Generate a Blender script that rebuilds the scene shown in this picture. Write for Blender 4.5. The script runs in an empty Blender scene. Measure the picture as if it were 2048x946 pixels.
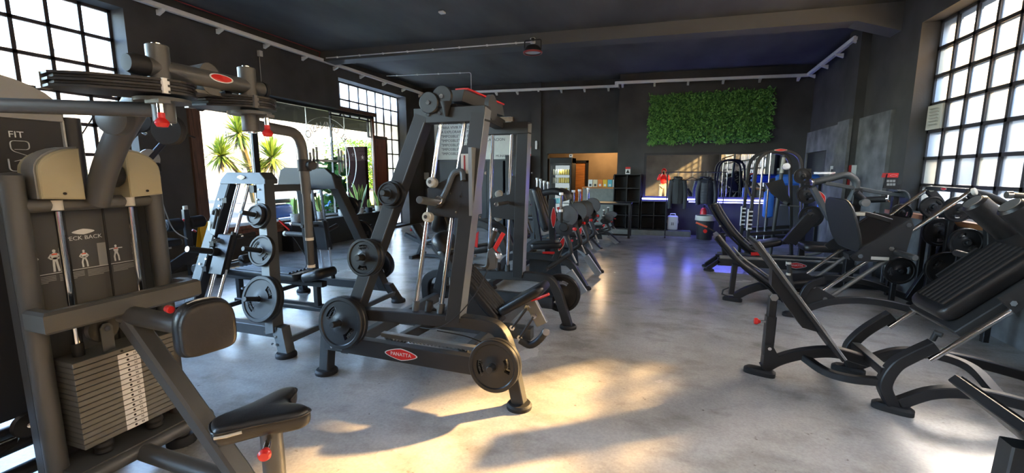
import bpy, bmesh, math, random
import numpy as np
from mathutils import Vector, Matrix
random.seed(7); np.random.seed(7)
scene = bpy.context.scene
COL = scene.collection
V = Vector

# ---------------------------------------------------------------- camera
FPX, CX, CY, CAMH = 875.0, 1024.0, 473.0, 1.55
YAW, PITCH = 0.33016, 0.14413
FWD = V((-math.sin(YAW)*math.cos(PITCH), math.cos(YAW)*math.cos(PITCH), -math.sin(PITCH)))
RGT = V((math.cos(YAW), math.sin(YAW), 0))
UPV = RGT.cross(FWD)
cam_d = bpy.data.cameras.new('camera'); cam = bpy.data.objects.new('camera', cam_d); COL.objects.link(cam)
cam_d.sensor_width = 36.0; cam_d.lens = FPX/2048*36.0; cam_d.clip_start = 0.02; cam_d.clip_end = 500
cam.matrix_world = Matrix(((RGT.x, UPV.x, -FWD.x, 0), (RGT.y, UPV.y, -FWD.y, 0), (RGT.z, UPV.z, -FWD.z, CAMH), (0, 0, 0, 1)))
scene.camera = cam

# ---------------------------------------------------------------- world, sun, exposure
SUN_AZ = V((0.70, 0.714, 0)); SUN_EL = math.radians(25)
world = bpy.data.worlds.new('world'); scene.world = world; world.use_nodes = True
wn = world.node_tree.nodes; wl = world.node_tree.links; wn.clear()
sky = wn.new('ShaderNodeTexSky'); sky.sky_type = 'NISHITA'; sky.sun_disc = False
sky.sun_elevation = SUN_EL; sky.sun_rotation = math.atan2(SUN_AZ.x, SUN_AZ.y)
sky.air_density = 1.0; sky.dust_density = 2.0; sky.ozone_density = 1.0
wbg = wn.new('ShaderNodeBackground'); wbg.inputs['Strength'].default_value = 0.62
wout = wn.new('ShaderNodeOutputWorld')
wl.new(sky.outputs[0], wbg.inputs[0]); wl.new(wbg.outputs[0], wout.inputs[0])
sun_d = bpy.data.lights.new('sun', 'SUN'); sun_d.energy = 11.5; sun_d.angle = math.radians(2.4); sun_d.color = (1.0, 0.62, 0.24)
sun = bpy.data.objects.new('sun', sun_d); COL.objects.link(sun); sun.location = (20, 20, 14)
sd = -(SUN_AZ.normalized()*math.cos(SUN_EL) + V((0, 0, math.sin(SUN_EL))))
sun.rotation_euler = sd.to_track_quat('-Z', 'Y').to_euler()
vs = scene.view_settings
vs.view_transform = 'Standard'; vs.look = 'None'; vs.gamma = 1.0; vs.use_curve_mapping = False
vs.exposure = 4.15
cy = scene.cycles
cy.max_bounces = 10; cy.diffuse_bounces = 5; cy.glossy_bounces = 5; cy.transmission_bounces = 6; cy.transparent_max_bounces = 12
cy.caustics_reflective = False; cy.caustics_refractive = False; cy.sample_clamp_indirect = 6.0; cy.blur_glossy = 1.0

def portal(name, loc, rot, sx, sy):
    d = bpy.data.lights.new(name, 'AREA'); d.shape = 'RECTANGLE'; d.size = sx; d.size_y = sy
    d.cycles.is_portal = True
    o = bpy.data.objects.new(name, d); COL.objects.link(o); o.location = loc; o.rotation_euler = rot
portal('window_portal', (-7.62, 2.25, 2.4), (0, -math.pi/2, 0), 2.9, 4.3)
portal('window_portal', (-7.62, 8.3, 1.9), (0, -math.pi/2, 0), 3.8, 6.4)
portal('window_portal', (-7.62, -2.5, 2.4), (0, -math.pi/2, 0), 2.9, 4.3)
portal('window_portal', (3.42, -2.1, 2.3), (0, math.pi/2, 0), 2.6, 4.8)
portal('window_portal', (3.42, 4.2, 2.3), (0, math.pi/2, 0), 2.6, 6.6)

# ---------------------------------------------------------------- sight lines: a photo point met with a known plane of the room
def ray(u, v): return FWD + RGT*((u-CX)/FPX) - UPV*((v-CY)/FPX)
C0 = V((0, 0, CAMH))
def PX(u, v, x): d = ray(u, v); return C0 + d*(x/d.x)
def PY(u, v, y): d = ray(u, v); return C0 + d*(y/d.y)
def PZ(u, v, z): d = ray(u, v); return C0 + d*((z-CAMH)/d.z)
def PL(u, v, n, c):
    d = ray(u, v); n = V(n); return C0 + d*((c - n.dot(C0))/n.dot(d))

# ---------------------------------------------------------------- materials
MATS = {}
def mat(name, col, rough=0.5, metal=0.0, spec=0.5, bump=0.0, bscale=200.0, var=0.0, vscale=6.0, coat=0.0, stretch=None):
    m = bpy.data.materials.new(name); m.use_nodes = True; MATS[name] = m
    nt = m.node_tree; b = nt.nodes['Principled BSDF']
    b.inputs['Base Color'].default_value = (*col, 1); b.inputs['Roughness'].default_value = rough
    b.inputs['Metallic'].default_value = metal; b.inputs['Specular IOR Level'].default_value = spec
    if coat: b.inputs['Coat Weight'].default_value = coat; b.inputs['Coat Roughness'].default_value = 0.15
    if var or bump:
        tc = nt.nodes.new('ShaderNodeTexCoord'); mp = nt.nodes.new('ShaderNodeMapping')
        nt.links.new(tc.outputs['Object'], mp.inputs[0])
        if stretch: mp.inputs['Scale'].default_value = stretch
    if var:
        n = nt.nodes.new('ShaderNodeTexNoise'); n.inputs['Scale'].default_value = vscale; n.inputs['Detail'].default_value = 4
        nt.links.new(mp.outputs[0], n.inputs['Vector'])
        r = nt.nodes.new('ShaderNodeValToRGB')
        r.color_ramp.elements[0].position = 0.3; r.color_ramp.elements[1].position = 0.7
        r.color_ramp.elements[0].color = (*[c*(1-var) for c in col], 1); r.color_ramp.elements[1].color = (*[min(1, c*(1+var)) for c in col], 1)
        nt.links.new(n.outputs[0], r.inputs[0]); nt.links.new(r.outputs[0], b.inputs['Base Color'])
    if bump:
        n2 = nt.nodes.new('ShaderNodeTexNoise'); n2.inputs['Scale'].default_value = bscale; n2.inputs['Detail'].default_value = 2
        nt.links.new(mp.outputs[0], n2.inputs['Vector'])
        bp = nt.nodes.new('ShaderNodeBump'); bp.inputs['Strength'].default_value = bump; bp.inputs['Distance'].default_value = 0.002
        nt.links.new(n2.outputs[0], bp.inputs['Height']); nt.links.new(bp.outputs[0], b.inputs['Normal'])
    return m

mat('frame', (0.030, 0.0305, 0.0315), 0.42, 0.25, 0.5, bump=0.25, bscale=500)
mat('frame_graphite', (0.088, 0.088, 0.086), 0.42, 0.2, 0.5, bump=0.25, bscale=500)
mat('frame_black', (0.014, 0.014, 0.0155), 0.45, 0.1, 0.5, bump=0.15, bscale=500)
mat('frame_grey', (0.075, 0.082, 0.087), 0.45, 0.15, 0.5, bump=0.15, bscale=500)
mat('edge_grey', (0.30, 0.315, 0.32), 0.35, 0.4)  # pale grey parts; also window light painted on the press uprights
mat('steel', (0.30, 0.30, 0.29), 0.42, 0.7, bump=0.1, bscale=300)
mat('stack_steel', (0.14, 0.139, 0.13), 0.45, 0.3, bump=0.15, bscale=400)
mat('chrome', (0.85, 0.85, 0.86), 0.12, 1.0)
mat('leather', (0.010, 0.010, 0.011), 0.38, 0.0, 0.55, bump=0.35, bscale=160)
mat('leather_worn', (0.026, 0.023, 0.021), 0.45, 0.0, 0.5, bump=0.6, bscale=90, var=0.25, vscale=9)
mat('rubber', (0.018, 0.018, 0.019), 0.6, 0.0, 0.35)
mat('plate_rubber', (0.013, 0.013, 0.014), 0.36, 0.0, 0.5, bump=0.1, bscale=300)
mat('plate_iron', (0.022, 0.023, 0.025), 0.5, 0.0, 0.4, bump=0.2, bscale=300)
mat('emboss', (0.075, 0.076, 0.078), 0.45)
mat('grip', (0.03, 0.029, 0.028), 0.65)
mat('red', (0.62, 0.02, 0.018), 0.35)
mat('red_dark', (0.30, 0.02, 0.02), 0.4)
mat('orange_red', (0.75, 0.13, 0.07), 0.45)
mat('cream', (0.40, 0.355, 0.225), 0.5, bump=0.1, bscale=300)
mat('white', (0.78, 0.78, 0.76), 0.45)
mat('white_print', (0.72, 0.73, 0.72), 0.5)
mat('off_white', (0.55, 0.53, 0.47), 0.5)
mat('shroud', (0.065, 0.066, 0.066), 0.55, bump=0.1, bscale=300)
mat('shroud_dark', (0.02, 0.02, 0.021), 0.55)
mat('print_grey', (0.32, 0.32, 0.31), 0.6)
mat('black', (0.008, 0.008, 0.009), 0.6)
mat('wall_black', (0.068, 0.066, 0.064), 0.85, spec=0.25, bump=0.5, bscale=45, var=0.25, vscale=1.5)
mat('ceiling_black', (0.108, 0.107, 0.103), 0.8, spec=0.3, bump=0.6, bscale=8, var=0.35, vscale=0.8, stretch=(1.2, 0.5, 1))
mat('beam_black', (0.12, 0.12, 0.115), 0.85, bump=0.5, bscale=60)
mat('metal_window', (0.045, 0.04, 0.042), 0.5, 0.1, bump=0.3, bscale=60)
mat('rail_white', (0.92, 0.91, 0.88), 0.35)
mat('wood_dark', (0.105, 0.052, 0.03), 0.5, bump=0.3, bscale=30, var=0.5, vscale=14, stretch=(3, 3, 0.25))
mat('wood_red', (0.21, 0.055, 0.022), 0.4, bump=0.2, bscale=30, var=0.35, vscale=10, stretch=(3, 3, 0.25))
mat('wood_top', (0.50, 0.20, 0.06), 0.4, var=0.3, vscale=9, stretch=(0.3, 4, 4))
mat('sill_wood', (0.36, 0.14, 0.05), 0.5, var=0.3, vscale=8, stretch=(4, 0.3, 4))
mat('pot_grey', (0.30, 0.30, 0.29), 0.7, bump=0.4, bscale=90, var=0.2, vscale=20)
mat('yellow', (0.85, 0.47, 0.02), 0.4)
mat('blue', (0.03, 0.14, 0.55), 0.45)
mat('jacket_grey', (0.045, 0.048, 0.053), 0.9, bump=0.6, bscale=120)
mat('jacket_navy', (0.014, 0.017, 0.032), 0.55, bump=0.3, bscale=120)
mat('brick', (0.20, 0.085, 0.055), 0.8, bump=0.5, bscale=60, var=0.4, vscale=12)
mat('canopy_dark', (0.008, 0.009, 0.010), 0.95, spec=0.05)
mat('soil', (0.03, 0.02, 0.015), 0.95)
mat('asphalt', (0.06, 0.065, 0.07), 0.85, bump=0.4, bscale=60, var=0.15, vscale=2)
mat('pavement', (0.14, 0.145, 0.15), 0.85, bump=0.3, bscale=40, var=0.1, vscale=3)
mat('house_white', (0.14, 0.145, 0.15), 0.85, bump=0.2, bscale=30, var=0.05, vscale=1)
mat('house_blue', (0.02, 0.03, 0.037), 0.6)
mat('house_green', (0.012, 0.045, 0.032), 0.6)
mat('maroon', (0.02, 0.004, 0.004), 0.8, spec=0.1)
mat('skin', (0.52, 0.30, 0.21), 0.5)
mat('hoodie_red', (0.72, 0.015, 0.02), 0.85, bump=0.4, bscale=150)
mat('trousers', (0.50, 0.46, 0.38), 0.9, bump=0.4, bscale=150)
mat('hair', (0.03, 0.02, 0.015), 0.6)
mat('concrete_panel', (0.15, 0.152, 0.152), 0.75, bump=0.5, bscale=25, var=0.5, vscale=3.2)
mat('counter_grey', (0.20, 0.20, 0.18), 0.8, bump=0.3, bscale=40, var=0.15, vscale=8)
mat('niche_tan', (0.26, 0.185, 0.11), 0.8, var=0.15, vscale=3)
mat('sign_paper', (0.72, 0.75, 0.69), 0.6, var=0.06, vscale=4)
mat('wood_pale', (0.40, 0.29, 0.18), 0.6, var=0.2, vscale=8)
mat('trash', (0.03, 0.03, 0.032), 0.5)
mat('mirror', (0.80, 0.82, 0.81), 0.01, 1.0)
for nm, c in (('box_white', (0.75, 0.74, 0.70)), ('box_cream', (0.75, 0.62, 0.40)), ('box_orange', (0.80, 0.22, 0.03)), ('box_yellow', (0.85, 0.52, 0.03)), ('box_teal', (0.12, 0.42, 0.50)), ('can_yellow', (0.80, 0.58, 0.12)), ('can_white', (0.72, 0.70, 0.60))):
    mat(nm, c, 0.4)

def leafmat(name, c0, c1, rough=0.5, trans=0.25):
    m = bpy.data.materials.new(name); m.use_nodes = True; MATS[name] = m
    nt = m.node_tree; b = nt.nodes['Principled BSDF']
    g = nt.nodes.new('ShaderNodeNewGeometry'); r = nt.nodes.new('ShaderNodeValToRGB')
    r.color_ramp.elements[0].color = (*c0, 1); r.color_ramp.elements[1].color = (*c1, 1)
    nt.links.new(g.outputs['Random Per Island'], r.inputs[0]); nt.links.new(r.outputs[0], b.inputs['Base Color'])
    b.inputs['Roughness'].default_value = rough
    if trans:
        t = nt.nodes.new('ShaderNodeBsdfTranslucent'); mx = nt.nodes.new('ShaderNodeMixShader'); mx.inputs[0].default_value = trans
        nt.links.new(r.outputs[0], t.inputs[0]); nt.links.new(b.outputs[0], mx.inputs[1]); nt.links.new(t.outputs[0], mx.inputs[2])
        nt.links.new(mx.outputs[0], nt.nodes['Material Output'].inputs[0])
    return m
leafmat('leaf_wall', (0.04, 0.17, 0.034), (0.25, 0.55, 0.12), 0.45, 0.15)
leafmat('leaf_hedge', (0.03, 0.10, 0.007), (0.17, 0.29, 0.03))
leafmat('leaf_yucca', (0.035, 0.085, 0.008), (0.22, 0.27, 0.035))
leafmat('leaf_dry', (0.06, 0.04, 0.015), (0.13, 0.10, 0.04))
leafmat('leaf_dark', (0.02, 0.09, 0.02), (0.07, 0.20, 0.05))
leafmat('snake_leaf', (0.04, 0.13, 0.03), (0.13, 0.26, 0.06), 0.4, 0.15)
leafmat('snake_edge', (0.52, 0.50, 0.12), (0.62, 0.60, 0.20), 0.4, 0.15)

def glassmat(name, tint, trans, transl, gloss_r=0.05, vary=None, wave=0.0):
    """window pane: part clear, part diffusing, with a Fresnel sheen"""
    m = bpy.data.materials.new(name); m.use_nodes = True; MATS[name] = m
    nt = m.node_tree; nt.nodes.clear(); N = nt.nodes.new; L = nt.links.new
    out = N('ShaderNodeOutputMaterial'); tr = N('ShaderNodeBsdfTransparent'); tr.inputs[0].default_value = (*tint, 1)
    base = tr.outputs[0]
    if transl > 0:
        tl = N('ShaderNodeBsdfTranslucent'); tl.inputs[0].default_value = (*tint, 1)
        df = N('ShaderNodeBsdfDiffuse'); df.inputs[0].default_value = (*tint, 1)
        m2 = N('ShaderNodeMixShader'); m2.inputs[0].default_value = 0.15
        L(tl.outputs[0], m2.inputs[1]); L(df.outputs[0], m2.inputs[2])
        mx = N('ShaderNodeMixShader'); mx.inputs[0].default_value = transl
        L(tr.outputs[0], mx.inputs[1]); L(m2.outputs[0], mx.inputs[2]); base = mx.outputs[0]
        if vary:
            oi = N('ShaderNodeObjectInfo'); rp = N('ShaderNodeValToRGB'); rp.color_ramp.interpolation = 'LINEAR'
            rp.color_ramp.elements[0].color = (*vary[0], 1); rp.color_ramp.elements[1].color = (*vary[-1], 1)
            for k, c in enumerate(vary[1:-1]):
                e = rp.color_ramp.elements.new((k+1)/(len(vary)-1)); e.color = (*c, 1)
            L(oi.outputs['Random'], rp.inputs[0]); L(rp.outputs[0], tl.inputs[0])
    gl = N('ShaderNodeBsdfGlossy'); gl.inputs['Roughness'].default_value = gloss_r
    fr = N('ShaderNodeFresnel'); fr.inputs[0].default_value = 1.45
    m3 = N('ShaderNodeMixShader'); L(fr.outputs[0], m3.inputs[0]); L(base, m3.inputs[1]); L(gl.outputs[0], m3.inputs[2])
    # the second face of the pane only lets light pass (one pane, one sheen)
    ge = N('ShaderNodeNewGeometry'); t2 = N('ShaderNodeBsdfTransparent'); m4 = N('ShaderNodeMixShader')
    L(ge.outputs['Backfacing'], m4.inputs[0]); L(m3.outputs[0], m4.inputs[1]); L(t2.outputs[0], m4.inputs[2]); L(m4.outputs[0], out.inputs[0])
    return m
glassmat('glass_clear', (0.93, 0.95, 0.94), 1, 0)
glassmat('glass_shop', (0.40, 0.43, 0.44), 1, 0)
glassmat('glass_sky', (0.70, 0.735, 0.75), 1, 0.12)
glassmat('glass_frost', (0.9, 0.92, 0.93), 1, 0.8, 0.25)
glassmat('glass_right', (0.60, 0.60, 0.58), 1, 0.60, 0.12, vary=((0.14, 0.145, 0.135), (0.36, 0.365, 0.34), (0.28, 0.33, 0.345), (0.40, 0.33, 0.20), (0.42, 0.42, 0.40)))
def emis(name, col, s):
    m = bpy.data.materials.new(name); m.use_nodes = True; MATS[name] = m
    nt = m.node_tree; nt.nodes.clear(); e = nt.nodes.new('ShaderNodeEmission'); o = nt.nodes.new('ShaderNodeOutputMaterial')
    e.inputs[0].default_value = (*col, 1); e.inputs[1].default_value = s; nt.links.new(e.outputs[0], o.inputs[0]); return m
emis('led_blue', (0.16, 0.18, 1.0), 2.6)
emis('fill_tube_light', (1.0, 0.95, 0.88), 2.5)  # tubes of the added fill battens
emis('fridge_light', (0.80, 0.92, 0.95), 0.035)
emis('screen', (0.55, 0.6, 0.65), 0.4)
emis('warm_bulb', (1.0, 0.62, 0.28), 9.0)

def floor_material():
    m = bpy.data.materials.new('floor_resin'); m.use_nodes = True; MATS['floor_resin'] = m
    nt = m.node_tree; b = nt.nodes['Principled BSDF']; N = nt.nodes.new; L = nt.links.new
    tc = N('ShaderNodeTexCoord')
    def noise(s, d, st=(1, 1, 1)):
        mp = N('ShaderNodeMapping'); mp.inputs['Scale'].default_value = st; L(tc.outputs['Object'], mp.inputs[0])
        n = N('ShaderNodeTexNoise'); n.inputs['Scale'].default_value = s; n.inputs['Detail'].default_value = d; L(mp.outputs[0], n.inputs['Vector']); return n.outputs[0]
    def ramp(x, p0, c0, p1, c1):
        r = N('ShaderNodeValToRGB'); r.color_ramp.elements[0].position = p0; r.color_ramp.elements[1].position = p1
        r.color_ramp.elements[0].color = (*c0, 1); r.color_ramp.elements[1].color = (*c1, 1); L(x, r.inputs[0]); return r.outputs[0]
    def mul(a, bb, f=1.0):
        mx = N('ShaderNodeMix'); mx.data_type = 'RGBA'; mx.blend_type = 'MULTIPLY'; mx.inputs[0].default_value = f
        L(a, mx.inputs[6]); L(bb, mx.inputs[7]); return mx.outputs[2]
    base = ramp(noise(1.6, 8), 0.3, (0.33, 0.318, 0.305), 0.72, (0.51, 0.488, 0.462))
    stain = ramp(noise(3.4, 6, (1, 1.6, 1)), 0.30, (0.60, 0.58, 0.56), 0.50, (1, 1, 1))
    speck = ramp(noise(24, 4), 0.20, (0.3, 0.26, 0.22), 0.30, (1, 1, 1))
    fine = ramp(noise(70, 2), 0.3, (0.88, 0.88, 0.88), 0.7, (1.06, 1.06, 1.06))
    c = mul(mul(mul(base, stain, 0.7), speck, 0.9), fine)
    L(c, b.inputs['Base Color'])
    ro = N('ShaderNodeMapRange'); ro.inputs[3].default_value = 0.12; ro.inputs[4].default_value = 0.34; L(noise(1.6, 5), ro.inputs[0]); L(ro.outputs[0], b.inputs['Roughness'])
    b.inputs['Specular IOR Level'].default_value = 0.55
    bp = N('ShaderNodeBump'); bp.inputs['Strength'].default_value = 0.10; bp.inputs['Distance'].default_value = 0.01
    L(noise(9, 4), bp.inputs['Height']); L(bp.outputs[0], b.inputs['Normal'])
floor_material()

# ---------------------------------------------------------------- mesh builder
def fillet(pts, r, n=6):
    pts = [V(p) for p in pts]
    if r <= 0 or len(pts) < 3: return pts
    out = [pts[0]]
    for i in range(1, len(pts)-1):
        a, b, c = pts[i-1], pts[i], pts[i+1]
        da = min(r, (a-b).length*0.49); dc = min(r, (c-b).length*0.49)
        p0 = b + (a-b).normalized()*da; p1 = b + (c-b).normalized()*dc
        for k in range(n+1):
            t = k/n; out.append(p0*(1-t)**2 + b*(2*t*(1-t)) + p1*t*t)
    out.append(pts[-1]); return out
def smooth_path(pts, n=6):
    """Catmull-Rom through the points"""
    P = [V(p) for p in pts]; P = [P[0]*2-P[1]] + P + [P[-1]*2-P[-2]]; out = []
    for i in range(1, len(P)-2):
        for k in range(n):
            t = k/n; a, b, c, d = P[i-1], P[i], P[i+1], P[i+2]
            out.append(0.5*((2*b) + (c-a)*t + (2*a-5*b+4*c-d)*t*t + (3*b-a-3*c+d)*t**3))
    out.append(P[-2]); return out
def rrect(w, h, c=0.004, n=1):
    c = min(c, w*0.49, h*0.49); out = []
    for cx, cyy, a0 in ((w/2-c, h/2-c, 0), (-w/2+c, h/2-c, 90), (-w/2+c, -h/2+c, 180), (w/2-c, -h/2+c, 270)):
        for k in range(n+1):
            a = math.radians(a0+90*k/n); out.append((cx+c*math.cos(a), cyy+c*math.sin(a)))
    return out
def circ(r, n): return [(r*math.cos(2*math.pi*k/n), r*math.sin(2*math.pi*k/n)) for k in range(n)]
def frame_of(axis, hint=None):
    z = V(axis).normalized()
    h = V(hint) if hint is not None else (V((0, 0, 1)) if abs(z.z) < 0.9 else V((1, 0, 0)))
    x = h.cross(z)
    if x.length < 1e-5: x = V((0, 1, 0)).cross(z)
    x.normalize(); y = z.cross(x)
    return x, y, z
class MB:
    def __init__(s): s.v = []; s.f = []
    def raw(s, vs, fs):
        o = len(s.v); s.v += [tuple(p) for p in vs]; s.f += [tuple(i+o for i in f) for f in fs]; return s
    def sweep(s, path, sec, up=None, caps=True, closed=False, scales=None):
        P = [V(p) for p in path]; n = len(P); m = len(sec); vs = []; prev = None
        for i in range(n):
            if closed: t0 = (P[i]-P[i-1]).normalized(); t1 = (P[(i+1) % n]-P[i]).normalized()
            else:
                t0 = (P[i]-P[i-1]).normalized() if i else None; t1 = (P[i+1]-P[i]).normalized() if i < n-1 else None
                t0 = t0 or t1; t1 = t1 or t0
            t = t0+t1
            t = t.normalized() if t.length > 1e-6 else t0
            if up is not None:
                side = t.cross(V(up))
                if side.length < 1e-4: side = t.cross(V((0.3, 1, 0.2)))
                side.normalize()
            else:
                if prev is None: side = frame_of(t)[0]
                else:
                    side = prev - t*prev.dot(t)
                    side = side.normalized() if side.length > 1e-6 else frame_of(t)[0]
                prev = side
            upv = side.cross(t).normalized()
            nb = t1-t0; k = 1.0
            if nb.length > 1e-4:
                nb.normalize(); k = min(2.5, 1.0/max(0.3, t.dot(t0)))
            sc = scales[i] if scales else 1.0
            for (a, b) in sec:
                off = side*a*sc + upv*b*sc
                if k != 1.0: off = off + nb*(off.dot(nb)*(k-1))
                vs.append(P[i]+off)
        fs = []
        for i in range(n if closed else n-1):
            j = (i+1) % n
            for a in range(m):
                b = (a+1) % m; fs.append((i*m+a, i*m+b, j*m+b, j*m+a))
        if caps and not closed: fs += [tuple(range(m-1, -1, -1)), tuple((n-1)*m+a for a in range(m))]
        return s.raw(vs, fs)
    def tube(s, path, r, n=12, fil=0.0, closed=False, scales=None):
        return s.sweep(fillet(path, fil) if fil else path, circ(r, n), closed=closed, scales=scales)
    def bar(s, path, w, h, up=(0, 0, 1), fil=0.0, c=0.005, fn=6):
        return s.sweep(fillet(path, fil, fn) if fil else path, rrect(w, h, c), up=up)
    def cyl(s, p0, p1, r, n=20, ch=0.0, r1=None):
        p0 = V(p0); p1 = V(p1); L = (p1-p0).length; r1 = r if r1 is None else r1
        prof = [(0, 0), (r, 0), (r1, L), (0, L)] if ch <= 0 else [(0, 0), (r-ch, 0), (r, ch), (r1, L-ch), (r1-ch, L), (0, L)]
        return s.lathe(prof, p0, p1-p0, n)
    def lathe(s, prof, org, axis, n=24):
        x, y, z = frame_of(axis); org = V(org); vs = []; fs = []; idx = []
        for (r, h) in prof:
            if r < 1e-6: idx.append([len(vs)]); vs.append(org+z*h)
            else:
                idx.append(list(range(len(vs), len(vs)+n)))
                vs += [org + x*(r*math.cos(2*math.pi*k/n)) + y*(r*math.sin(2*math.pi*k/n)) + z*h for k in range(n)]
        for A, B in zip(idx, idx[1:]):
            for k in range(n):
                k2 = (k+1) % n
                if len(A) == 1 and len(B) == 1: continue
                if len(A) == 1: fs.append((A[0], B[k], B[k2])[::-1])
                elif len(B) == 1: fs.append((A[k], A[k2], B[0]))
                else: fs.append((A[k], A[k2], B[k2], B[k]))
        return s.raw(vs, fs)
    def box(s, c, size, rot=None, ch=0.0):
        c = V(c); sx, sy, sz = size
        R = rot if rot is not None else Matrix.Identity(3)
        if ch <= 0:
            vs = [c + R @ V((sx/2*a, sy/2*b, sz/2*d)) for a in (-1, 1) for b in (-1, 1) for d in (-1, 1)]
            return s.raw(vs, [(0, 1, 3, 2), (4, 6, 7, 5), (0, 4, 5, 1), (2, 3, 7, 6), (0, 2, 6, 4), (1, 5, 7, 3)])
        x = R @ V((1, 0, 0)); z = R @ V((0, 0, 1)); sec = rrect(sx, sy, ch, 2)
        y = R @ V((0, 1, 0)); vs = []; m = len(sec); lev = [(-sz/2, 1), (-sz/2+ch, 0), (sz/2-ch, 0), (sz/2, 1)]
        for h, inset in lev:
            for (a, b) in sec:
                if inset: a -= math.copysign(min(ch, abs(a)), a); b -= math.copysign(min(ch, abs(b)), b)
                vs.append(c + x*a + y*b + z*h)
        fs = [tuple(range(m-1, -1, -1)), tuple(3*m+k for k in range(m))]
        for l in range(3):
            for k in range(m): k2 = (k+1) % m; fs.append((l*m+k, l*m+k2, (l+1)*m+k2, (l+1)*m+k))
        return s.raw(vs, fs)
    def ab(s, lo, hi, ch=0.0):
        lo = V(lo); hi = V(hi); return s.box((lo+hi)/2, tuple(abs(a) for a in (hi-lo)), None, ch)
    def prism(s, outline, thick, ch=0.0):
        """planar outline (list of points) extruded by the vector thick"""
        P = [V(p) for p in outline]; t = V(thick); m = len(P)
        if ch <= 0: return s.raw(P + [p+t for p in P], [tuple(range(m-1, -1, -1)), tuple(range(m, 2*m))] + [(k, (k+1) % m, m+(k+1) % m, m+k) for k in range(m)])
        c = sum(P, V((0, 0, 0)))/m; tn = t.normalized()
        ins = [p + (c-p).normalized()*ch*1.3 for p in P]
        L = ins + [p+tn*ch for p in P] + [p+t-tn*ch for p in P] + [p+t for p in ins]
        fs = [tuple(range(m-1, -1, -1)), tuple(3*m+k for k in range(m))]
        for l in range(3):
            for k in range(m): k2 = (k+1) % m; fs.append((l*m+k, l*m+k2, (l+1)*m+k2, (l+1)*m+k))
        return s.raw(L, fs)
    def pad(s, c, ux, uy, L, W, T, r=0.05, puff=0.25, n=10, outline=None):
        """upholstered cushion: rounded outline in the plane ux,uy, rounded edges, thickness T along ux x uy"""
        c = V(c); ux = V(ux).normalized(); uy = V(uy); uy = (uy-ux*uy.dot(ux)).normalized(); uz = ux.cross(uy)
        sec = outline or rrect(L, W, r, 5)
        m = len(sec); vs = []; lev = []
        for k in range(n+1):
            a = math.pi*k/n - math.pi/2; lev.append((math.sin(a)*T/2, T*0.5*(1-math.cos(a)**0.6 if abs(math.cos(a)) > 1e-9 else 1)))
        for h, ins in lev:
            for (a, b) in sec:
                q = V((a, b, 0)); d = q.length
                q2 = q*((d-ins)/d) if d > 1e-6 else q
                vs.append(c + ux*q2.x + uy*q2.y + uz*h)
        fs = []
        for l in range(n):
            for k in range(m): k2 = (k+1) % m; fs.append((l*m+k, l*m+k2, (l+1)*m+k2, (l+1)*m+k))
        o = len(vs); vs += [c - uz*(T/2), c + uz*(T/2*(1+puff*0.3))]
        for k in range(m): k2 = (k+1) % m; fs += [(o, k2, k), (o+1, n*m+k, n*m+k2)]
        return s.raw(vs, fs)
    def text(s, txt, org, ux, uy, size, depth=0.002, align='CENTER', arc=None, mirror=False):
        """lettering as thin raised geometry; arc = radius to bend the line around org"""
        vs, fs = text_mesh(txt, size, depth, align)
        ux = V(ux).normalized(); uy = V(uy).normalized(); uz = ux.cross(uy); org = V(org); out = []
        for x, y, z in vs:
            if mirror: x = -x
            if arc:
                a = x/arc; rr = arc + y; x, y = rr*math.sin(a), rr*math.cos(a)
            out.append(org + ux*x + uy*y + uz*z)
        return s.raw(out, fs)
    def oval(s, c, ux, uy, a, b, t, n=28):
        c = V(c); ux = V(ux).normalized(); uy = V(uy).normalized(); uz = ux.cross(uy)
        # pointed oval badge (lens shape)
        pts = []
        for k in range(n):
            th = 2*math.pi*k/n; x = math.cos(th); y = math.sin(th); pts.append(c + ux*(a*x) + uy*(b*y*(0.62+0.38*(1-abs(x)))))
        return s.prism(pts, uz*t)
    def mesh(s, name, M=None, smooth=35):
        me = bpy.data.meshes.new(name)
        me.from_pydata(s.v, [], s.f)
        bm = bmesh.new(); bm.from_mesh(me); bmesh.ops.recalc_face_normals(bm, faces=bm.faces); bm.to_mesh(me); bm.free()
        if M: me.materials.append(MATS[M])
        if smooth:
            me.polygons.foreach_set('use_smooth', [True]*len(me.polygons)); me.set_sharp_from_angle(angle=math.radians(smooth))
        me.update(); return me
    def build(s, name, M, parent=None, smooth=35, **props):
        if parent is not None:
            r = parent
            while r.parent: r = r.parent
            org = r.location
        else:
            a = np.array(s.v); org = V(((a[:, 0].min()+a[:, 0].max())/2, (a[:, 1].min()+a[:, 1].max())/2, a[:, 2].min()))
        s.v = [(p[0]-org.x, p[1]-org.y, p[2]-org.z) for p in s.v]
        o = bpy.data.objects.new(name, s.mesh(name, M, smooth)); COL.objects.link(o)
        if parent is not None: o.parent = parent
        else: o.location = org
        for k, v in props.items(): o[k] = v
        return o
_TXT = {}
def text_mesh(txt, size, depth, align):
    key = (txt, size, depth, align)
    if key not in _TXT:
        cu = bpy.data.curves.new('lettering', 'FONT'); cu.body = txt; cu.size = size; cu.extrude = depth/2; cu.align_x = align; cu.align_y = 'CENTER'; cu.resolution_u = 2
        ob = bpy.data.objects.new('lettering', cu); COL.objects.link(ob)
        dg = bpy.context.evaluated_depsgraph_get(); dg.update()
        me = ob.evaluated_get(dg).to_mesh()
        _TXT[key] = ([tuple(v.co) for v in me.vertices], [tuple(p.vertices) for p in me.polygons])
        ob.evaluated_get(dg).to_mesh_clear()
        bpy.data.objects.remove(ob); bpy.data.curves.remove(cu)
    return _TXT[key]
def thing(name, label, cat, loc, group=None):
    o = bpy.data.objects.new(name, None); COL.objects.link(o); o.location = V(loc); o.empty_display_size = 0.1
    o['label'] = label; o['category'] = cat
    if group: o['group'] = group
    return o
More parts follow.
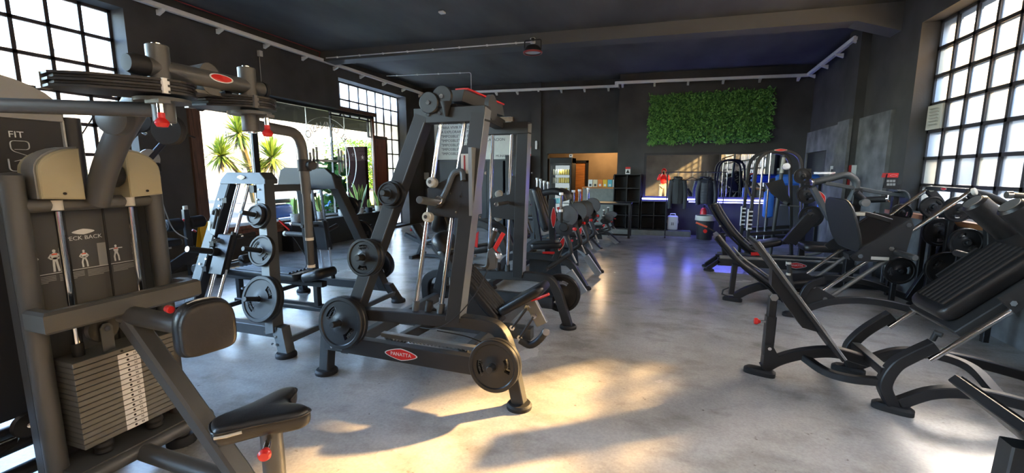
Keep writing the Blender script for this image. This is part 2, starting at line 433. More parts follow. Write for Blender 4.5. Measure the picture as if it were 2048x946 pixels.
def tag(o, label, cat, group=None, kind=None):
    o['label'] = label; o['category'] = cat
    if group: o['group'] = group
    if kind: o['kind'] = kind
    return o
def copy_tree(o, parent=None):
    c = o.copy(); COL.objects.link(c); c.parent = parent
    for ch in list(o.children): copy_tree(ch, c)
    return c
def struct(o, label, cat=None):
    o['kind'] = 'structure'; o['label'] = label
    if cat: o['category'] = cat
    return o
def bolts(mb, pts, axis, r=0.012, h=0.008):
    for p in pts: mb.cyl(V(p), V(p)+V(axis).normalized()*h, r, 6)
X, Y, Z = V((1, 0, 0)), V((0, 1, 0)), V((0, 0, 1))
# ================================================================ the room
XL, XR, YB, YB2, YN = -7.15, 3.1, 11.8, 12.35, -5.5
XS = -1.15                      # step in the back wall
def ceil_z(x): return 4.14 - 0.02*(x-XL)
TW = 0.4
m = MB(); m.ab((XL-TW, YN, -0.15), (XR+TW, YB2+0.2, 0)); struct(m.build('floor', 'floor_resin', smooth=0), 'worn grey resin floor of the gym')
m = MB()
c = [V((XL-TW, YN, ceil_z(XL))), V((XR+TW, YN, ceil_z(XR))), V((XR+TW, YB2+2.6, ceil_z(XR))), V((XL-TW, YB2+2.6, ceil_z(XL)))]
m.prism(c, (0, 0, 0.2)); struct(m.build('ceiling', 'ceiling_black', smooth=0), 'dark troweled ceiling')
m = MB(); m.prism([V((XL, 8.0, ceil_z(XL)+.02)), V((XL, 8.0, 3.93)), V((2.55, 8.0, 3.74)), V((XR, 8.0, 3.55)), V((XR, 8.0, ceil_z(XR)+.02))], (0, 0.34, 0)); struct(m.build('ceiling_beam', 'beam_black', smooth=0), 'dark concrete beam crossing the ceiling')
m = MB(); m.prism([V((XL, 3.4, ceil_z(XL)+.02)), V((XL, 3.4, 3.93)), V((2.55, 3.4, 3.74)), V((XR, 3.4, 3.55)), V((XR, 3.4, ceil_z(XR)+.02))], (0, 0.34, 0)); struct(m.build('ceiling_beam', 'beam_black', smooth=0), 'dark concrete beam above the viewer')

def wall_with_holes(name, axis, p0, p1, lo, hi, z0, z1, holes, M, label):
    """wall slab between p0..p1 on `axis`, running lo..hi along the other axis, with rectangular openings (a0,a1,z0,z1)"""
    m = MB()
    cuts = sorted(set([lo, hi] + [h[0] for h in holes] + [h[1] for h in holes]))
    for a, b in zip(cuts, cuts[1:]):
        hs = sorted([h for h in holes if h[0] <= a+1e-6 and h[1] >= b-1e-6], key=lambda h: h[2])
        z = z0
        for h in hs + [None]:
            top = h[2] if h else z1
            if top > z+1e-4:
                if axis == 'x': m.ab((p0, a, z), (p1, b, top))
                else: m.ab((a, p0, z), (b, p1, top))
            if h: z = h[3]
    return struct(m.build(name, M, smooth=0), label)
W0 = (-4.7, -0.5, 1.0, 3.80)  # unseen opening added behind the viewer for more daylight
W1 = (0.13, 4.33, 1.0, 3.80)
SF = (5.22, 10.12, 0.60, 3.02)
wall_with_holes('wall_left', 'x', XL-TW, XL, YN, YB2+0.2, 0, 4.2,
    [W1, W0, (5.22, 8.58, 0.60, 3.02), (8.58, 10.12, 0.60, 3.72), (10.12, 11.39, 0.05, 3.72)], 'wall_black', 'black plastered street wall with the shopfront')
RW = (0.97, 7.45, 1.04, 3.49)
RW2 = (-4.5, 0.3, 1.04, 3.49)  # second sunny side opening, added out of view for side light
wall_with_holes('wall_right', 'x', XR, XR+TW, YN, YB2+0.2, 0, 4.2, [RW, RW2], 'wall_black', 'black wall with the tall grid window')
wall_with_holes('wall_back', 'y', YB, YB+0.75, XS, XR, 0, 4.2, [], 'wall_black', 'black back wall behind the mirror')
wall_with_holes('wall_alcove', 'y', YB2, YB2+0.2, XL, XS, 0, 4.2, [(-3.16, XS, 0.0, 2.10)], 'wall_black', 'black set back wall with the reception opening')
wall_with_holes('wall_near', 'y', YN-0.2, YN, XL, XR, 0, 4.2, [], 'wall_black', 'black wall behind the viewer')
# pilasters
m = MB(); m.ab((XR-0.14, 8.98, 0), (XR, 9.5, 4.0)); struct(m.build('trim_1', 'wall_black', smooth=0), 'black pilaster on the window wall')
m = MB(); m.ab((-3.62, YB2-0.1, 0), (-3.34, YB2, 4.06)); struct(m.build('trim_2', 'wall_black', smooth=0), 'black pilaster beside the reception opening')
# textured grey panels on the right wall
m = MB(); m.ab((XR-0.05, 7.88, 0), (XR, 8.97, 2.45)); m.ab((XR-0.19, 8.97, 0), (XR-0.141, 9.5, 2.45)); m.ab((XR-0.05, 9.5, 0), (XR, 10.43, 2.45)); m.ab((XR-0.05, 10.43, 2.0), (XR, 11.74, 2.45)); m.ab((XR-0.05, 11.74, 0), (XR, 11.8, 2.45))
struct(m.build('wall_panel', 'concrete_panel', smooth=0), 'grey marbled plaster panel on the window wall')
m = MB(); m.ab((XR-0.05, 0.5, 0), (XR, 7.6, 1.0)); struct(m.build('wall_panel', 'concrete_panel', smooth=0), 'grey marbled plaster dado under the grid window')
d = MB(); d.ab((XR-0.03, 10.46, 0.01), (XR-0.002, 11.71, 1.98)); d = d.build('door_1', 'black', smooth=0); struct(d, 'black door in the marbled panel')
h = MB(); h.tube([(XR-0.04, 10.6, 1.0), (XR-0.09, 10.6, 1.0), (XR-0.09, 10.72, 1.0)], 0.01, 8); h.build('door_handle', 'steel', d)
m = MB(); m.ab((XR-0.09, 0.8, 0.985), (XR+0.02, 7.62, 1.04)); struct(m.build('trim_3', 'sill_wood', smooth=0), 'orange brown wooden sill under the grid window')

# ---- steel grid windows; every bar and pane a part
def grid_window(name, x, y0, y1, z0, z1, ny, nz, bw, glass, label, skip=None, face=1, paint='metal_window', depth=0.05):
    root = thing(name, label, 'window', (x, (y0+y1)/2, z0)); root['kind'] = 'structure'; del root['category']
    dy = (y1-y0)/ny; dz = (z1-z0)/nz
    fr = MB(); e = bw*0.9
    for a, b in (((x-depth/2, y0, z0), (x+depth/2, y0+e, z1)), ((x-depth/2, y1-e, z0), (x+depth/2, y1, z1)), ((x-depth/2, y0, z0), (x+depth/2, y1, z0+e)), ((x-depth/2, y0, z1-e), (x+depth/2, y1, z1))):
        fr.ab(a, b)
    fr.build('window_frame', paint, root, smooth=0)
    for i in range(1, ny):
        lo = z0
        if skip:
            for j in range(nz):
                if not (skip(i-1, j) and skip(i, j)): lo = z0+j*dz; break
        b = MB(); b.ab((x-depth/2, y0+i*dy-bw/2, lo), (x+depth/2, y0+i*dy+bw/2, z1)); b.build('mullion', paint, root, smooth=0)
    for j in range(1, nz):
        lo = y0
        if skip:
            for i in range(ny):
                if not (skip(i, j-1) and skip(i, j)): lo = y0+i*dy; break
        b = MB(); b.ab((x-depth/2, lo, z0+j*dz-bw/2), (x+depth/2, y1, z0+j*dz+bw/2)); b.build('transom', paint, root, smooth=0)
    pm = None
    for i in range(ny):
        for j in range(nz):
            if skip and skip(i, j): continue
            c = V((x, y0+(i+.5)*dy, z0+(j+.5)*dz))
            if pm is None:
                p = MB(); p.ab((-0.003, -dy/2+bw/2+.001, -dz/2+bw/2+.001), (0.003, dy/2-bw/2-.001, dz/2-bw/2-.001)); pm = p.mesh('pane', glass, 0)
            o = bpy.data.objects.new('pane', pm); COL.objects.link(o); o.parent = root; o.location = c - root.location
    return root
grid_window('window_1', XL-0.3, *W1, 12, 7, 0.045, 'glass_sky', 'steel grid window behind the pec machine')
grid_window('fill_window_5', XL-0.3, *W0, 12, 7, 0.045, 'glass_sky', 'steel grid window added behind the viewer for fill light')
def skip2(i, j):
    y = 8.58+(i+.5)*(11.39-8.58)/8; z = 0.05+(j+.5)*(3.72-0.05)/9
    return (y < 10.12 and z < 3.05) or (10.12 < y < 10.75 and z < 2.5)
grid_window('window_2', XL-0.3, 8.58, 11.39, 0.05, 3.72, 8, 9, 0.035, 'glass_frost', 'frosted steel grid window around the wooden door', skip=skip2)
grid_window('window_3', XR+0.22, *RW, 18, 7, 0.042, 'glass_right', 'tall frosted grid window on the sunny side')
grid_window('fill_window_6', XR+0.22, *RW2, 13, 7, 0.042, 'glass_right', 'frosted grid window added behind the viewer for side light')
# louvre vent set in one pane of the right window
root = thing('window_vent', 'white louvred vent set into a pane of the grid window', 'vent', (XR+0.2, 7.27, 2.12))
m = MB(); m.ab((XR+0.17, 7.11, 2.11), (XR+0.2, 7.43, 2.42)); m.build('plate', 'off_white', root, smooth=0)
for k in range(6):
    m = MB(); m.box((XR+0.155, 7.25, 2.17+k*0.04), (0.03, 0.18, 0.006), Matrix.Rotation(0.6, 3, 'Y')); m.build('slat', 'off_white', root, smooth=0)

# ---- shopfront: wooden jambs, glass panes, brick sill
root = thing('window_4', 'shopfront glazing with brown timber jamb', 'window', (XL-0.25, 7.6, 0.6)); root['kind'] = 'structure'; del root['category']
m = MB(); m.ab((XL-0.33, 5.05, 0.0), (XL+0.05, 5.23, 3.05)); m.build('jamb', 'wood_dark', root, smooth=0)
m = MB(); m.ab((XL-0.3, 5.23, 0.6), (XL-0.1, 5.31, 3.02)); m.build('jamb', 'wood_dark', root, smooth=0)
m = MB(); m.ab((XL-0.28, 6.38, 0.6), (XL-0.2, 6.50, 3.02)); m.build('mullion', 'frame_black', root, smooth=0)
m = MB(); m.ab((XL-0.28, 10.06, 0.6), (XL-0.2, 10.12, 3.02)); m.build('mullion', 'wood_red', root, smooth=0)
m = MB(); m.ab((XL-0.28, 5.3, 2.96), (XL-0.2, 10.12, 3.02)); m.build('head', 'frame_black', root, smooth=0)
m = MB(); m.ab((XL-0.32, 8.58, 3.02), (XL-0.12, 10.14, 3.11)); m.build('lintel', 'wood_dark', root, smooth=0)
for a, b in ((5.31, 6.38), (6.50, 7.78), (7.785, 8.99), (8.995, 10.06)):
    m = MB(); m.ab((XL-0.246, a, 0.6), (XL-0.238, b, 2.96)); m.build('pane', 'glass_shop', root, smooth=0)
    m = MB(); m.ab((XL-0.25, b-0.006, 0.6), (XL-0.23, b+0.006, 2.96)); m.build('glazing_joint', 'steel', root, smooth=0)
m = MB(); m.ab((XL-0.32, 5.24, 0.40), (XL+0.06, 6.72, 0.615)); struct(m.build('trim_4', 'soil', smooth=0), 'dark bed behind the brick sill')
sr = thing('trim_5', 'red brick sill below the shopfront glass', 'sill', (XL, 5.9, 0.4)); sr['kind'] = 'structure'; del sr['category']
for j in range(3):
    for i in range(7):
        y0 = 5.26+i*0.205+(0.1 if j % 2 else 0); y1 = min(y0+0.195, 6.70)
        m = MB(); m.ab((XL+0.05, y0, 0.41+j*0.07), (XL+0.085+0.004*((i*7+j*3) % 3), y1, 0.41+j*0.07+0.062), 0.004); m.build('brick', 'brick', sr, smooth=0)
# sticker on the glass
st = thing('window_sticker', 'white circular gym lettering and dumbbell decal on the shop glass', 'decal', (XL-0.236, 8.32, 1.8))
gx = XL-0.234; gc = V((gx, 8.38, 1.83)); R1 = 0.98
m = MB()
for rr, w in ((R1, 0.02), (0.73, 0.012)):
    pts = [gc + V((0, rr*math.cos(a), rr*math.sin(a))) for a in np.linspace(math.radians(-40), math.radians(205), 60)]
    m.sweep(pts, [(-.001, -w/2), (.001, -w/2), (.001, w/2), (-.001, w/2)], up=(1, 0, 0))
m.build('ring', 'white_print', st, smooth=0)
m = MB(); m.text('EL GIMNASIO', gc, (0, 1, 0), (0, 0, 1), 0.24, 0.002, arc=0.79, mirror=True); m.build('lettering', 'white_print', st, smooth=0)
for k in range(9):
    for sgn in (1, -1):
        m = MB(); a = math.radians(35+k*13.75); p0 = gc + V((0, 0.55*math.cos(a), sgn*(0.16+0.40*math.sin(a)))); p1 = gc + V((0, 0.40*math.cos(a), sgn*(0.16+0.26*math.sin(a))))
        m.sweep([p0, p1], [(-.001, -.012), (.001, -.012), (.001, .012), (-.001, .012)], up=(1, 0, 0))
        m.build('ray', 'white_print', st, smooth=0)
m = MB(); m.ab((gx-.001, gc.y-0.5, gc.z-0.025), (gx+.001, gc.y+0.5, gc.z+0.025))
for s_ in (-1, 1):
    for k, hh in enumerate((0.17, 0.26, 0.30)): 
        yy = gc.y+s_*(0.55-k*0.1); m.ab((gx-.001, yy-0.035, gc.z-hh), (gx+.001, yy+0.035, gc.z+hh))
m.build('dumbbell_emblem', 'white_print', st, smooth=0)
for yy, zz in ((9.25, 2.0), (9.62, 1.95)):
    pts = [V((gx, yy+0.06*(1 if k % 2 == 0 else .42)*math.sin(k*math.pi/5), zz+0.06*(1 if k % 2 == 0 else .42)*math.cos(k*math.pi/5))) for k in range(10)]
    m = MB(); m.prism(pts, (0.002, 0, 0)); m.build('star', 'white_print', st, smooth=0)
# wooden door
d = thing('door_2', 'reddish brown wooden street door', 'door', (XL-0.28, 10.43, 0.05)); d['kind'] = 'structure'; del d['category']
m = MB(); m.ab((XL-0.32, 10.15, 0.05), (XL-0.24, 10.20, 2.52)); m.ab((XL-0.32, 10.70, 0.05), (XL-0.24, 10.75, 2.52)); m.ab((XL-0.32, 10.15, 2.47), (XL-0.24, 10.75, 2.55)); m.build('door_frame', 'wood_dark', d, smooth=0)
m = MB(); m.ab((XL-0.30, 10.20, 0.06), (XL-0.26, 10.70, 2.47), 0.004)
for z0, z1 in ((0.2, 1.05), (1.2, 2.3)): m.ab((XL-0.265, 10.28, z0), (XL-0.25, 10.62, z1), 0.006)
m.build('door_leaf', 'wood_red', d, smooth=0)
m = MB(); m.cyl((XL-0.26, 10.25, 1.05), (XL-0.2, 10.25, 1.05), 0.012, 8); m.tube([(XL-0.2, 10.25, 1.05), (XL-0.2, 10.37, 1.05)], 0.01, 8); m.build('door_handle', 'steel', d)

# ---- planting platform
pl = MB(); pl.ab((-7.145, 6.68, 0.0), (-6.86, 10.02, 0.53)); pl.ab((-7.145, 6.66, 0.53), (-6.84, 10.04, 0.57), 0.004); tag(pl.build('planter_platform', 'frame_black', smooth=0), 'long black display ledge carrying potted plants below the shop glass', 'ledge')

# ---- white lighting rail around the room (each straight run a thing with brackets)
def rail_run(p0, p1, wall_n, nbr, label, t0=0.06, t1=0.94):
    p0 = V(p0); p1 = V(p1); wn_ = V(wall_n); d_ = (p1-p0).normalized()
    r = thing('cable_rail', label, 'rail', (p0+p1)/2, 'white cable rails around the room')
    m = MB(); m.bar([p0, p1], 0.07, 0.05, (0, 0, 1), c=0.004); m.bar([p0+wn_*0.02+V((0, 0, 0.032)), p1+wn_*0.02+V((0, 0, 0.032))], 0.035, 0.015, (0, 0, 1), c=0.002); m.build('channel', 'rail_white', r)
    for k in range(nbr):
        t = t0+(t1-t0)*k/max(1, nbr-1); q = p0.lerp(p1, t)
        b = MB(); b.prism([q-wn_*0.10+V((0, 0, -0.025)), q+wn_*0.035+V((0, 0, -0.025)), q+wn_*0.02+V((0, 0, -0.05)), q-wn_*0.10+V((0, 0, -0.10))], d_*0.05)
        b.build('bracket', 'rail_white', r, smooth=0)
    return r
rail_run((XL+0.1, -1.0, 3.96), (XL+0.1, 12.22, 3.93), (1, 0, 0), 15, 'white cable rail with brackets along the street wall', 0.02, 0.99)
rail_run((XL+0.16, YB2-0.1, 3.93), (XS-0.02, YB2-0.1, 3.81), (0, -1, 0), 9, 'white cable rail above the reception opening')
rail_run((XS-0.08, YB-0.1, 3.79), (XR-0.15, YB-0.1, 3.69), (0, -1, 0), 6, 'white cable rail above the green leaf panel', 0.03, 0.95)
rail_run((XR-0.16, YB-0.06, 3.70), (XR-0.16, 9.15, 3.78), (-1, 0, 0), 4, 'short white cable rail in the corner by the grid window', 0.05, 0.97)
m = MB(); m.box((XS-0.07, YB+0.22, 3.80), (0.06, 0.66, 0.05)); m.box((XS-0.07, YB-0.08, 3.76), (0.09, 0.07, 0.14)); tag(m.build('rail_connector', 'rail_white', smooth=0), 'white elbow joining two rails at the wall step', 'rail')
# ceiling conduits and the industrial lamp
def conduit(pts, label, r=0.011, clips=8, M='rail_white', box=None):
    t = thing('ceiling_conduit', label, 'conduit', pts[0]); m = MB(); m.tube(pts, r, 8, fil=0.06); m.build('pipe', M, t)
    a, b = V(pts[0]), V(pts[-1] if len(pts) == 2 else pts[1])
    for k in range(clips):
        q = a.lerp(b, (k+.5)/clips); m = MB(); m.box(q, (0.03, 0.03, 0.03)); m.build('clip', M, t, smooth=0)
    if box is not None: m = MB(); m.box(box, (0.09, 0.05, 0.1), None, 0.008); m.build('junction_box', M, t)
c1 = PY(978*0.42+240+2, 270*0.42, 7.95)
conduit([(XL+0.1, 7.94, 3.86), (XL+0.25, 7.94, 3.97), (-2.36, 7.94, 3.88)][1:], 'white conduit along the ceiling beam ending in a junction box', box=(-2.33, 7.95, 3.90))
e0 = PZ(773, 152, 4.03); e1 = PZ(942, 145, 4.0)
conduit([e0, e1, V((e1.x, e1.y, PY(949, 205, e1.y).z))], 'white conduit dropping from the ceiling to a hanging fitting', 0.009, 4)
m = MB(); q = V((e1.x, e1.y, PY(949, 212, e1.y).z)); m.cyl(q+V((0, 0, .12)), q-V((0, 0, 0.12)), 0.05, 14, 0.004); tag(m.build('pendant_sensor', 'off_white'), 'pale cylinder hanging from the ceiling conduit above the press machine', 'sensor')
m = MB(); m.tube([(XL+0.14, 3.6, 4.11), (XL+0.14, 7.9, 4.09), (XL+0.05, 7.95, 3.98)], 0.008, 6); tag(m.build('red_cable', 'red_dark'), 'thin red cable running along the top of the street wall', 'cable')
m = MB(); q = PX(518, 105, XL+0.03); m.tube([q, q-V((0, 0, 0.9))], 0.006, 6); m.box(q+V((.02, 0, -.02)), (0.06, 0.07, 0.1)); tag(m.build('socket_drop', 'off_white'), 'socket box with a cable hanging from the street wall rail', 'socket')
lp = thing('ceiling_lamp', 'dark round industrial lamp with red rim hanging from the beam', 'lamp', (-2.28, 7.75, 3.52))
lc = V((-2.28, 7.78, 3.66))
m = MB(); m.lathe([(0, 0.10), (0.10, 0.10), (0.14, 0.06), (0.165, 0.0), (0.165, -0.02), (0.15, -0.02), (0.14, 0.01), (0, 0.012)], lc, Z, 28); m.build('housing', 'frame_black', lp)
m = MB(); m.lathe([(0.168, -0.025), (0.17, 0.0), (0.155, 0.0), (0.150, -0.028), (0.168, -0.025)], lc, Z, 28); m.build('rim', 'red_dark', lp)
m = MB(); m.lathe([(0, -0.004), (0.14, -0.004), (0.14, 0.004), (0, 0.004)], lc, Z, 24); m.build('lens', 'white', lp)
m = MB(); m.tube([lc+V((-.15, 0, .03)), lc+V((-.15, 0, .2)), lc+V((.15, 0, .2)), lc+V((.15, 0, .03))], 0.012, 8, fil=.03); m.cyl(lc+V((0, 0, .19)), lc+V((0, 0, .23)), .03, 10); m.build('bracket', 'frame_black', lp)
m = MB(); q = PZ(884, 25, 4.03); m.box(q, (0.09, 0.09, 0.03), None, 0.006); tag(m.build('ceiling_plate', 'white'), 'small white blanking plate on the dark ceiling', 'plate')

# LED battens added behind the viewer as fill light (seen only in the mirror)
for bx, by, nm in ((-4.6, -1.2, 'over the far corner behind the viewer'), (-1.6, -1.2, 'over the middle behind the viewer'), (1.4, -1.2, 'over the window side behind the viewer'), (-4.6, -4, 'near the rear wall, street side'), (-1.6, -4, 'near the rear wall, middle'), (1.4, -4, 'near the rear wall, window side')):
    t = thing('fill_batten', 'white tube lamp added for fill ' + nm, 'lamp', (bx, by, 3.8), 'fill lamps added behind the viewer')
    cz_ = ceil_z(bx)
    m = MB(); m.ab((bx-.75, by-.04, cz_-.10), (bx+.75, by+.04, cz_-.001)); m.build('housing', 'white', t, smooth=0)
    m = MB(); m.cyl((bx-.72, by, cz_-.125), (bx+.72, by, cz_-.125), .024, 10); m.build('tube', 'fill_tube_light', t)
# ================================================================ reception opening and the back wall
m = MB(); m.ab((-4.3, 14.6, 0), (XS+0.9, 14.7, 2.7)); struct(m.build('wall_niche', 'niche_tan', smooth=0), 'tan plaster wall behind the reception counter')
m = MB(); m.ab((-1.12, 12.56, 0), (-1.0, 14.6, 2.7)); struct(m.build('wall_niche', 'niche_tan', smooth=0), 'tan side wall of the reception')
m = MB(); m.ab((-4.35, 12.56, 0), (-4.25, 14.6, 2.7)); struct(m.build('wall_niche', 'wall_black', smooth=0), 'dark side wall of the reception')
m = MB(); m.ab((-4.35, 12.56, 2.6), (-1.0, 14.7, 2.7)); struct(m.build('ceiling_niche', 'wall_black', smooth=0), 'low ceiling of the reception')
m = MB(); m.ab((-4.35, 12.55, -0.15), (-1.0, 14.7, 0.0)); struct(m.build('floor_niche', 'counter_grey', smooth=0), 'floor behind the reception counter')
dr = thing('door_3', 'open doorway with dark frame behind the reception', 'door', (-2.45, 14.5, 0)); dr['kind'] = 'structure'; del dr['category']
m = MB(); m.ab((-2.42, 14.52, 0), (-2.34, 14.6, 1.95)); m.ab((-3.0, 14.52, 1.88), (-2.34, 14.6, 1.96)); m.build('door_frame', 'frame_black', dr, smooth=0)
m = MB(); m.ab((-3.0, 14.56, 0), (-2.42, 14.59, 1.88)); m.build('door_leaf', 'wood_top', dr, smooth=0)
bl = thing('ceiling_bulb', 'warm lamp lighting the reception', 'lamp', (-1.75, 13.7, 2.5))
m = MB(); m.lathe([(0, 0), (0.06, 0.01), (0.09, 0.05), (0.06, 0.09), (0, 0.1)], (-1.75, 13.7, 2.5), Z, 16); m.build('globe', 'warm_bulb', bl)
ld = bpy.data.lights.new('reception_light', 'POINT'); ld.energy = 3.0; ld.color = (1, 0.68, 0.36); ld.shadow_soft_size = 0.1
lo_ = bpy.data.objects.new('reception_light', ld); COL.objects.link(lo_); lo_.location = (-1.75, 13.7, 2.4)
# fridge
fr = thing('drinks_fridge', 'tall black glass door fridge full of drink cans', 'fridge', (-2.76, 12.62, 0))
x0, x1, y0, y1, H = -3.09, -2.44, 12.28, 12.9, 1.98
m = MB(); m.ab((x0, y0+.06, 0.0), (x0+.04, y1, H)); m.ab((x1-.04, y0+.06, 0), (x1, y1, H)); m.ab((x0, y1-.03, 0), (x1, y1, H)); m.ab((x0, y0+.06, 0), (x1, y1, 0.15)); m.ab((x0, y0+.02, H-.16), (x1, y1, H), 0.01); m.build('cabinet', 'black', fr, smooth=0)
m = MB(); m.ab((x0+.01, y0, .15), (x0+.06, y0+.05, H-.17)); m.ab((x1-.06, y0, .15), (x1-.01, y0+.05, H-.17)); m.ab((x0+.06, y0, .15), (x1-.06, y0+.05, .22)); m.ab((x0+.06, y0, H-.22), (x1-.06, y0+.05, H-.17)); dd = m.build('door', 'frame_black', fr, smooth=0)
m = MB(); m.ab((x0+.06, y0+.02, .22), (x1-.06, y0+.026, H-.22)); m.build('pane', 'glass_clear', dd, smooth=0)
m = MB(); m.tube([(x1-.045, y0-.03, .7), (x1-.045, y0-.03, 1.2)], .01, 8); m.build('handle', 'steel', dd)
m = MB(); m.ab((x0+.05, y1-.045, .2), (x1-.05, y1-.035, H-.2)); m.build('light_panel', 'fridge_light', fr, smooth=0)
fl = bpy.data.lights.new('fridge_lamp', 'POINT'); fl.energy = 0.35; fl.color = (.9, 1, .95); fl.shadow_soft_size = .05
flo = bpy.data.objects.new('fridge_lamp', fl); COL.objects.link(flo); flo.location = ((x0+x1)/2, y0+.085, H-.30)
fl2 = bpy.data.objects.new('fridge_lamp', fl); COL.objects.link(fl2); fl2.location = ((x0+x1)/2, y0+.085, .62)
for k, sz in enumerate((0.35, 0.68, 0.98, 1.27, 1.50)):
    m = MB(); m.ab((x0+.05, y0+.08, sz-.012), (x1-.05, y1-.05, sz)); m.build('shelf', 'steel', fr, smooth=0)
pc = MB(); pc.lathe([(0, 0), (.024, 0), (.029, .01), (.029, .13), (.022, .15), (0, .15)], (0, 0, 0), Z, 10)
canm = {c: None for c in ('can_yellow', 'can_white', 'box_teal')}
for c in canm:
    canm[c] = pc.mesh('drink_can', c)
names = {0.98: 'pale tin on the middle fridge shelf', 1.27: 'yellow tin on the upper fridge shelf', 1.50: 'yellow tin on the top fridge shelf', 0.68: 'teal bottle on the lower fridge shelf'}
for sz in (1.50, 1.27, 0.98, 0.68):
    for k in range(8 if sz > .7 else 4):
        o = bpy.data.objects.new('drink_can', canm['box_teal' if sz < .7 else ('can_white' if k < 3 or (sz < 1.0 and k % 2) else 'can_yellow')]); COL.objects.link(o)
        o.location = (x0+.105+k*.063, y0+.12, sz+.001)
        nm_ = names[sz]
        if sz > .7: nm_ = nm_.replace('yellow', '').replace('pale', '').strip(); nm_ = ('pale ' if o.data is canm['can_white'] else 'yellow ') + nm_
        tag(o, nm_, 'can', 'drinks in the fridge')
# counter and product boxes
ct = thing('reception_counter', 'grey plastered reception counter with wooden top', 'counter', (-1.66, 12.5, 0))
m = MB(); m.ab((-2.13, 12.37, 0), (-1.17, 12.8, 1.12)); m.build('body', 'counter_grey', ct, smooth=0)
m = MB(); m.ab((-2.15, 12.35, 1.12), (-1.165, 12.82, 1.165), 0.006); m.build('worktop', 'wood_top', ct, smooth=0)
for k, (c, nm) in enumerate((('box_white', 'white'), ('box_cream', 'cream'), ('box_orange', 'orange'), ('box_yellow', 'yellow'), ('box_teal', 'teal'), ('box_white', 'white and grey'))):
    b = thing('product_box', f'{nm} product box standing on the reception counter' + (', first by the doorway' if k == 0 else ''), 'box', (-1.93+k*.135, 12.46, 1.166), 'product boxes on the counter')
    o = V((-1.93+k*.135, 12.46, 1.166)); m = MB(); m.box(o+V((0, 0, .10)), (.118, .08, .20), None, .004); m.build('carton', c, b, smooth=0)
    m = MB(); m.ab(o+V((-.03, -.043, .02)), o+V((.03, -.0405, .08))); m.build('label_print', 'white_print' if k in (2, 3, 4) else 'shroud_dark', b, smooth=0)
q = thing('spray_bottle', 'small dark bottle behind the product boxes', 'bottle', (-1.32, 12.68, 1.166)); m = MB(); m.lathe([(0, 0), (.03, 0), (.03, .2), (.012, .25), (.012, .32), (0, .32)], (-1.32, 12.68, 1.166), Z, 12); m.build('bottle_body', 'black', q)
q = thing('fridge_camera', 'small white device on top of the drinks fridge', 'camera', (-2.5, 12.45, 1.981)); m = MB(); m.box((-2.5, 12.45, 2.03), (.09, .07, .10), None, .012); m.build('case', 'white', q); m = MB(); m.cyl((-2.5, 12.415, 2.04), (-2.5, 12.405, 2.04), .018, 12); m.build('lens', 'black', q)

# cube shelves
def cube_shelf(name, lo, hi, nx, nz, label, t=.022):
    lo = V(lo); hi = V(hi); r = thing(name, label, 'shelf', ((lo.x+hi.x)/2, (lo.y+hi.y)/2, lo.z))
    m = MB(); m.ab((lo.x, hi.y-.012, lo.z), hi); m.build('back_panel', 'black', r, smooth=0)
    for i in range(nx+1):
        x = lo.x+(hi.x-lo.x-t)*i/nx; m = MB(); m.ab((x, lo.y, lo.z), (x+t, hi.y-.012, hi.z)); m.build('upright', 'frame_black', r, smooth=0)
    for j in range(nz+1):
        z = lo.z+(hi.z-lo.z-t)*j/nz
        for i in range(nx):
            x = lo.x+(hi.x-lo.x-t)*i/nx+t; m = MB(); m.ab((x, lo.y+.001, z), (x+(hi.x-lo.x-t)/nx-t, hi.y-.013, z+t)); m.build('shelf_board', 'frame_black', r, smooth=0)
    return r
cube_shelf('cube_shelf', (-1.19, 11.47, 0.13), (-.53, 11.795, 1.52), 2, 4, 'tall black cube shelf at the corner of the reception opening')
cube_shelf('cube_shelf', (-.50, 11.47, 0.13), (.13, 11.795, .86), 2, 2, 'low black cube shelf under the blue light strip')
m = MB(); m.ab((-1.2, 11.42, 0), (.70, 11.795, .125)); tag(m.build('plinth', 'counter_grey', smooth=0), 'low dark grey plinth under the cube shelves', 'plinth')
sg = thing('shelf_sign', 'small red and white picture card standing on the tall cube shelf', 'sign', (-.86, 11.6, 1.521)); m = MB(); m.ab((-.92, 11.59, 1.522), (-.80, 11.605, 1.70)); m.build('card', 'white', sg, smooth=0)
m = MB(); m.ab((-.92, 11.585, 1.65), (-.80, 11.589, 1.70)); m.build('header_print', 'red', sg, smooth=0); m = MB(); m.prism([(-.905, 11.586, 1.55), (-.86, 11.586, 1.64), (-.815, 11.586, 1.55)], (0, .003, 0)); m.build('picture_print', 'black', sg, smooth=0)
# black steel table frame in front
tb = thing('steel_bench_frame', 'low black steel table frame in front of the tall cube shelf', 'table', (-1.3, 10.95, 0))
for xx in (-2.1, -.72):
    for yy in (10.7, 11.2): m = MB(); m.bar([(xx, yy, 0), (xx, yy, .80)], .05, .05, (0, 1, 0)); m.build('leg', 'frame_black', tb)
m = MB(); m.ab((-2.13, 10.67, .80), (-.69, 11.23, .84)); m.build('top', 'frame_black', tb, smooth=0)
m = MB(); m.bar([(-2.1, 10.7, .08), (-.72, 10.7, .08)], .04, .04); m.build('stretcher', 'frame_black', tb)
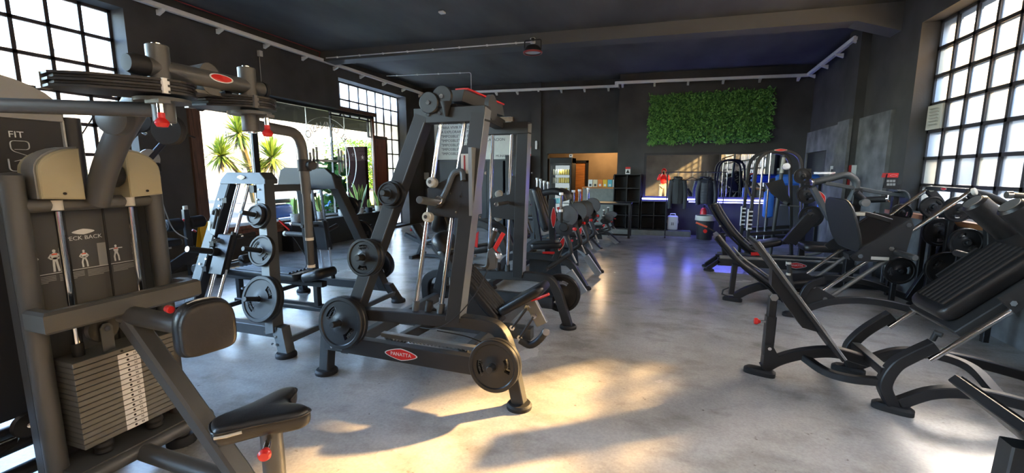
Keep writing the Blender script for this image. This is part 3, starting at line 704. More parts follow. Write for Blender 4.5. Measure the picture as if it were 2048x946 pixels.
# case, bin, extinguisher
cs = thing('first_aid_case', 'white first aid case standing upright on the plinth', 'case', (.27, 11.6, .126)); o = V((.27, 11.6, .126))
m = MB(); m.box(o+V((0, 0, .19)), (.25, .13, .37), None, .03); m.build('shell', 'white', cs)
m = MB(); m.tube([o+V((-.06, 0, .37)), o+V((-.06, 0, .42)), o+V((.06, 0, .42)), o+V((.06, 0, .37))], .012, 8, fil=.02); m.build('handle', 'white', cs)
for sx in (-1, 1): m = MB(); m.box(o+V((sx*.128, -.02, .22)), (.02, .05, .07), None, .004); m.build('latch', 'off_white', cs)
for a in (-1, 1):
    for b in (-1, 1): m = MB(); m.box(o+V((a*.018, -.067, .17+b*.018)), (.022, .006, .022)); m.build('emblem', 'black', cs, smooth=0)
bn = thing('trash_bin', 'black round waste bin with a white liner by the blue lights', 'bin', PZ(1404, 474, 0)); o = V((.98, 11.18, 0)); bn.location = o
m = MB(); m.lathe([(0, .001), (.17, .001), (.21, .56), (.20, .56), (.165, .03), (0, .03)], o, Z, 24); m.build('bucket', 'trash', bn)
m = MB(); m.lathe([(.19, .50), (.216, .565), (.222, .53), (.225, .45), (.221, .45), (.214, .54)], o, Z, 18); m.build('liner', 'off_white', bn)
ex = thing('fire_extinguisher', 'red fire extinguisher behind the waste bin', 'extinguisher', o+V((-.02, .34, 0))); o2 = V(ex.location)
m = MB(); m.lathe([(0, .24), (.07, .24), (.075, .27), (.075, .62), (.05, .70), (.02, .72), (0, .72)], o2, Z, 18); m.build('cylinder_body', 'red', ex)
m = MB(); m.cyl(o2+V((0, 0, .72)), o2+V((0, 0, .79)), .022, 10); m.box(o2+V((.02, -.03, .79)), (.03, .12, .02)); m.build('valve', 'black', ex)
m = MB(); m.tube([o2+V((.02, -.02, .77)), o2+V((.1, -.04, .7)), o2+V((.09, -.03, .42))], .012, 8, fil=.05); m.build('hose', 'black', ex)
m = MB(); m.cyl(o2, o2+V((0, 0, .24)), .09, 16); m.build('stand', 'frame_black', ex)
# mirror with frame, blue light strips on a ledge
mr = thing('wall_mirror', 'wide wall mirror reflecting the gym and a person in red', 'mirror', (1.05, 11.76, .93))
m = MB(); m.ab((-.42, 11.77, .97), (2.55, 11.785, 1.99)); m.build('glass', 'mirror', mr, smooth=0)
for a, b in (((-.48, 11.755, .91), (-.42, 11.799, 2.05)), ((2.55, 11.755, .91), (2.61, 11.799, 2.05)), ((-.42, 11.755, 1.99), (2.55, 11.799, 2.05)), ((-.42, 11.755, .91), (2.55, 11.799, .97))):
    m = MB(); m.ab(a, b); m.build('frame_rail', 'frame', mr, smooth=0)
lg = thing('mirror_ledge', 'black ledge with two lines of blue light below the mirror', 'ledge', (.9, 11.65, .84))
m = MB(); m.ab((-.50, 11.56, .865), (2.45, 11.75, .90)); m.build('shelf_board', 'frame_black', lg, smooth=0)
for a, b in ((-.48, 2.40),): 
    m = MB(); m.cyl((a, 11.545, .91), (b, 11.545, .91), .019, 10); m.build('light_tube', 'led_blue', lg)
for a, b in ((-.45, .14), (.62, 2.40)):
    m = MB(); m.cyl((a, 11.545, .85), (b, 11.545, .85), .008, 8); m.build('light_tube', 'led_blue', lg)
# garment rail, hangers, jackets
gr = thing('garment_rail', 'thin black garment rail standing before the mirror', 'rail', (.75, 11.3, 0))
for xx in (.10, 1.35):
    m = MB(); m.tube([(xx, 11.3, .02), (xx, 11.3, 1.57)], .012, 8); m.build('upright', 'black', gr)
    m = MB(); m.bar([(xx, 11.0, .02), (xx, 11.39, .02)], .03, .03); m.build('foot', 'black', gr)
m = MB(); m.tube([(.06, 11.3, 1.57), (1.39, 11.3, 1.57)], .012, 8); m.build('crossbar', 'black', gr)
def hanger(x, jk=True):
    h = thing('coat_hanger', 'black hanger carrying the grey jacket' if x < .4 else ('black hanger carrying the quilted navy jacket' if x > .8 else 'empty black hanger between the two jackets'), 'hanger', (x, 11.3, 1.40), 'hangers on the garment rail')
    m = MB(); m.tube([(x, 11.3, 1.44), (x, 11.3, 1.545), (x+.012, 11.3, 1.585), (x-.012, 11.3, 1.59), (x-.022, 11.3, 1.565)], .0035, 6); m.build('hook', 'steel', h)
    m = MB(); m.tube([(x-.2, 11.3, 1.37), (x, 11.3, 1.45), (x+.2, 11.3, 1.37), (x-.2, 11.3, 1.37)], .006, 6); m.build('shoulder_bar', 'black', h)
def jacket(x, w, L, M, label, quilt=False, sleeve=0.62):
    j = thing('jacket', label, 'jacket', (x, 11.27, 1.40-L), None)
    m = MB(); n = 20; rows = 26; vs = []; fs = []
    for r in range(rows):
        t = r/(rows-1); z = 1.42 - L*t
        hw = w*(0.24+0.76*min(1, t/0.12)**.5)*.5*(1+0.05*math.sin(t*4)); dp = (.05+.05*min(1, t/.2))*(1+(0.14*abs(math.sin(t*math.pi*9)) if quilt else 0.0))
        for k in range(n):
            a = 2*math.pi*k/n; wob = 1+.06*math.sin(3*a+t*5)*(0 if quilt else 1)
            vs.append((x+hw*math.cos(a)*wob, 11.29+dp*math.sin(a)*wob, z))
    for r in range(rows-1):
        for k in range(n): k2 = (k+1) % n; fs.append((r*n+k, r*n+k2, (r+1)*n+k2, (r+1)*n+k))
    fs.append(tuple(range(n))); fs.append(tuple((rows-1)*n+k for k in range(n)))
    m.raw(vs, fs); m.build('body', M, j, 60)
    for s_ in (-1, 1):
        p = [V((x+s_*w*.42, 11.29, 1.36)), V((x+s_*w*.56, 11.26, 1.36-sleeve*.35)), V((x+s_*w*.60, 11.24, 1.36-sleeve*.7)), V((x+s_*w*.57, 11.23, 1.36-sleeve))]
        P = smooth_path(p, 8); m = MB(); m.tube(P, .062, 12, scales=[(1-.35*k/len(P))*(1+(.12*abs(math.sin(k*1.1)) if quilt else .03*math.sin(k*1.7))) for k in range(len(P))]); m.build('sleeve', M, j, 60)
    m = MB(); pts = [(x+.075*math.cos(a), 11.28+.05*math.sin(a), 1.43+.02*math.sin(a)) for a in np.linspace(0, 2*math.pi, 16, endpoint=False)]; m.tube(pts, .022, 8, closed=True); m.build('collar', M, j, 60)
    m = MB(); m.tube([(x, 11.185 if quilt else 11.19, 1.38), (x+.005, 11.175, 1.1), (x, 11.18, 1.43-L)], .006, 6); m.build('zip', 'black', j)
hanger(.345); hanger(.66); hanger(.98)
jacket(.345, .29, .60, 'jacket_grey', 'charcoal grey zipped jacket hanging before the mirror', False, .66)
jacket(.98, .33, .60, 'jacket_navy', 'navy quilted jacket hanging before the mirror', True, .56)
# green leaf panel
gp = thing('leaf_panel', 'large rectangular panel of green artificial leaves on the back wall', 'plant wall', (.95, 11.7, 2.3))
m = MB(); m.ab((-.38, 11.74, 2.32), (2.28, 11.79, 3.44)); m.build('backing', 'leaf_dark', gp, smooth=0)
m = MB(); rng = random.Random(3); NL = 5200
for k in range(NL):
    x = rng.uniform(-.42, 2.32); z = rng.uniform(2.27, 3.47)
    edge = x < -.36 or x > 2.26 or z < 2.33 or z > 3.42
    if edge and rng.random() < .35: continue
    c = V((x, 11.74-rng.uniform(.0, .10), z)); 
    a = rng.uniform(0, 6.283); tilt = rng.uniform(-.9, .5)
    d = V((math.cos(a), -abs(rng.uniform(.1, 1.0)), math.sin(a)-.35)).normalized(); s_ = d.cross(V((rng.uniform(-.4, .4), -1, rng.uniform(-.2, .8)))).normalized(); L = rng.uniform(.05, .10); w = L*rng.uniform(.16, .28)
    nrm = d.cross(s_)
    m.raw([c, c+d*L*.45+s_*w+nrm*.006, c+d*L-nrm*.006, c+d*L*.45-s_*w+nrm*.006], [(0, 1, 2), (0, 2, 3)])
fo = m.build('foliage', 'leaf_wall', gp, smooth=0); fo['kind'] = 'stuff'
# trailing fern fronds at lower edge
for fx in (-.28, .14, 1.25):
    m = MB()
    for k in range(60):
        a = rng.uniform(-1, 1); d = V((a*.7, -.25, -1)).normalized(); c = V((fx+rng.uniform(-.08, .08), 11.68, 2.36)); L = rng.uniform(.08, .18); s_ = d.cross(Y).normalized()
        m.raw([c, c+d*L*.5+s_*.008, c+d*L, c+d*L*.5-s_*.008], [(0, 1, 2), (0, 2, 3)])
    f2 = m.build('fern', 'leaf_wall', gp, smooth=0); f2['kind'] = 'stuff'
# quote board
yb = YB2-0.03
pTL = PY(868, 240, yb); pBR = PY(1022, 318, yb)
qb = thing('quote_board', 'long pale framed board with a printed quotation on the black wall', 'sign', ((pTL.x+pBR.x)/2, yb, pBR.z))
m = MB(); m.ab((pTL.x, yb, pBR.z), (pBR.x, yb+.025, pTL.z)); m.build('panel', 'sign_paper', qb, smooth=0)
m = MB(); m.ab((pTL.x-.03, yb-.01, pBR.z-.06), (pBR.x+.03, yb+.028, pBR.z-.001)); m.build('ledge', 'frame', qb, smooth=0)
lines = ['"IMPOSIBLE" ES SOLO UNA PALABRA', 'PARA VIVIR FACILMENTE SIN ATREVERSE', 'A EXPLORAR EL PODER QUE TIENEN', '"IMPOSIBLE" NO ES UN HECHO', '"IMPOSIBLE" NO ES UNA DECLARACION', '"IMPOSIBLE" ES UN RETO', '"IMPOSIBLE" ES TEMPORAL', '"IMPOSIBLE" NO ES NADA']
hz = (pTL.z-pBR.z)
for k, t in enumerate(lines):
    m = MB(); m.text(t, (pTL.x+.24, yb-.001, pTL.z-hz*(.10+.108*k)), X, Z, .115, .002, 'LEFT'); m.build('lettering', 'black', qb, smooth=0)
m = MB(); m.text('MUHAMMAD ALI', (pBR.x-.48, yb-.001, pBR.z+.09), X, Z, .10, .002, 'LEFT'); m.build('lettering', 'black', qb, smooth=0)
a_ = PY(957, 244, YB2-.06); b_ = PY(1027, 234, YB2-.06)
m = MB(); m.ab((a_.x, YB2-.12, a_.z-.02), (b_.x, YB2-.005, b_.z), .004); tag(m.build('wooden_shutter_box', 'wood_pale', smooth=0), 'pale wooden box mounted above the quotation board', 'box')
c_ = PY(1063, 302, YB2-.11)
sg = thing('fire_sign', 'small orange red fire equipment sign on the black wall', 'sign', (c_.x, YB2-.11, c_.z-.13))
m = MB(); m.ab((c_.x-.095, YB2-.012, c_.z-.14), (c_.x+.095, YB2-.004, c_.z+.13)); m.build('plate', 'orange_red', sg, smooth=0)
m = MB(); m.ab((c_.x-.06, YB2-.016, c_.z-.08), (c_.x-.035, YB2-.0125, c_.z+.09)); m.ab((c_.x-.06, YB2-.016, c_.z-.0), (c_.x+.03, YB2-.0125, c_.z+.02)); m.ab((c_.x+.01, YB2-.016, c_.z-.08), (c_.x+.06, YB2-.0125, c_.z+.09)); m.build('pictogram', 'white_print', sg, smooth=0)
c_ = PY(1076, 290, YB2-.12); m = MB(); m.box((-3.46, YB2-.12, c_.z), (.07, .04, .24), None, .015); tag(m.build('emergency_light', 'white'), 'slim white emergency light on the black pilaster', 'light')
# dark wall cabinets
cb = thing('wall_cabinet', 'tall blue black cabinet below the fire sign', 'cabinet', (-3.9, 12.1, 0))
m = MB(); m.ab((-4.3, 11.95, 0), (-3.64, 12.24, 2.05), .004); m.build('body', 'jacket_navy', cb, smooth=0)
for a, b in ((-4.29, -3.975), (-3.965, -3.65)):
    m = MB(); m.ab((a, 11.93, .06), (b, 11.949, 2.04)); dd = m.build('door', 'shroud_dark', cb, smooth=0)
    m = MB(); m.box(((a if a > -4 else b)+(.04 if a > -4 else -.04), 11.92, 1.1), (.015, .02, .12)); m.build('handle', 'frame', dd, smooth=0)
cb = thing('locker_bank', 'long blue black lockers below the quotation board', 'cabinet', (-5.3, 12.1, 0))
m = MB(); m.ab((-6.4, 11.95, 0), (-4.36, 12.33, 1.9)); m.build('body', 'jacket_navy', cb, smooth=0)
for k in range(4):
    m = MB(); m.ab((-6.38+k*.505, 11.93, .06), (-5.885+k*.505, 11.949, 1.88)); m.build('door', 'shroud_dark', cb, smooth=0)
c_ = PX(853, 349, XL+.02)
m = MB(); m.box(PY(853, 352, YB2-.03), (.16, .05, .22), None, .01); tag(m.build('wall_box', 'off_white'), 'pale electrical box low on the back wall', 'box')
# ================================================================ outside the shopfront
def gz(x): return -0.06 + max(0, (-x-7.6))*0.088
m = MB(); m.prism([V((-7.56, -30, gz(-7.56))), V((-10.2, -30, gz(-10.2))), V((-10.2, 60, gz(-10.2))), V((-7.56, 60, gz(-7.56)))], (0, 0, -.2)); struct(m.build('pavement', 'pavement', smooth=0), 'pavement outside the shop')
m = MB(); m.prism([V((-10.2, -30, gz(-10.2)-.06)), V((-19, -30, gz(-19)-.06)), V((-19, 60, gz(-19)-.06)), V((-10.2, 60, gz(-10.2)-.06))], (0, 0, -.2)); struct(m.build('road', 'asphalt', smooth=0), 'asphalt street outside the shop')
m = MB(); m.prism([V((-19, -30, gz(-19))), V((-60, -30, gz(-24))), V((-60, 60, gz(-24))), V((-19, 60, gz(-19)))], (0, 0, -.2)); struct(m.build('far_pavement', 'pavement', smooth=0), 'far pavement of the street')
m = MB(); m.ab((-400, -300, -2.2), (-60, 300, -2)); struct(m.build('ground', 'pavement', smooth=0), 'ground beyond the street')
# white industrial building across the street
bz = gz(-24)
bd = thing('street_building', 'long white industrial building across the street', 'building', (-27, 24, bz))
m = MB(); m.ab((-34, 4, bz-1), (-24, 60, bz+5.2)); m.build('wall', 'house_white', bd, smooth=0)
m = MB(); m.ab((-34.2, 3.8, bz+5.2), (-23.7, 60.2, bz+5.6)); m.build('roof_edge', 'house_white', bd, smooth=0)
for y0, y1, z0, z1, M, nm in ((17.2, 18.3, 1.2, 2.4, 'house_blue', 'window'), (19.2, 22.8, 0.05, 2.5, 'house_blue', 'garage_door'), (27, 29, 1.2, 2.5, 'house_blue', 'window'), (31, 33, 1.2, 2.5, 'house_blue', 'window'), (24.3, 25.6, .05, 2.3, 'house_green', 'door'), (13, 14.6, 1.1, 2.3, 'house_blue', 'window')):
    m = MB(); m.ab((-24.03, y0-.1, bz+z0-.05), (-23.96, y1+.1, bz+z1+.1)); f_ = m.build(nm, 'pavement', bd, smooth=0)
    m = MB(); m.ab((-23.96, y0, bz+z0), (-23.93, y1, bz+z1)); m.build('pane' if nm == 'window' else 'leaf', M, f_, smooth=0)
gw = thing('garden_wall', 'low pale wall with green gate in front of the white building', 'wall', (-22.4, 16, gz(-22.4)))
m = MB(); m.ab((-22.5, 14.2, bz-.5), (-22.3, 17.6, bz+.75)); m.build('masonry', 'house_white', gw, smooth=0)
m = MB(); m.ab((-22.48, 17.7, bz), (-22.4, 18.5, bz+1.6)); m.build('gate', 'house_green', gw, smooth=0)
m = MB(); m.ab((-22.5, 18.6, bz-.5), (-22.3, 29, bz+.45)); m.build('masonry', 'house_white', gw, smooth=0)
# neighbour house on the far right of the shop view, pale wall and fence
fn = thing('street_fence', 'pale panel fence across the street behind the palm', 'fence', (-21, 27, bz))
for k in range(9): m = MB(); m.ab((-21.05, 22+k*1.5, bz-.3), (-20.95, 23.46+k*1.5, bz+1.5)); m.build('panel', 'house_white', fn, smooth=0)
# our own block casts the street shade
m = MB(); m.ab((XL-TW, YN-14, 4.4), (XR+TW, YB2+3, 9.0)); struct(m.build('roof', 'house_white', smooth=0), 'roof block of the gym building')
m = MB(); m.ab((-10.6, 6.2, 3.06), (XL-TW, 14.5, 3.2)); struct(m.build('canopy', 'canopy_dark', smooth=0), 'dark canopy over the shopfront')
m = MB(); m.ab((-8.2, 10.0, 0.02), (-7.6, 10.12, 2.25)); struct(m.build('porch_wall', 'maroon', smooth=0), 'dark maroon porch panel outside the glass')
# neighbour on the sunny side
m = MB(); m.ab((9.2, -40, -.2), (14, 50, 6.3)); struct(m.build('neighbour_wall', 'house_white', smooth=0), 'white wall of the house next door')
m = MB(); m.ab((XR+TW, -40, -.2), (9.2, 50, -.05)); struct(m.build('side_yard', 'pavement', smooth=0), 'paved yard on the sunny side')
# yucca
def yucca(name, base, h, label, rosettes, M='leaf_yucca'):
    r = thing(name, label, 'tree', base); base = V(base)
    for k, (dx, dy, hz_, n, L) in enumerate(rosettes):
        top = base + V((dx, dy, hz_))
        m = MB(); m.tube(smooth_path([base, base+V((dx*.2, dy*.2, hz_*.5)), top], 4), .11, 8); m.build('trunk', 'leaf_dry', r)
        m = MB(); rg = random.Random(k+11)
        for i in range(n):
            a = rg.uniform(0, 6.283); e = rg.uniform(-.7, 1.45); d = V((math.cos(a)*math.cos(e), math.sin(a)*math.cos(e), math.sin(e))); s_ = d.cross(Z).normalized(); l = L*rg.uniform(.7, 1.1)
            drop = V((0, 0, -.12*l)); m.raw([top-s_*.02, top+s_*.02, top+d*l*.55+s_*.032, top+d*l*.55-s_*.032, top+d*l+drop], [(0, 1, 2, 3), (3, 2, 4)])
        f_ = m.build('crown', M, r, smooth=0); f_['kind'] = 'stuff'
        m = MB()
        for i in range(40):
            a = rg.uniform(0, 6.283); d = V((math.cos(a)*.35, math.sin(a)*.35, -1)).normalized(); s_ = d.cross(Z).normalized(); l = L*rg.uniform(.5, .9)
            m.raw([top-s_*.02, top+s_*.02, top+d*l*.6+s_*.025, top+d*l], [(0, 1, 2, 3)])
        f_ = m.build('dry_skirt', 'leaf_dry', r, smooth=0); f_['kind'] = 'stuff'
pb = PX(505, 345, -14); g0 = gz(-14)
yucca('yucca_tree', (-14, pb.y, g0), 3, 'spiky yellow green yucca seen through the shop glass', [(0, .9, 1.6, 260, 1.05), (.1, -.5, 2.4, 240, .9), (-.2, .2, 1.1, 240, .95), (.2, -1.3, 1.6, 220, .85)])
def bush(name, c, size, n, M, label, leaf=.16, cat='hedge', seed=1):
    c = V(c); r = thing(name, label, cat, c); rg = random.Random(seed)
    m = MB()
    for k in range(5): a = rg.uniform(0, 6.28); m.tube([c+V((0, 0, 0)), c+V((size[0]*.3*math.cos(a), size[1]*.3*math.sin(a), size[2]*.8))], .04, 6)
    m.build('stems', 'wood_dark', r)
    m = MB()
    for k in range(n):
        p = V((rg.gauss(0, .42), rg.gauss(0, .42), rg.uniform(.02, 1)))
        q = c + V((max(-1, min(1, p.x))*size[0]*.5, max(-1, min(1, p.y))*size[1]*.5, p.z*size[2])); a = rg.uniform(0, 6.28); d = V((math.cos(a), math.sin(a), rg.uniform(-.6, .8))).normalized(); s_ = d.cross(V((rg.uniform(-1, 1), rg.uniform(-1, 1), 1))).normalized()
        l = leaf*rg.uniform(.7, 1.2); m.raw([q, q+d*l*.5+s_*l*.35, q+d*l, q+d*l*.5-s_*l*.35], [(0, 1, 2), (0, 2, 3)])
    f_ = m.build('foliage', M, r, smooth=0); f_['kind'] = 'stuff'
h1 = PX(712, 300, -15.5); bush('hedge', (-15.5, h1.y+1, gz(-15.5)), (1.6, 7.5, 2.6), 5200, 'leaf_hedge', 'sunlit bright green hedge seen through the shop glass', .17)
m = MB(); p_ = PX(708, 340, -12.5); m.ab((-12.2, p_.y-4, gz(-12)), (-10.6, p_.y+4, gz(-12)+.35)); tag(m.build('lawn_strip', 'leaf_hedge', smooth=0), 'bright green lawn strip under the hedge', 'lawn', kind='structure')
# scooter on the pavement
def scooter(o, label):
    o = V(o); s_ = thing('scooter', label, 'scooter', o)
    for dy, nm in ((-.6, 'wheel'), (.6, 'wheel')):
        m = MB(); pts = [o+V((0, dy+.2*math.cos(a), .25+.2*math.sin(a))) for a in np.linspace(0, 6.283, 18, endpoint=False)]; m.tube(pts, .05, 8, closed=True); m.cyl(o+V((-.03, dy, .25)), o+V((.03, dy, .25)), .06, 10); m.build(nm, 'rubber', s_)
    m = MB(); m.pad(o+V((0, -.35, .55)), Y, Z, .75, .34, .26, .1); m.pad(o+V((0, .05, .30)), Y, X, .6, .3, .1, .05); m.build('body', 'blue', s_, 60)
    m = MB(); m.pad(o+V((0, -.35, .80)), Y, X, .65, .26, .1, .08); m.build('seat', 'leather', s_, 60)
    m = MB(); m.pad(o+V((0, .42, .62)), Z, X, .75, .38, .1, .1); m.build('front_shield', 'white', s_, 60)
    m = MB(); m.tube([o+V((0, .6, .25)), o+V((0, .42, 1.0))], .03, 8); m.tube([o+V((-.32, .36, 1.06)), o+V((0, .42, 1.0)), o+V((.32, .36, 1.06))], .018, 8); m.build('handlebar', 'frame_black', s_)
    for sx in (-1, 1): m = MB(); m.tube([o+V((sx*.25, .38, 1.05)), o+V((sx*.3, .4, 1.22))], .006, 6); m.lathe([(0, 0), (.06, 0), (.06, .012), (0, .012)], o+V((sx*.3, .4, 1.25)), -Y, 14); m.build('rear_mirror', 'chrome', s_)
p_ = PX(684, 345, -9.2); scooter((-9.2, p_.y, gz(-9.2)), 'blue and white scooter parked behind the dumbbell decal')
p_ = PX(577, 380, -9.0); scooter((-9.0, p_.y, gz(-9.0)), 'blue and white scooter parked behind the grey rack')
# plant outside by the maroon porch
p_ = V((-8.05, 9.3, 0)); bush('potted_tree', (p_.x, p_.y, 0.0), (.5, .6, 1.9), 260, 'leaf_dark', 'dark large leaved plant outside the shop glass', .30, 'plant', 9)
# ---- potted snake plants on the ledge
def snake_plant(o, n, h, seed, label, pot=(.10, .17), M='pot_grey'):
    o = V(o); rg = random.Random(seed); r = thing('potted_snake_plant', label, 'plant', o, 'potted plants on the ledge')
    pr, ph = pot
    m = MB(); prof = [(0, 0), (pr*.86, 0), (pr*.9, .006)]
    for k in range(9): prof += [(pr*(.9+.1*k/8)+.002, ph*(k+.25)/9), (pr*(.9+.1*k/8)-.002, ph*(k+.75)/9)]
    prof += [(pr, ph), (pr*.88, ph), (pr*.86, ph*.9), (0, ph*.9)]; m.lathe(prof, o, Z, 24); m.build('pot', M, r)
    m = MB(); m.lathe([(0, ph*.9), (pr*.86, ph*.88), (pr*.86, ph*.86), (0, ph*.86)], o, Z, 16); m.build('soil', 'soil', r)
    for k in range(n):
        a = rg.uniform(0, 6.283); rr = rg.uniform(0, pr*.55); b = o+V((rr*math.cos(a), rr*math.sin(a), ph*.85)); H_ = h*rg.uniform(.6, 1.0); lean = rg.uniform(.05, .38); d = V((math.cos(a)*lean, math.sin(a)*lean, 1)).normalized()
        s_ = d.cross(V((math.cos(a+1.57+rg.uniform(-.8, .8)), math.sin(a+1.57), 0))).cross(d).normalized(); W = .028*rg.uniform(.8, 1.25); nr = d.cross(s_).normalized()
        segs = 7; L_ = []
        for i in range(segs+1):
            t = i/segs; w = W*(.55+.75*math.sin(min(1, t*1.25)*1.9))*(1-t**4) if i < segs else .001
            c = b + d*(H_*t) + V((math.cos(a), math.sin(a), 0))*(.12*lean*H_*t*t) + s_*(.012*math.sin(t*5+k)); tw = math.sin(t*2.2+k)*.5; ss = s_*math.cos(tw)+nr*math.sin(tw); L_.append((c, ss, max(w, .001)))
        m1 = MB(); vs = []; fs = []
        for c, ss, w in L_: vs += [c-ss*w*.72, c+nr*(w*.22), c+ss*w*.72]
        for i in range(segs): fs += [(3*i, 3*i+1, 3*i+4, 3*i+3), (3*i+1, 3*i+2, 3*i+5, 3*i+4)]
        m1.raw(vs, fs); lf = m1.build('leaf', 'snake_leaf', r, 60)
        m1 = MB(); vs = []; fs = []
        for c, ss, w in L_: vs += [c-ss*w, c-ss*w*.71, c+ss*w*.71, c+ss*w]
        for i in range(segs): fs += [(4*i, 4*i+1, 4*i+5, 4*i+4), (4*i+2, 4*i+3, 4*i+7, 4*i+6)]
        m1.raw(vs, fs); m1.build('leaf_margin', 'snake_edge', lf, 60)
zt = .571
for u, v, n, h, lab, pot, Mm in ((594, 437, 5, .42, 'sparse snake plant in a ribbed grey pot at the near end of the ledge', (.12, .17), 'pot_grey'), (641, 430, 9, .52, 'dense snake plant in a grey pot behind the hanging handle', (.085, .16), 'pot_grey'), (684, 425, 8, .56, 'tall snake plant on the ledge before the scooter', (.085, .15), 'pot_grey'), (719, 421, 10, .68, 'tallest snake plant in a pale pot on the ledge', (.10, .15), 'off_white'), (738, 416, 7, .26, 'small low snake plant in a dark pot on the ledge', (.09, .13), 'frame'), (757, 415, 8, .46, 'snake plant in a pale pot at the far end of the ledge', (.09, .14), 'off_white')):
    p_ = PX(u, v, -6.99); snake_plant((-6.99, p_.y, zt), n, h, int(u), lab, pot, Mm)
# ---- wet floor sign
p_ = PX(413, 475, -6.85)
wf = thing('wet_floor_sign', 'yellow folding wet floor sign leaning by the timber jamb', 'sign', (p_.x, p_.y, 0)); o = V((p_.x, p_.y, 0))
for s_, yy in ((1, 'front'), (-1, 'back')):
    t0 = o+V((.02*s_, 0, .74)); b0 = o+V((.15*s_, 0, .0)); d = (t0-b0).normalized(); n_ = d.cross(Y).normalized()*(1 if s_ > 0 else -1)
    out = [b0+Y*-.15, b0+Y*.15, t0+Y*.10, t0+Y*.06+d*.04, t0-Y*.06+d*.04, t0-Y*.10]; m = MB(); m.prism(out, n_*.012); pn = m.build('panel', 'yellow', wf, smooth=0)
    if s_ > 0:
        nn = d.cross(-Y).normalized(); nn = nn if nn.x > 0 else -nn; ux = Y if Y.cross(d).dot(nn) > 0 else -Y
        m = MB(); c = b0+d*.32+nn*.014; tri = [c+ux*-.08-d*.06, c+ux*.08-d*.06, c+d*.09]; m.tube(tri, .005, 6, closed=True); m.tube([c-ux*.02-d*.03, c+d*.02, c+ux*.03-d*.02], .006, 6); m.build('warning_mark', 'red_dark', pn)
        m = MB(); m.text('CAUTION', b0+d*.52+nn*.013, ux, d, .045, .002); m.build('lettering', 'red_dark', pn, smooth=0)
        m = MB(); m.text('WET FLOOR', b0+d*.46+nn*.013, ux, d, .035, .002); m.build('lettering', 'red_dark', pn, smooth=0)
        m = MB(); c = b0+d*.62+nn*.0125; m.prism([c-ux*.025-d*.02, c+ux*.025-d*.02, c+ux*.025+d*.02, c-ux*.025+d*.02], nn*.003); m.build('grip_slot', 'white', pn, smooth=0)
# ================================================================ weight plates (one prototype per size, then copies)
def plate_proto(R, T, kg, holes=2, M='plate_rubber', word=True):
    root = bpy.data.objects.new('weight_plate', None)
    NA = 60; rad = [.026, R*.22, R*.30, R*.46, R*.68, R*.82, R*.86, R*.97, R]
    prof = [T*.5, T*.5, T*.34, T*.30, T*.30, T*.30, T*.5, T*.5, T*.36]
    def inhole(i, k):
        if i != 3: return False
        a = (k+.5)/NA*360
        return any(abs(((a-c+180) % 360)-180) < 27 for c in [90+360*h/holes for h in range(holes)]) if holes else False
    m = MB(); nr = len(rad)
    for side in (1, -1):
        for i in range(nr):
            for k in range(NA): a = 2*math.pi*k/NA; m.v.append((rad[i]*math.cos(a), rad[i]*math.sin(a), side*prof[i]))
    o = nr*NA
    for i in range(nr-1):
        for k in range(NA):
            k2 = (k+1) % NA
            if inhole(i, k):
                for a, b, c_, d in ((i, k, i, k2), (i+1, k2, i+1, k)): m.f.append((a*NA+b, c_*NA+d, o+c_*NA+d, o+a*NA+b))
                if not inhole(i, (k-1) % NA): m.f.append((i*NA+k, (i+1)*NA+k, o+(i+1)*NA+k, o+i*NA+k))
                if not inhole(i, k2): m.f.append((i*NA+k2, (i+1)*NA+k2, o+(i+1)*NA+k2, o+i*NA+k2))
                continue
            m.f.append((i*NA+k, i*NA+k2, (i+1)*NA+k2, (i+1)*NA+k)); m.f.append((o+i*NA+k, o+(i+1)*NA+k, o+(i+1)*NA+k2, o+i*NA+k2))
    for k in range(NA):
        k2 = (k+1) % NA; m.f.append(((nr-1)*NA+k, (nr-1)*NA+k2, o+(nr-1)*NA+k2, o+(nr-1)*NA+k)); m.f.append((k, o+k, o+k2, k2))
    parts = [('body', m, M, 40)]
    h = MB(); h.lathe([(.025, -T*.5-.002), (.036, -T*.5-.002), (.036, T*.5+.002), (.025, T*.5+.002), (.025, -T*.5-.002)], (0, 0, 0), Z, 24); parts.append(('hub_ring', h, 'plate_iron', 40))
    if word:
        t = MB(); ts = R*.145
        t.text('PANATTA', (0, 0, T*.30+.001), X, Y, ts, .003, arc=R*.56); parts.append(('lettering', t, 'emboss', 0))
        t = MB(); t.text('SPORT', (0, 0, T*.30+.001), X, Y, ts*.7, .003, arc=R*.42); parts.append(('lettering', t, 'emboss', 0))
        t = MB(); t.text(kg, (0, -R*.60, T*.30+.001), X, Y, ts*1.05, .003); parts.append(('lettering', t, 'emboss', 0))
    return [(n, mm.mesh(n, M_, s_)) for n, mm, M_, s_ in parts]
PLATES = {}
def put_plate(R, T, kg, c, out, label, spin=0.0, holes=2, M='plate_rubber', word=True, group='rubber weight plates on the machines'):
    key = (R, T, kg, holes, M, word)
    if key not in PLATES: PLATES[key] = plate_proto(R, T, kg, holes, M, word)
    x, y, z = frame_of(out)
    Rm = Matrix((x, y, z)).transposed() @ Matrix.Rotation(spin, 3, 'Z')
    o = thing('weight_plate', label, 'weight plate', c, group); o.rotation_euler = Rm.to_euler()
    for n, me in PLATES[key]:
        p = bpy.data.objects.new(n, me); COL.objects.link(p); p.parent = o
    return o
def foot_disc(mb, p, r=.075, h=.03):
    p = V(p); mb.lathe([(0, 0), (r, 0), (r, h*.6), (r*.86, h), (0, h)], (p.x, p.y, 0), Z, 24)
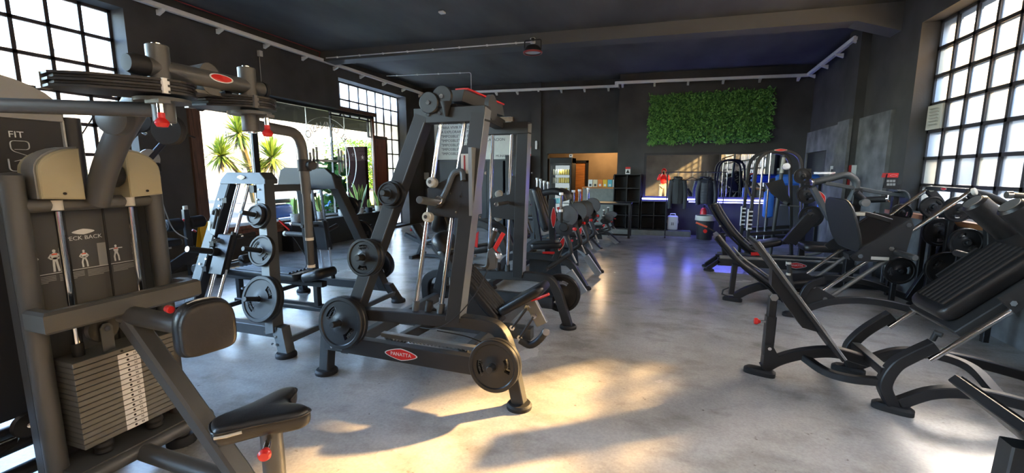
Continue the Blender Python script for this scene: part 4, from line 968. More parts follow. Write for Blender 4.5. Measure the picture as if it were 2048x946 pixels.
def badge(parent, c, ux, uy, a=.10, b=.032, txt='PANATTA'):
    """red pointed oval name badge"""
    ux = V(ux).normalized(); uy = V(uy).normalized(); n = ux.cross(uy); c = V(c)
    m = MB(); m.oval(c, ux, uy, a, b, .003); bo = m.build('name_badge', 'red', parent, smooth=0)
    m = MB(); m.oval(c+n*.0005, ux, uy, a*1.08, b*1.15, .0015); m.build('badge_rim', 'white_print', bo, smooth=0)
    if txt: m = MB(); m.text(txt, c+n*.0035, ux, uy, b*.95, .0015); m.build('lettering', 'white_print', bo, smooth=0)
def part(parent, name, M, fn, smooth=35):
    m = MB(); fn(m); return m.build(name, M, parent, smooth)
def rodpart(parent, name, M, p0, p1, r, n=14, ch=0.0):
    m = MB(); m.cyl(p0, p1, r, n, ch); return m.build(name, M, parent)
def barpart(parent, name, M, path, w, h, up=(0, 0, 1), fil=0.0, c=.006, fn=6):
    m = MB(); m.bar(path, w, h, up, fil, c, fn); return m.build(name, M, parent)
def tubepart(parent, name, M, path, r, fil=0.0, n=14):
    m = MB(); m.tube(path, r, n, fil); return m.build(name, M, parent)
def boltpart(parent, pts, axis, r=.012, h=.008, M='chrome'):
    for p in pts: m = MB(); m.cyl(V(p), V(p)+V(axis).normalized()*h, r, 6); m.build('bolt', M, parent, 0)
# ================================================================ central converging press machine (dark frame)
S = thing('converging_press_machine', 'tall dark plate loaded converging press machine in the middle of the floor', 'gym machine', (-1.6, 3.4, 0))
def sN(x, z, off=0.0): return V((x, 2.6+.15*z+off, z))         # front frame plane, leaning in
def sF(x, z, off=0.0): return V((x, 4.2-.15*z-off, z))         # rear frame plane
for fn_, sgn in ((sN, 1), (sF, -1)):
    out = V((0, -sgn, .15)).normalized()
    # legs
    barpart(S, 'upright', 'frame', [fn_(-1.34, .52), fn_(-1.22, 1.97)], .105, .11, Y, c=.004)
    barpart(S, 'upright', 'frame', [fn_(-2.26, .30), fn_(-1.66, 1.97)], .105, .11, Y, c=.004)
    barpart(S, 'crossbar', 'frame', [fn_(-1.72, 1.955), fn_(-1.17, 1.955)], .11, .105, Z, c=.004)
    # arched base tube with feet
    barpart(S, 'base_arch', 'frame', [fn_(-2.43, .03), fn_(-2.43, .47), fn_(-2.0, .50), fn_(-1.15, .53), fn_(-.97, .50), fn_(-.84, .03)], .085, .085, Y, fil=.20)
    for xx in (-2.43, -.84): part(S, 'foot', 'rubber', lambda m: foot_disc(m, fn_(xx, 0), .085, .035))
    # guide rods with sockets and a rubber stop
    for xt, xb in ((-1.53, -1.665), (-1.34, -1.46)):
        rodpart(S, 'guide_rod', 'chrome', fn_(xb, .57), fn_(xt, 1.92), .0165)
        rodpart(S, 'rod_socket', 'frame_grey', fn_(xb, .555), fn_(xb+.006, .63), .026, 16, .003)
    rodpart(S, 'rubber_stop', 'rubber', fn_(-1.56, .56), fn_(-1.55, .64), .026, 16, .004)
    # carriage
    cz = 1.24 if sgn > 0 else 1.10
    def cx(z): return -1.43 + (z-.55)*.085
    h = .50 if sgn > 0 else .42
    cc = [fn_(cx(cz)-.02, cz, -.055), fn_(cx(cz)+.13, cz, -.055), fn_(cx(cz+h)+.13, cz+h, -.055), fn_(cx(cz+h)+.005, cz+h, -.055), fn_(cx(cz+h*.6)-.02, cz+h*.6, -.055), fn_(cx(cz+.20)-.23, cz+.20, -.055), fn_(cx(cz)-.2, cz+.02, -.055)]
    m = MB(); m.prism(cc, V((0, sgn*.09, 0)), .004); ca = m.build('carriage', 'frame', S)
    if sgn > 0:
        m = MB(); p0 = fn_(cx(1.5)+.01, 1.54, -.075); p1 = fn_(cx(1.5)-.10, 1.36, -.085); m.tube(smooth_path([fn_(cx(1.5)+.055, 1.50, -.075), fn_(cx(1.5)+.04, 1.56, -.075), fn_(cx(1.5)-.02, 1.545, -.075), fn_(cx(1.5)-.055, 1.46, -.08), p1], 5), .021, 10); m.build('hook_lever', 'frame_grey', ca)
        rodpart(ca, 'lever_pin', 'chrome', p1+out*.0, p1+out*.05, .03, 18, .004)
        m = MB(); m.box(fn_(cx(1.6)+.045, 1.60, -.062), (.055, .004, .16)); m.build('warning_label', 'off_white', ca, 0)
        m = MB(); m.box(fn_(cx(1.6)+.045, 1.605, -.0645), (.012, .004, .13)); m.build('label_print', 'red_dark', ca, 0)
        m = MB(); m.ab(fn_(cx(1.24)+.125, 1.26, -.06), fn_(cx(1.24)+.15, 1.72, .04)); m.build('edge_plate', 'edge_grey', ca, 0)
    for zz in (cz+.24, cz+.0):
        q = fn_(cx(zz)-.175, zz, -.06); rodpart(ca, 'roller', 'off_white', q, q+out*.055, .036, 18, .006); rodpart(ca, 'roller_bolt', 'chrome', q+out*.055, q+out*.066, .014, 8)
    sl = fn_(cx(1.32)-.12, cz+.10, -.06); rodpart(ca, 'sleeve_collar', 'frame', sl, sl+out*.05, .038, 18, .004); rodpart(ca, 'plate_sleeve', 'frame_grey', sl+out*.05, sl+out*.26, .025, 18, .003)
    boltpart(ca, [fn_(cx(1.3)+.02, cz+.04, -.056), fn_(cx(1.3)+.05, cz+.15, -.056), fn_(cx(1.3)-.03, cz+.17, -.056)], out, .008, .006)
    # press handle pointing inwards
    hb = fn_(cx(1.4)-.05, cz+.17, .04); tubepart(ca, 'press_handle', 'grip', [hb, hb+V((0, sgn*.28, .0))], .017); rodpart(ca, 'handle_end', 'chrome', hb+V((0, sgn*.28, 0)), hb+V((0, sgn*.30, 0)), .02, 14, .003)
    part(S, 'lit_side', 'edge_grey', lambda m: m.bar([fn_(-1.284, .55), fn_(-1.166, 1.99)], .004, .106, Y, c=.001), 0)  # pale strip paints the window light on the upright's side face
    part(S, 'lit_side', 'edge_grey', lambda m: m.bar([fn_(-2.203, .33), fn_(-1.640, 1.90)], .004, .106, Y, c=.001), 0)  # same painted window light on the slanted upright
    boltpart(S, [fn_(-1.30+.083*(z-.5), z, -.0)+V((.045, 0, 0)) for z in (1.55, 1.25, .98)], X, .011, .012)
    # storage / load pegs with plates
    tag_ = 'front' if sgn > 0 else 'rear'
for z, R_, n_, sp in ((1.39, .10, 2, .4), (.93, .138, 2, .05), (.44, .195, 2, .9)):
    x = -2.26+(z-.30)*.36 + (0.02 if z > 1 else 0); b = sN(x, z, -.05); out = V((0, -1, .15)).normalized()
    rodpart(S, 'plate_peg', 'frame', b, b+out*(.16 if R_ < .19 else .18), .022, 16, .003)
    for k in range(n_):
        put_plate(R_ if k == 0 or R_ > .11 else .085, .04, {.10: '5KG', .138: '10KG', .195: '25KG'}[R_], b+out*(.035+k*.043), out,
                  {1.39: 'small', .93: 'medium', .44: 'large'}[z] + ' black plate on the slanted leg of the central press, ' + ('inner' if k == 0 else 'outer') + ' one', sp, holes=2 if R_ > .1 else 0)
b = sN(-.985, .30, -.05); out = V((0, -1, .10)).normalized(); rodpart(S, 'plate_peg', 'frame', b, b+out*.17, .022, 16, .003)
for k in range(2): put_plate(.172, .042, '15KG', b+out*(.04+k*.045), out, 'black 15 kilo plate at the front foot of the central press machine, ' + ('inner' if k == 0 else 'outer') + ' one', 1.75)
b = sF(-.93, .34, -.05); out = V((0, 1, .05)).normalized(); rodpart(S, 'plate_peg', 'frame', b, b+out*.15, .022, 16, .003)
put_plate(.20, .045, '25KG', b+out*.05, out, 'black weight plate behind the rear foot of the central press machine', .2)
# lower beams
m = MB(); m.bar([(-2.40, 2.60, .27), (-1.02, 2.60, .25)], .07, .125, Z, c=.004); lb = m.build('base_beam', 'frame', S)
badge(S, (-1.72, 2.563, .262), X, Z, .125, .04)
m = MB(); m.bar([(-1.98, 2.72, .33), (-1.15, 2.72, .315)], .05, .03, Z, c=.003)
for k in range(26): xk = -1.95+k*.03; m.prism([(xk, 2.69, .312), (xk+.02, 2.69, .312), (xk+.02, 2.69, .298)], (0, .05, 0))
m.build('toothed_rail', 'edge_grey', S, 0)
boltpart(S, [(-2.33, 2.564, .30), (-2.33, 2.564, .24), (-2.24, 2.564, .235)], -Y, .012, .008)
for xx in (-2.30, -1.30): barpart(S, 'base_rail', 'frame_grey', [(xx, 2.66, .20 if xx < -2 else .24), (xx, 4.14, .20 if xx < -2 else .24)], .07, .10, Z)
barpart(S, 'base_beam', 'frame', [(-2.4, 4.2, .27), (-1.0, 4.2, .25)], .07, .125, Z)
# top beam with pulleys and red name shroud
barpart(S, 'top_beam', 'frame', [sN(-1.45, 1.99), V((-1.45, 3.4, 2.03)), sF(-1.45, 1.99)], .09, .09, Z)
m = MB(); m.prism([(-1.50, 2.95, 2.06), (-1.50, 3.85, 2.06), (-1.50, 3.80, 2.15), (-1.50, 3.0, 2.15)], (.11, 0, 0), .004); m.build('name_shroud', 'frame_grey', S)
m = MB(); m.box((-1.42, 3.4, 2.155), (.10, .78, .012)); m.build('shroud_band', 'red', S, 0)
for px, pz, py in ((-1.585, 2.04, 2.84), (-1.49, 2.08, 2.86)):
    m = MB(); m.lathe([(0, 0), (.07, 0), (.075, .004), (.064, .014), (.075, .024), (.07, .028), (0, .028)], (px, py, pz), -Y, 28); pu = m.build('pulley', 'plate_rubber', S); rodpart(pu, 'pulley_bolt', 'chrome', (px, py-.028, pz), (px, py-.036, pz), .016, 8)
barpart(S, 'pulley_bracket', 'frame', [(-1.585, 2.87, 2.04), (-1.49, 2.89, 2.08)], .02, .05, Z)
m = MB(); m.lathe([(0, -.10), (.012, -.10), (.018, -.085), (.03, -.03), (.04, 0), (0, 0)], (-1.45, 2.82, 2.04), Z, 18); m.build('cable_bush', 'rubber', S)
m = MB(); m.lathe([(0, 0), (.09, 0), (.09, .03), (0, .03)], (-1.22, 3.05, 2.02), X, 28); m.build('pulley', 'frame_grey', S)
boltpart(S, [sN(-1.60, 1.96, -.056), sN(-1.51, 1.965, -.056)], -Y, .013, .01)
# release lever with red grip
q = sN(-1.27, 1.02, .0)
lv0 = PY(950, 530, 2.75); lv1 = PY(975, 535, 2.70); lv2 = PY(978, 505, 2.72); lt = PY(990, 462, 2.75); rt = PY(1007, 466, 2.75)
tubepart(S, 'lever_arm', 'frame', [lv0, lv1, lv2], .014, .03)
m = MB(); m.prism([PY(972, 540, 2.70), PY(990, 538, 2.70), PY(992, 505, 2.70), PY(984, 495, 2.70), PY(976, 500, 2.70)], (0, .05, 0), .004); m.build('lever_housing', 'frame_grey', S)
rodpart(S, 'lever_grip', 'grip', PY(979, 498, 2.73), lt, .017); rodpart(S, 'lever_end', 'chrome', lt, lt+(lt-lv2).normalized()*.02, .019, 12, .003)
barpart(S, 'red_release', 'red', [PY(988, 500, 2.72), rt], .028, .02, Y)
rodpart(S, 'lever_knob', 'chrome', PY(992, 506, 2.70), PY(998, 512, 2.62), .02, 14, .004)
m = MB(); m.tube(smooth_path([PY(975, 540, 2.70), PY(950, 590, 2.66), PY(905, 640, 2.6), PY(870, 657, 2.58), PY(840, 655, 2.62)], 8), .004, 6); m.build('release_cable', 'black', S)
m = MB(); m.tube(smooth_path([V((-1.5, 2.7, .42)), V((-1.3, 2.8, .36)), V((-1.12, 2.85, .28)), V((-1.08, 2.9, .22))], 8), .004, 6); m.build('release_cable', 'black', S)
# adjustable bench between the frames
yb_ = 3.38
B0 = PY(885, 478, yb_); B1 = PY(1008, 625, yb_)
ax = (B1-B0).normalized(); nrm = V((ax.z*-1, 0, ax.x)); nrm = nrm if nrm.z > 0 else -nrm
m = MB(); mid = B0.lerp(B1, .55)-nrm*.03; m.pad(mid, ax, Y, (B1-B0).length*.95, .30, .07, .05); bp_ = m.build('back_pad', 'leather', S, 60)
for k in range(6):
    yy = yb_-.105+k*.042; m = MB(); m.tube([B0.lerp(B1, .28)+V((0, yy-yb_, 0))+nrm*.004, B0.lerp(B1, .97)+V((0, yy-yb_, 0))+nrm*.004], .017, 8); m.build('pad_rib', 'leather', bp_, 60)
m = MB(); m.pad(B0.lerp(B1, .07)-nrm*.0, ax, Y, .24, .30, .12, .10, puff=.8); m.build('head_pad', 'leather', S, 60)
barpart(S, 'bench_rail', 'frame', [B0-nrm*.08, B1-nrm*.08+ax*.05], .16, .05, nrm)
m = MB(); pp = [B0.lerp(B1, .45)-nrm*.06, B0.lerp(B1, .98)-nrm*.07, B0.lerp(B1, .85)-nrm*.24, B0.lerp(B1, .5)-nrm*.22]; pp = [p-Y*.14 for p in pp]; m.prism(pp, (0, .012, 0)); m.build('bench_bracket', 'frame', S, 0)
boltpart(S, [B0.lerp(B1, t)-nrm*d-Y*.141 for t, d in ((.55, .11), (.55, .17), (.64, .13), (.66, .18))], -Y, .014, .008)
s0 = PY(1008, 618, yb_); s1 = PY(1090, 572, yb_); sx = (s1-s0).normalized()
m = MB(); m.pad(s0.lerp(s1, .5), sx, Y, (s1-s0).length*1.05, .28, .075, .05, puff=.4); m.build('seat_pad', 'leather', S, 60)
k0, k1, k2 = PY(1068, 610, yb_), PY(1085, 645, yb_), PY(1035, 660, yb_)
barpart(S, 'seat_carrier', 'steel', [PY(1060, 600, yb_), PY(1085, 648, yb_)], .10, .05, Y)
for a, b_ in (((1055, 615), (1025, 655)), ((1068, 632), (1040, 675))):
    barpart(S, 'linkage', 'frame', [PY(*a, yb_-.09), PY(*b_, yb_-.09)], .02, .05, Y); boltpart(S, [PY(*a, yb_-.10), PY(*b_, yb_-.10)], -Y, .024, .012)
m = MB(); m.tube(smooth_path([PY(1040, 680, yb_-.1), PY(1060, 690, yb_-.1), PY(1078, 680, yb_-.1), PY(1092, 662, yb_-.1)], 5), .03, 12); m.build('front_hook', 'frame', S)
rodpart(S, 'hook_end', 'steel', PY(1092, 664, yb_-.14), PY(1092, 664, yb_+.14), .03, 16, .004)
m = MB(); rp = PY(1080, 592, yb_-.12); m.tube([PY(1062, 600, yb_-.1), PY(1078, 596, yb_-.12), PY(1098, 588, yb_-.14)], .012, 10); m.build('red_lever', 'red', S)
# bench slide beam back to front
barpart(S, 'slide_beam', 'frame_grey', [V((-2.25, yb_, .22)), V((-.98, yb_, .22))], .10, .10, Z)
barpart(S, 'bench_post', 'frame', [V((-1.35, yb_, .25)), B0.lerp(B1, .6)-nrm*.1], .07, .07, Y)
for sgn, yy in ((1, 2.62), (-1, 4.18)): barpart(S, 'cross_rail', 'frame', [V((-1.9, yy, .27)), V((-1.9, yb_, .22))], .06, .08, Z)
m = MB(); qq = [PY(1098+18*t, 600+45*t, 4.14) for t in (0, 1)]; m.bar([sF(-.935, .40, -.05), sF(-.875, .16, -.05)], .05, .004, Y, c=.001); m.build('red_side_label', 'red_dark', S, 0)
# ================================================================ grey converging press machine by the shop glass
G = thing('grey_press_machine', 'grey converging press machine with slanted chrome rods in front of the shop glass', 'gym machine', (-3.6, 3.6, 0))
def gN(x, z, off=0.0): return V((x, 2.74+.27*z+off, z))
def gF(x, z, off=0.0): return V((x, 4.43-.27*z-off, z))
for fn_, sgn in ((gN, 1), (gF, -1)):
    out = V((0, -sgn, .27)).normalized(); FM = 'frame_grey' if sgn > 0 else 'frame'
    barpart(G, 'slanted_leg', FM, [fn_(-4.20, .17), fn_(-3.95, 1.46)], .105, .10, Y, c=.004)
    barpart(G, 'upright', FM, [fn_(-3.14, .17), fn_(-3.50, 1.46)], .10, .11, Y, c=.004)
    part(G, 'inner_face', 'frame_black', lambda m: m.bar([fn_(-4.14, .2, 0), fn_(-3.893, 1.45, 0)], .006, .085, Y, c=.001), 0)
    # rounded cap
    prof = [fn_(-4.01, 1.45, -.06), fn_(-4.0, 1.49, -.06), fn_(-3.94, 1.555, -.06), fn_(-3.52, 1.555, -.06), fn_(-3.44, 1.49, -.06), fn_(-3.43, 1.45, -.06)]
    m = MB(); m.prism(prof, V((0, sgn*.14, 0)), .006); cp = m.build('cap', FM, G)
    if sgn > 0:
        m = MB(); m.oval(fn_(-3.73, 1.51, -.067), X, Z, .05, .022, .004); m.build('name_badge', 'chrome', cp, 0)
    # rods
    for xt, xb in ((-3.83, -3.985), (-3.70, -3.86)):
        rodpart(G, 'guide_rod', 'chrome', fn_(xb-.02, .25), fn_(xt, 1.45), .0155)
        rodpart(G, 'rod_socket', 'frame', fn_(xb-.022, .22), fn_(xb-.012, .30), .026, 14)
    # base
    barpart(G, 'base_beam', 'frame', [fn_(-4.45, .19), fn_(-3.08, .19)], .085, .095, Z)
    m = MB(); m.prism([fn_(-3.16, .24, -.045), fn_(-3.03, .235, -.045), fn_(-2.93, .03, -.045), fn_(-3.03, .03, -.045), fn_(-3.09, .14, -.045)], (0, sgn*.09, 0), .003); m.build('base_leg', 'frame_grey' if sgn > 0 else 'frame', G)
    part(G, 'foot', 'rubber', lambda m: foot_disc(m, V((-2.98, 2.74 if sgn > 0 else 4.43, 0)), .085, .04)); part(G, 'foot', 'rubber', lambda m: foot_disc(m, V((-4.42, fn_(0, .05).y, 0)), .085, .04))
    barpart(G, 'base_leg', 'frame', [fn_(-4.42, .03), fn_(-4.42, .16)], .08, .08, Y)
    boltpart(G, [fn_(-3.20, .19, -.043), fn_(-3.08, .16, -.046), fn_(-3.05, .10, -.046), fn_(-3.10, .10, -.046)], out, .011, .008)
    # carriage
    def cx(z): return -3.90 + (z-.75)*.13
    m = MB(); m.prism([fn_(cx(.62)-.06, .62, -.05), fn_(cx(.62)+.10, .62, -.05), fn_(cx(.98)+.10, .98, -.05), fn_(cx(.98)-.06, .98, -.05)], V((0, sgn*.08, 0)), .004); ca = m.build('carriage', 'frame_black', G)
    for dx in (0.085,): rodpart(ca, 'bearing', 'rubber', fn_(cx(.66)+dx, .66), fn_(cx(1.0)+dx, 1.0), .03, 16, .003)
    sl = fn_(cx(.82)-.02, .82, -.05); rodpart(ca, 'sleeve_collar', 'frame_black', sl, sl+out*.06, .04, 18, .004); rodpart(ca, 'plate_sleeve', 'rubber', sl+out*.06, sl+out*.27, .027, 18); rodpart(ca, 'sleeve_end', 'chrome', sl+out*.27, sl+out*.275, .024, 18)
    hb = fn_(cx(.93), .93, .03); rodpart(ca, 'press_handle', 'grip', hb, hb+V((.02, sgn*.26, .02)), .018); rodpart(ca, 'handle_ring', 'chrome', hb+V((.01, sgn*.10, .01)), hb+V((.012, sgn*.125, .011)), .021, 14); rodpart(ca, 'pivot', 'chrome', fn_(cx(.93)-.02, .93, -.055), fn_(cx(.93)-.02, .93, -.10), .026, 16, .003)
    # safety hook plate on the slanted leg
    pc_ = [fn_(-4.03, .98, -.055), fn_(-3.97, .97, -.055), fn_(-3.945, 1.16, -.055), fn_(-3.96, 1.22, -.055), fn_(-4.0, 1.22, -.055), fn_(-4.04, 1.15, -.055)]
    m = MB(); m.prism(pc_, -out*.012, .003); hk = m.build('hook_plate', FM, G)
    m = MB(); m.tube(smooth_path([fn_(-4.01, 1.16, -.072), fn_(-4.0, 1.20, -.072), fn_(-3.965, 1.19, -.072), fn_(-3.975, 1.03, -.072)], 5), .013, 8); m.build('safety_hook', 'frame_black', hk)
    m = MB(); m.box(fn_(-4.05, 1.03, -.056), (.03, .004, .14), Matrix.Rotation(.18, 3, 'Y')); m.build('label_strip', 'white_print', hk, 0)
    for z in (1.29, .89, .66):
        m = MB(); c = fn_(-4.16+.19*(z-.17)+.05, z, -.06); m.prism([c+V((-.03, 0, .02)), c+V((.035, 0, .03)), c+V((.03, 0, -.02)), c+V((-.03, 0, -.025)), c+V((-.015, 0, 0))], out*.012); m.build('catch', 'frame_black', G, 0)
    boltpart(G, [fn_(-4.20+.19*(z-.17)+dx, z, -.052) for z, dx in ((1.30, .0), (1.24, .03), (.70, .0), (.75, .06))], out, .010, .008)
    boltpart(G, [fn_(-3.5, z, -.058) for z in (1.40, 1.31, 1.26)], out, .010, .008)
    pl_ = ((1.16, (.115, .09)), (.86, (.14,)), (.46, (.20, .20)))
    for z, rs in pl_:
        b = fn_(-3.14-.28*(z-.17), z, -.05); rodpart(G, 'plate_peg', 'frame_black', b, b+out*(.22 if z > .5 else .23), .021, 16, .003)
        for k, R_ in enumerate(rs):
            ring = {1.16: 'top', .86: 'middle', .46: 'bottom'}[z]
            side = 'near leg of the grey press machine' if sgn > 0 else 'far leg of the grey press machine'
            put_plate(R_, .038, {.20: '25KG', .14: '10KG', .115: '10KG', .09: '5KG'}[R_], b+out*(.03+.042*k), out, f'plate on the {ring} peg, {side}' + (', outer one' if k else (', inner one' if len(rs) > 1 else '')), .6*k+(1.6 if R_ > .19 else .9) + (0 if sgn > 0 else 1), holes=2 if R_ > .1 else 0, M='plate_iron' if sgn > 0 else 'plate_rubber')
# links between the frames
barpart(G, 'base_link', 'frame_grey', [V((-2.99, 2.80, .12)), V((-2.99, 4.37, .12))], .03, .05, Z, c=.003)
barpart(G, 'base_link', 'frame', [V((-4.42, 2.80, .12)), V((-4.42, 4.37, .12))], .03, .05, Z, c=.003)
barpart(G, 'top_link', 'frame_grey', [gN(-3.66, 1.40), gF(-3.66, 1.40)], .06, .07, Z)
# headboard plate
h0 = PY(557, 376, 3.75); 
m = MB(); m.prism([PY(553, 378, 3.72), PY(560, 340, 3.72), PY(568, 335, 3.72), PY(650, 337, 3.72), PY(664, 350, 3.72), PY(672, 378, 3.72)], (0, .05, 0), .006); m.build('head_plate', 'frame', G)
# flat bench inside, long axis across
yb_ = 3.58
bL = V((-4.55, yb_, .47)); bR = V((-3.50, yb_, .47))
m = MB(); m.pad((bL+bR)/2, X, Y, 1.0, .30, .075, .05, puff=.3); bpd = m.build('bench_pad', 'leather', G, 60)
for k in range(5): m = MB(); yy = yb_-.10+k*.05; m.tube([V((-4.4, yy, .506)), V((-3.65, yy, .506))], .018, 8); m.build('pad_rib', 'leather', bpd, 60)
m = MB(); m.pad(V((-3.36, yb_, .50)), V((.22, 0, .06)), Y, .28, .30, .10, .07, puff=.8); m.build('seat_pad', 'leather', G, 60)
rodpart(G, 'foam_roller', 'rubber', V((-4.60, yb_-.42, .55)), V((-4.60, yb_-.12, .55)), .055, 20, .012); rodpart(G, 'roller_cap', 'frame_grey', V((-4.60, yb_-.424, .55)), V((-4.60, yb_-.419, .55)), .035, 18)
rodpart(G, 'foam_roller', 'rubber', V((-4.60, yb_+.12, .55)), V((-4.60, yb_+.42, .55)), .055, 20, .012)
rodpart(G, 'roller_axle', 'chrome', V((-4.60, yb_-.12, .55)), V((-4.60, yb_+.12, .55)), .015)
barpart(G, 'bench_frame', 'frame_black', [V((-4.65, yb_, .40)), V((-3.3, yb_, .40))], .07, .06, Z)
barpart(G, 'bench_leg', 'frame_black', [V((-4.5, yb_, .40)), V((-4.5, yb_, .12))], .06, .06, Y); barpart(G, 'bench_leg', 'frame_black', [V((-3.4, yb_, .40)), V((-3.4, yb_, .16))], .06, .06, Y)
for dy in (-.06, .06): barpart(G, 'slide_rail', 'frame_black', [V((-4.5, yb_+dy, .14)), V((-3.0, yb_+dy, .14))], .04, .04, Z)
rodpart(G, 'adjust_pin', 'chrome', V((-4.1, yb_-.30, .36)), V((-4.1, yb_-.05, .36)), .012)
rodpart(G, 'red_lever', 'red', V((-3.72, yb_-.28, .30)), V((-3.65, yb_-.2, .33)), .012)
for yy, z in ((3.25, .83), ):
    rodpart(G, 'hand_grip', 'grip', gF(-4.42, .80), gF(-4.10, .80), .03, 16, .004); rodpart(G, 'grip_end', 'off_white', gF(-4.46, .80), gF(-4.42, .80), .032, 16, .004); rodpart(G, 'grip_end', 'off_white', gF(-4.12, .80), gF(-4.08, .80), .032, 16, .004)
    rodpart(G, 'hand_grip', 'grip', gF(-4.28, .93), gF(-4.05, .92), .022, 16, .004); rodpart(G, 'grip_end', 'chrome', gF(-4.31, .93), gF(-4.28, .93), .024, 16, .004)
    barpart(G, 'red_release', 'red', [gF(-4.48, .97), gF(-4.36, .85)], .02, .02, Y)
m = MB(); m.tube(smooth_path([gF(-4.35, .78), gF(-4.28, .65), gF(-4.22, .45), gF(-4.35, .28)], 8), .005, 6); m.build('release_cable', 'black', G)
# ================================================================ pec fly / rear delt machine in the foreground
A = thing('pec_fly_machine', 'selector pec fly machine with cream covers and weight stack in the near corner', 'gym machine', (-2.2, 1.32, 0))
YM = 1.325; xu = -2.58; yl, yr = 1.065, 1.60
for yy in (yl, yr):
    m = MB(); m.sweep([(xu, yy, .05), (xu, yy, 1.52)], [(.040*math.cos(a), .040*math.sin(a)) for a in np.linspace(0, 2*math.pi, 24, endpoint=False)], up=Y); m.lathe([(.040, 1.52), (.042, 1.525), (.040, 1.54), (.028, 1.55), (0, 1.552)], (xu, yy, 0), Z, 24); m.build('upright', 'frame_graphite', A)
    m = MB(); m.ab((xu-.09, yy-.03, .05), (xu-.035, yy+.03, 1.53)); m.build('upright_channel', 'frame_grey', A, 0)
    part(A, 'foot', 'rubber', lambda q: foot_disc(q, (xu, yy, 0), .075, .05))
tubepart(A, 'cross_tube', 'frame_graphite', [(xu, yl, 1.41), (xu, yr, 1.41)], .032)
# shroud with print
m = MB(); m.ab((-2.70, yl+.02, .18), (-2.69, yr-.02, 1.47)); sh = m.build('shroud', 'shroud', A, 0)
m = MB(); m.text('PECK BACK', (-2.688, YM+.01, 1.235), Y, Z, .028, .001); m.build('lettering', 'white_print', sh, 0)
m = MB(); m.oval((-2.6885, YM+.01, 1.265), Y, Z, .045, .014, .001); m.build('name_oval', 'white_print', sh, 0)
def figure_print(c, h, arms, M='white_print', sit=False):
    c = V(c); m = MB(); u = h/7.5; x0 = c.x
    def P_(y, z): return V((x0, c.y+y*u, c.z+z*u))
    def blob(y, z, ry, rz): m.prism([P_(y+ry*math.cos(a), z+rz*math.sin(a)) for a in np.linspace(0, 2*math.pi, 12, endpoint=False)], (.001, 0, 0))
    def limb(pts, w): m.sweep([P_(*p) for p in pts], [(-w*u/2, -.0005), (w*u/2, -.0005), (w*u/2, .0005), (-w*u/2, .0005)], up=X)
    blob(0, 7.0, .45, .55); blob(0, 5.3, .95, 1.2); blob(0, 4.1, .7, .7)
    if sit: limb([(-.4, 3.8), (-.8, 2.2), (-.7, 0)], .6); limb([(.4, 3.8), (.8, 2.2), (.9, 0)], .6)
    else: limb([(-.35, 3.8), (-.45, 1.9), (-.5, 0)], .6); limb([(.35, 3.8), (.55, 1.9), (.8, 0)], .6)
    if arms == 'hip':
        limb([(-.8, 6.0), (-1.5, 4.9), (-.8, 4.2)], .42); limb([(.8, 6.0), (1.5, 4.9), (.8, 4.2)], .42)
    else:
        limb([(-.8, 6.0), (-2.6, 5.8)], .42); limb([(.8, 6.0), (2.6, 5.9)], .42)
    f = m.build('exercise_figure', M, sh, 0)
    m = MB(); c2 = P_(0, 5.9); m.box(c2+V((.0015, 0, 0)), (.001, u*1.4, u*.5)); m.build('muscle_mark', 'orange_red', f, 0)
figure_print((-2.689, yl+.07, 1.09), .105, 'hip'); figure_print((-2.689, yl+.15, 1.09), .105, 'hip'); figure_print((-2.689, YM, 1.09), .085, 'hip', sit=True); figure_print((-2.689, YM+.135, 1.095), .085, 'out', sit=True)
for yy in (YM-.075, YM+.075):
    m = MB(); m.ab((-2.689, yy-.018, 1.085), (-2.688, yy+.018, 1.20)); m.build('machine_icon', 'print_grey', sh, 0); 
for k, zz in enumerate((1.175, 1.12)): figure_print((-2.689, yr-.06, zz-.02), .035, 'hip', sit=True)
m = MB(); m.ab((-2.689, yl+.05, 1.082), (-2.688, yr-.05, 1.085)); m.build('print_line', 'white_print', sh, 0)
for k in range(4):
    for r in range(5):
        y0 = yl+.05+k*.108; m = MB(); m.ab((-2.689, y0, 1.07-r*.007), (-2.6884, y0+.095-(.03 if r == 4 else 0), 1.073-r*.007)); m.build('caption_line', 'print_grey', sh, 0)
for yy in (YM-.07, YM+.085): rodpart(A, 'cable', 'black', (-2.66, yy, .62), (-2.66, yy, 1.42), .005, 8)
# cream covers
for y0, y1, side in ((yl+.055, yl+.205, 0), (yr-.15, yr-.0, 1)):
    n = 10; prof = []
    r_ = .10
    yo, yi = (y0, y1) if side == 0 else (y1, y0); s_ = 1 if side == 0 else -1
    pts = [V((-2.50, yo, 1.44)), V((-2.50, yi, 1.43))]
    pts += [V((-2.50, yi, 1.66)) ] + [V((-2.50, yo+s_*(.15-.15*math.sin(a)) , 1.56+.10*math.cos(a)-(.0))) for a in np.linspace(.0, math.pi/2, 8)]
    m = MB(); m.prism(pts, (-.0, 0, 0) if False else (-.16, 0, 0), .006); cv = m.build('cover', 'cream', A)
    pts2 = [p+V((-.02, 0, 0)) + (p-V((p.x, yi, 1.50))).normalized()*.004 for p in pts[2:]] + [pts[0]+V((-.02, -s_*.004, 0))]
    m = MB(); m.sweep(pts2, [(-.004, -.09), (.004, -.09), (.004, .0), (-.004, .0)], up=X); m.build('cover_band', 'steel', cv, 30)
    rodpart(cv, 'screw', 'black', (-2.50, (y0+y1)/2, 1.46), (-2.494, (y0+y1)/2, 1.46), .006, 10)
for yy in (YM-.075, YM+.075):
    m = MB(); m.lathe([(0, -.02), (.055, -.02), (.06, 0), (.06, .03), (.05, .045), (0, .045)], (-2.56, yy, 1.54), Y if yy > YM else -Y, 24); m.build('pivot_hub', 'rubber', A)
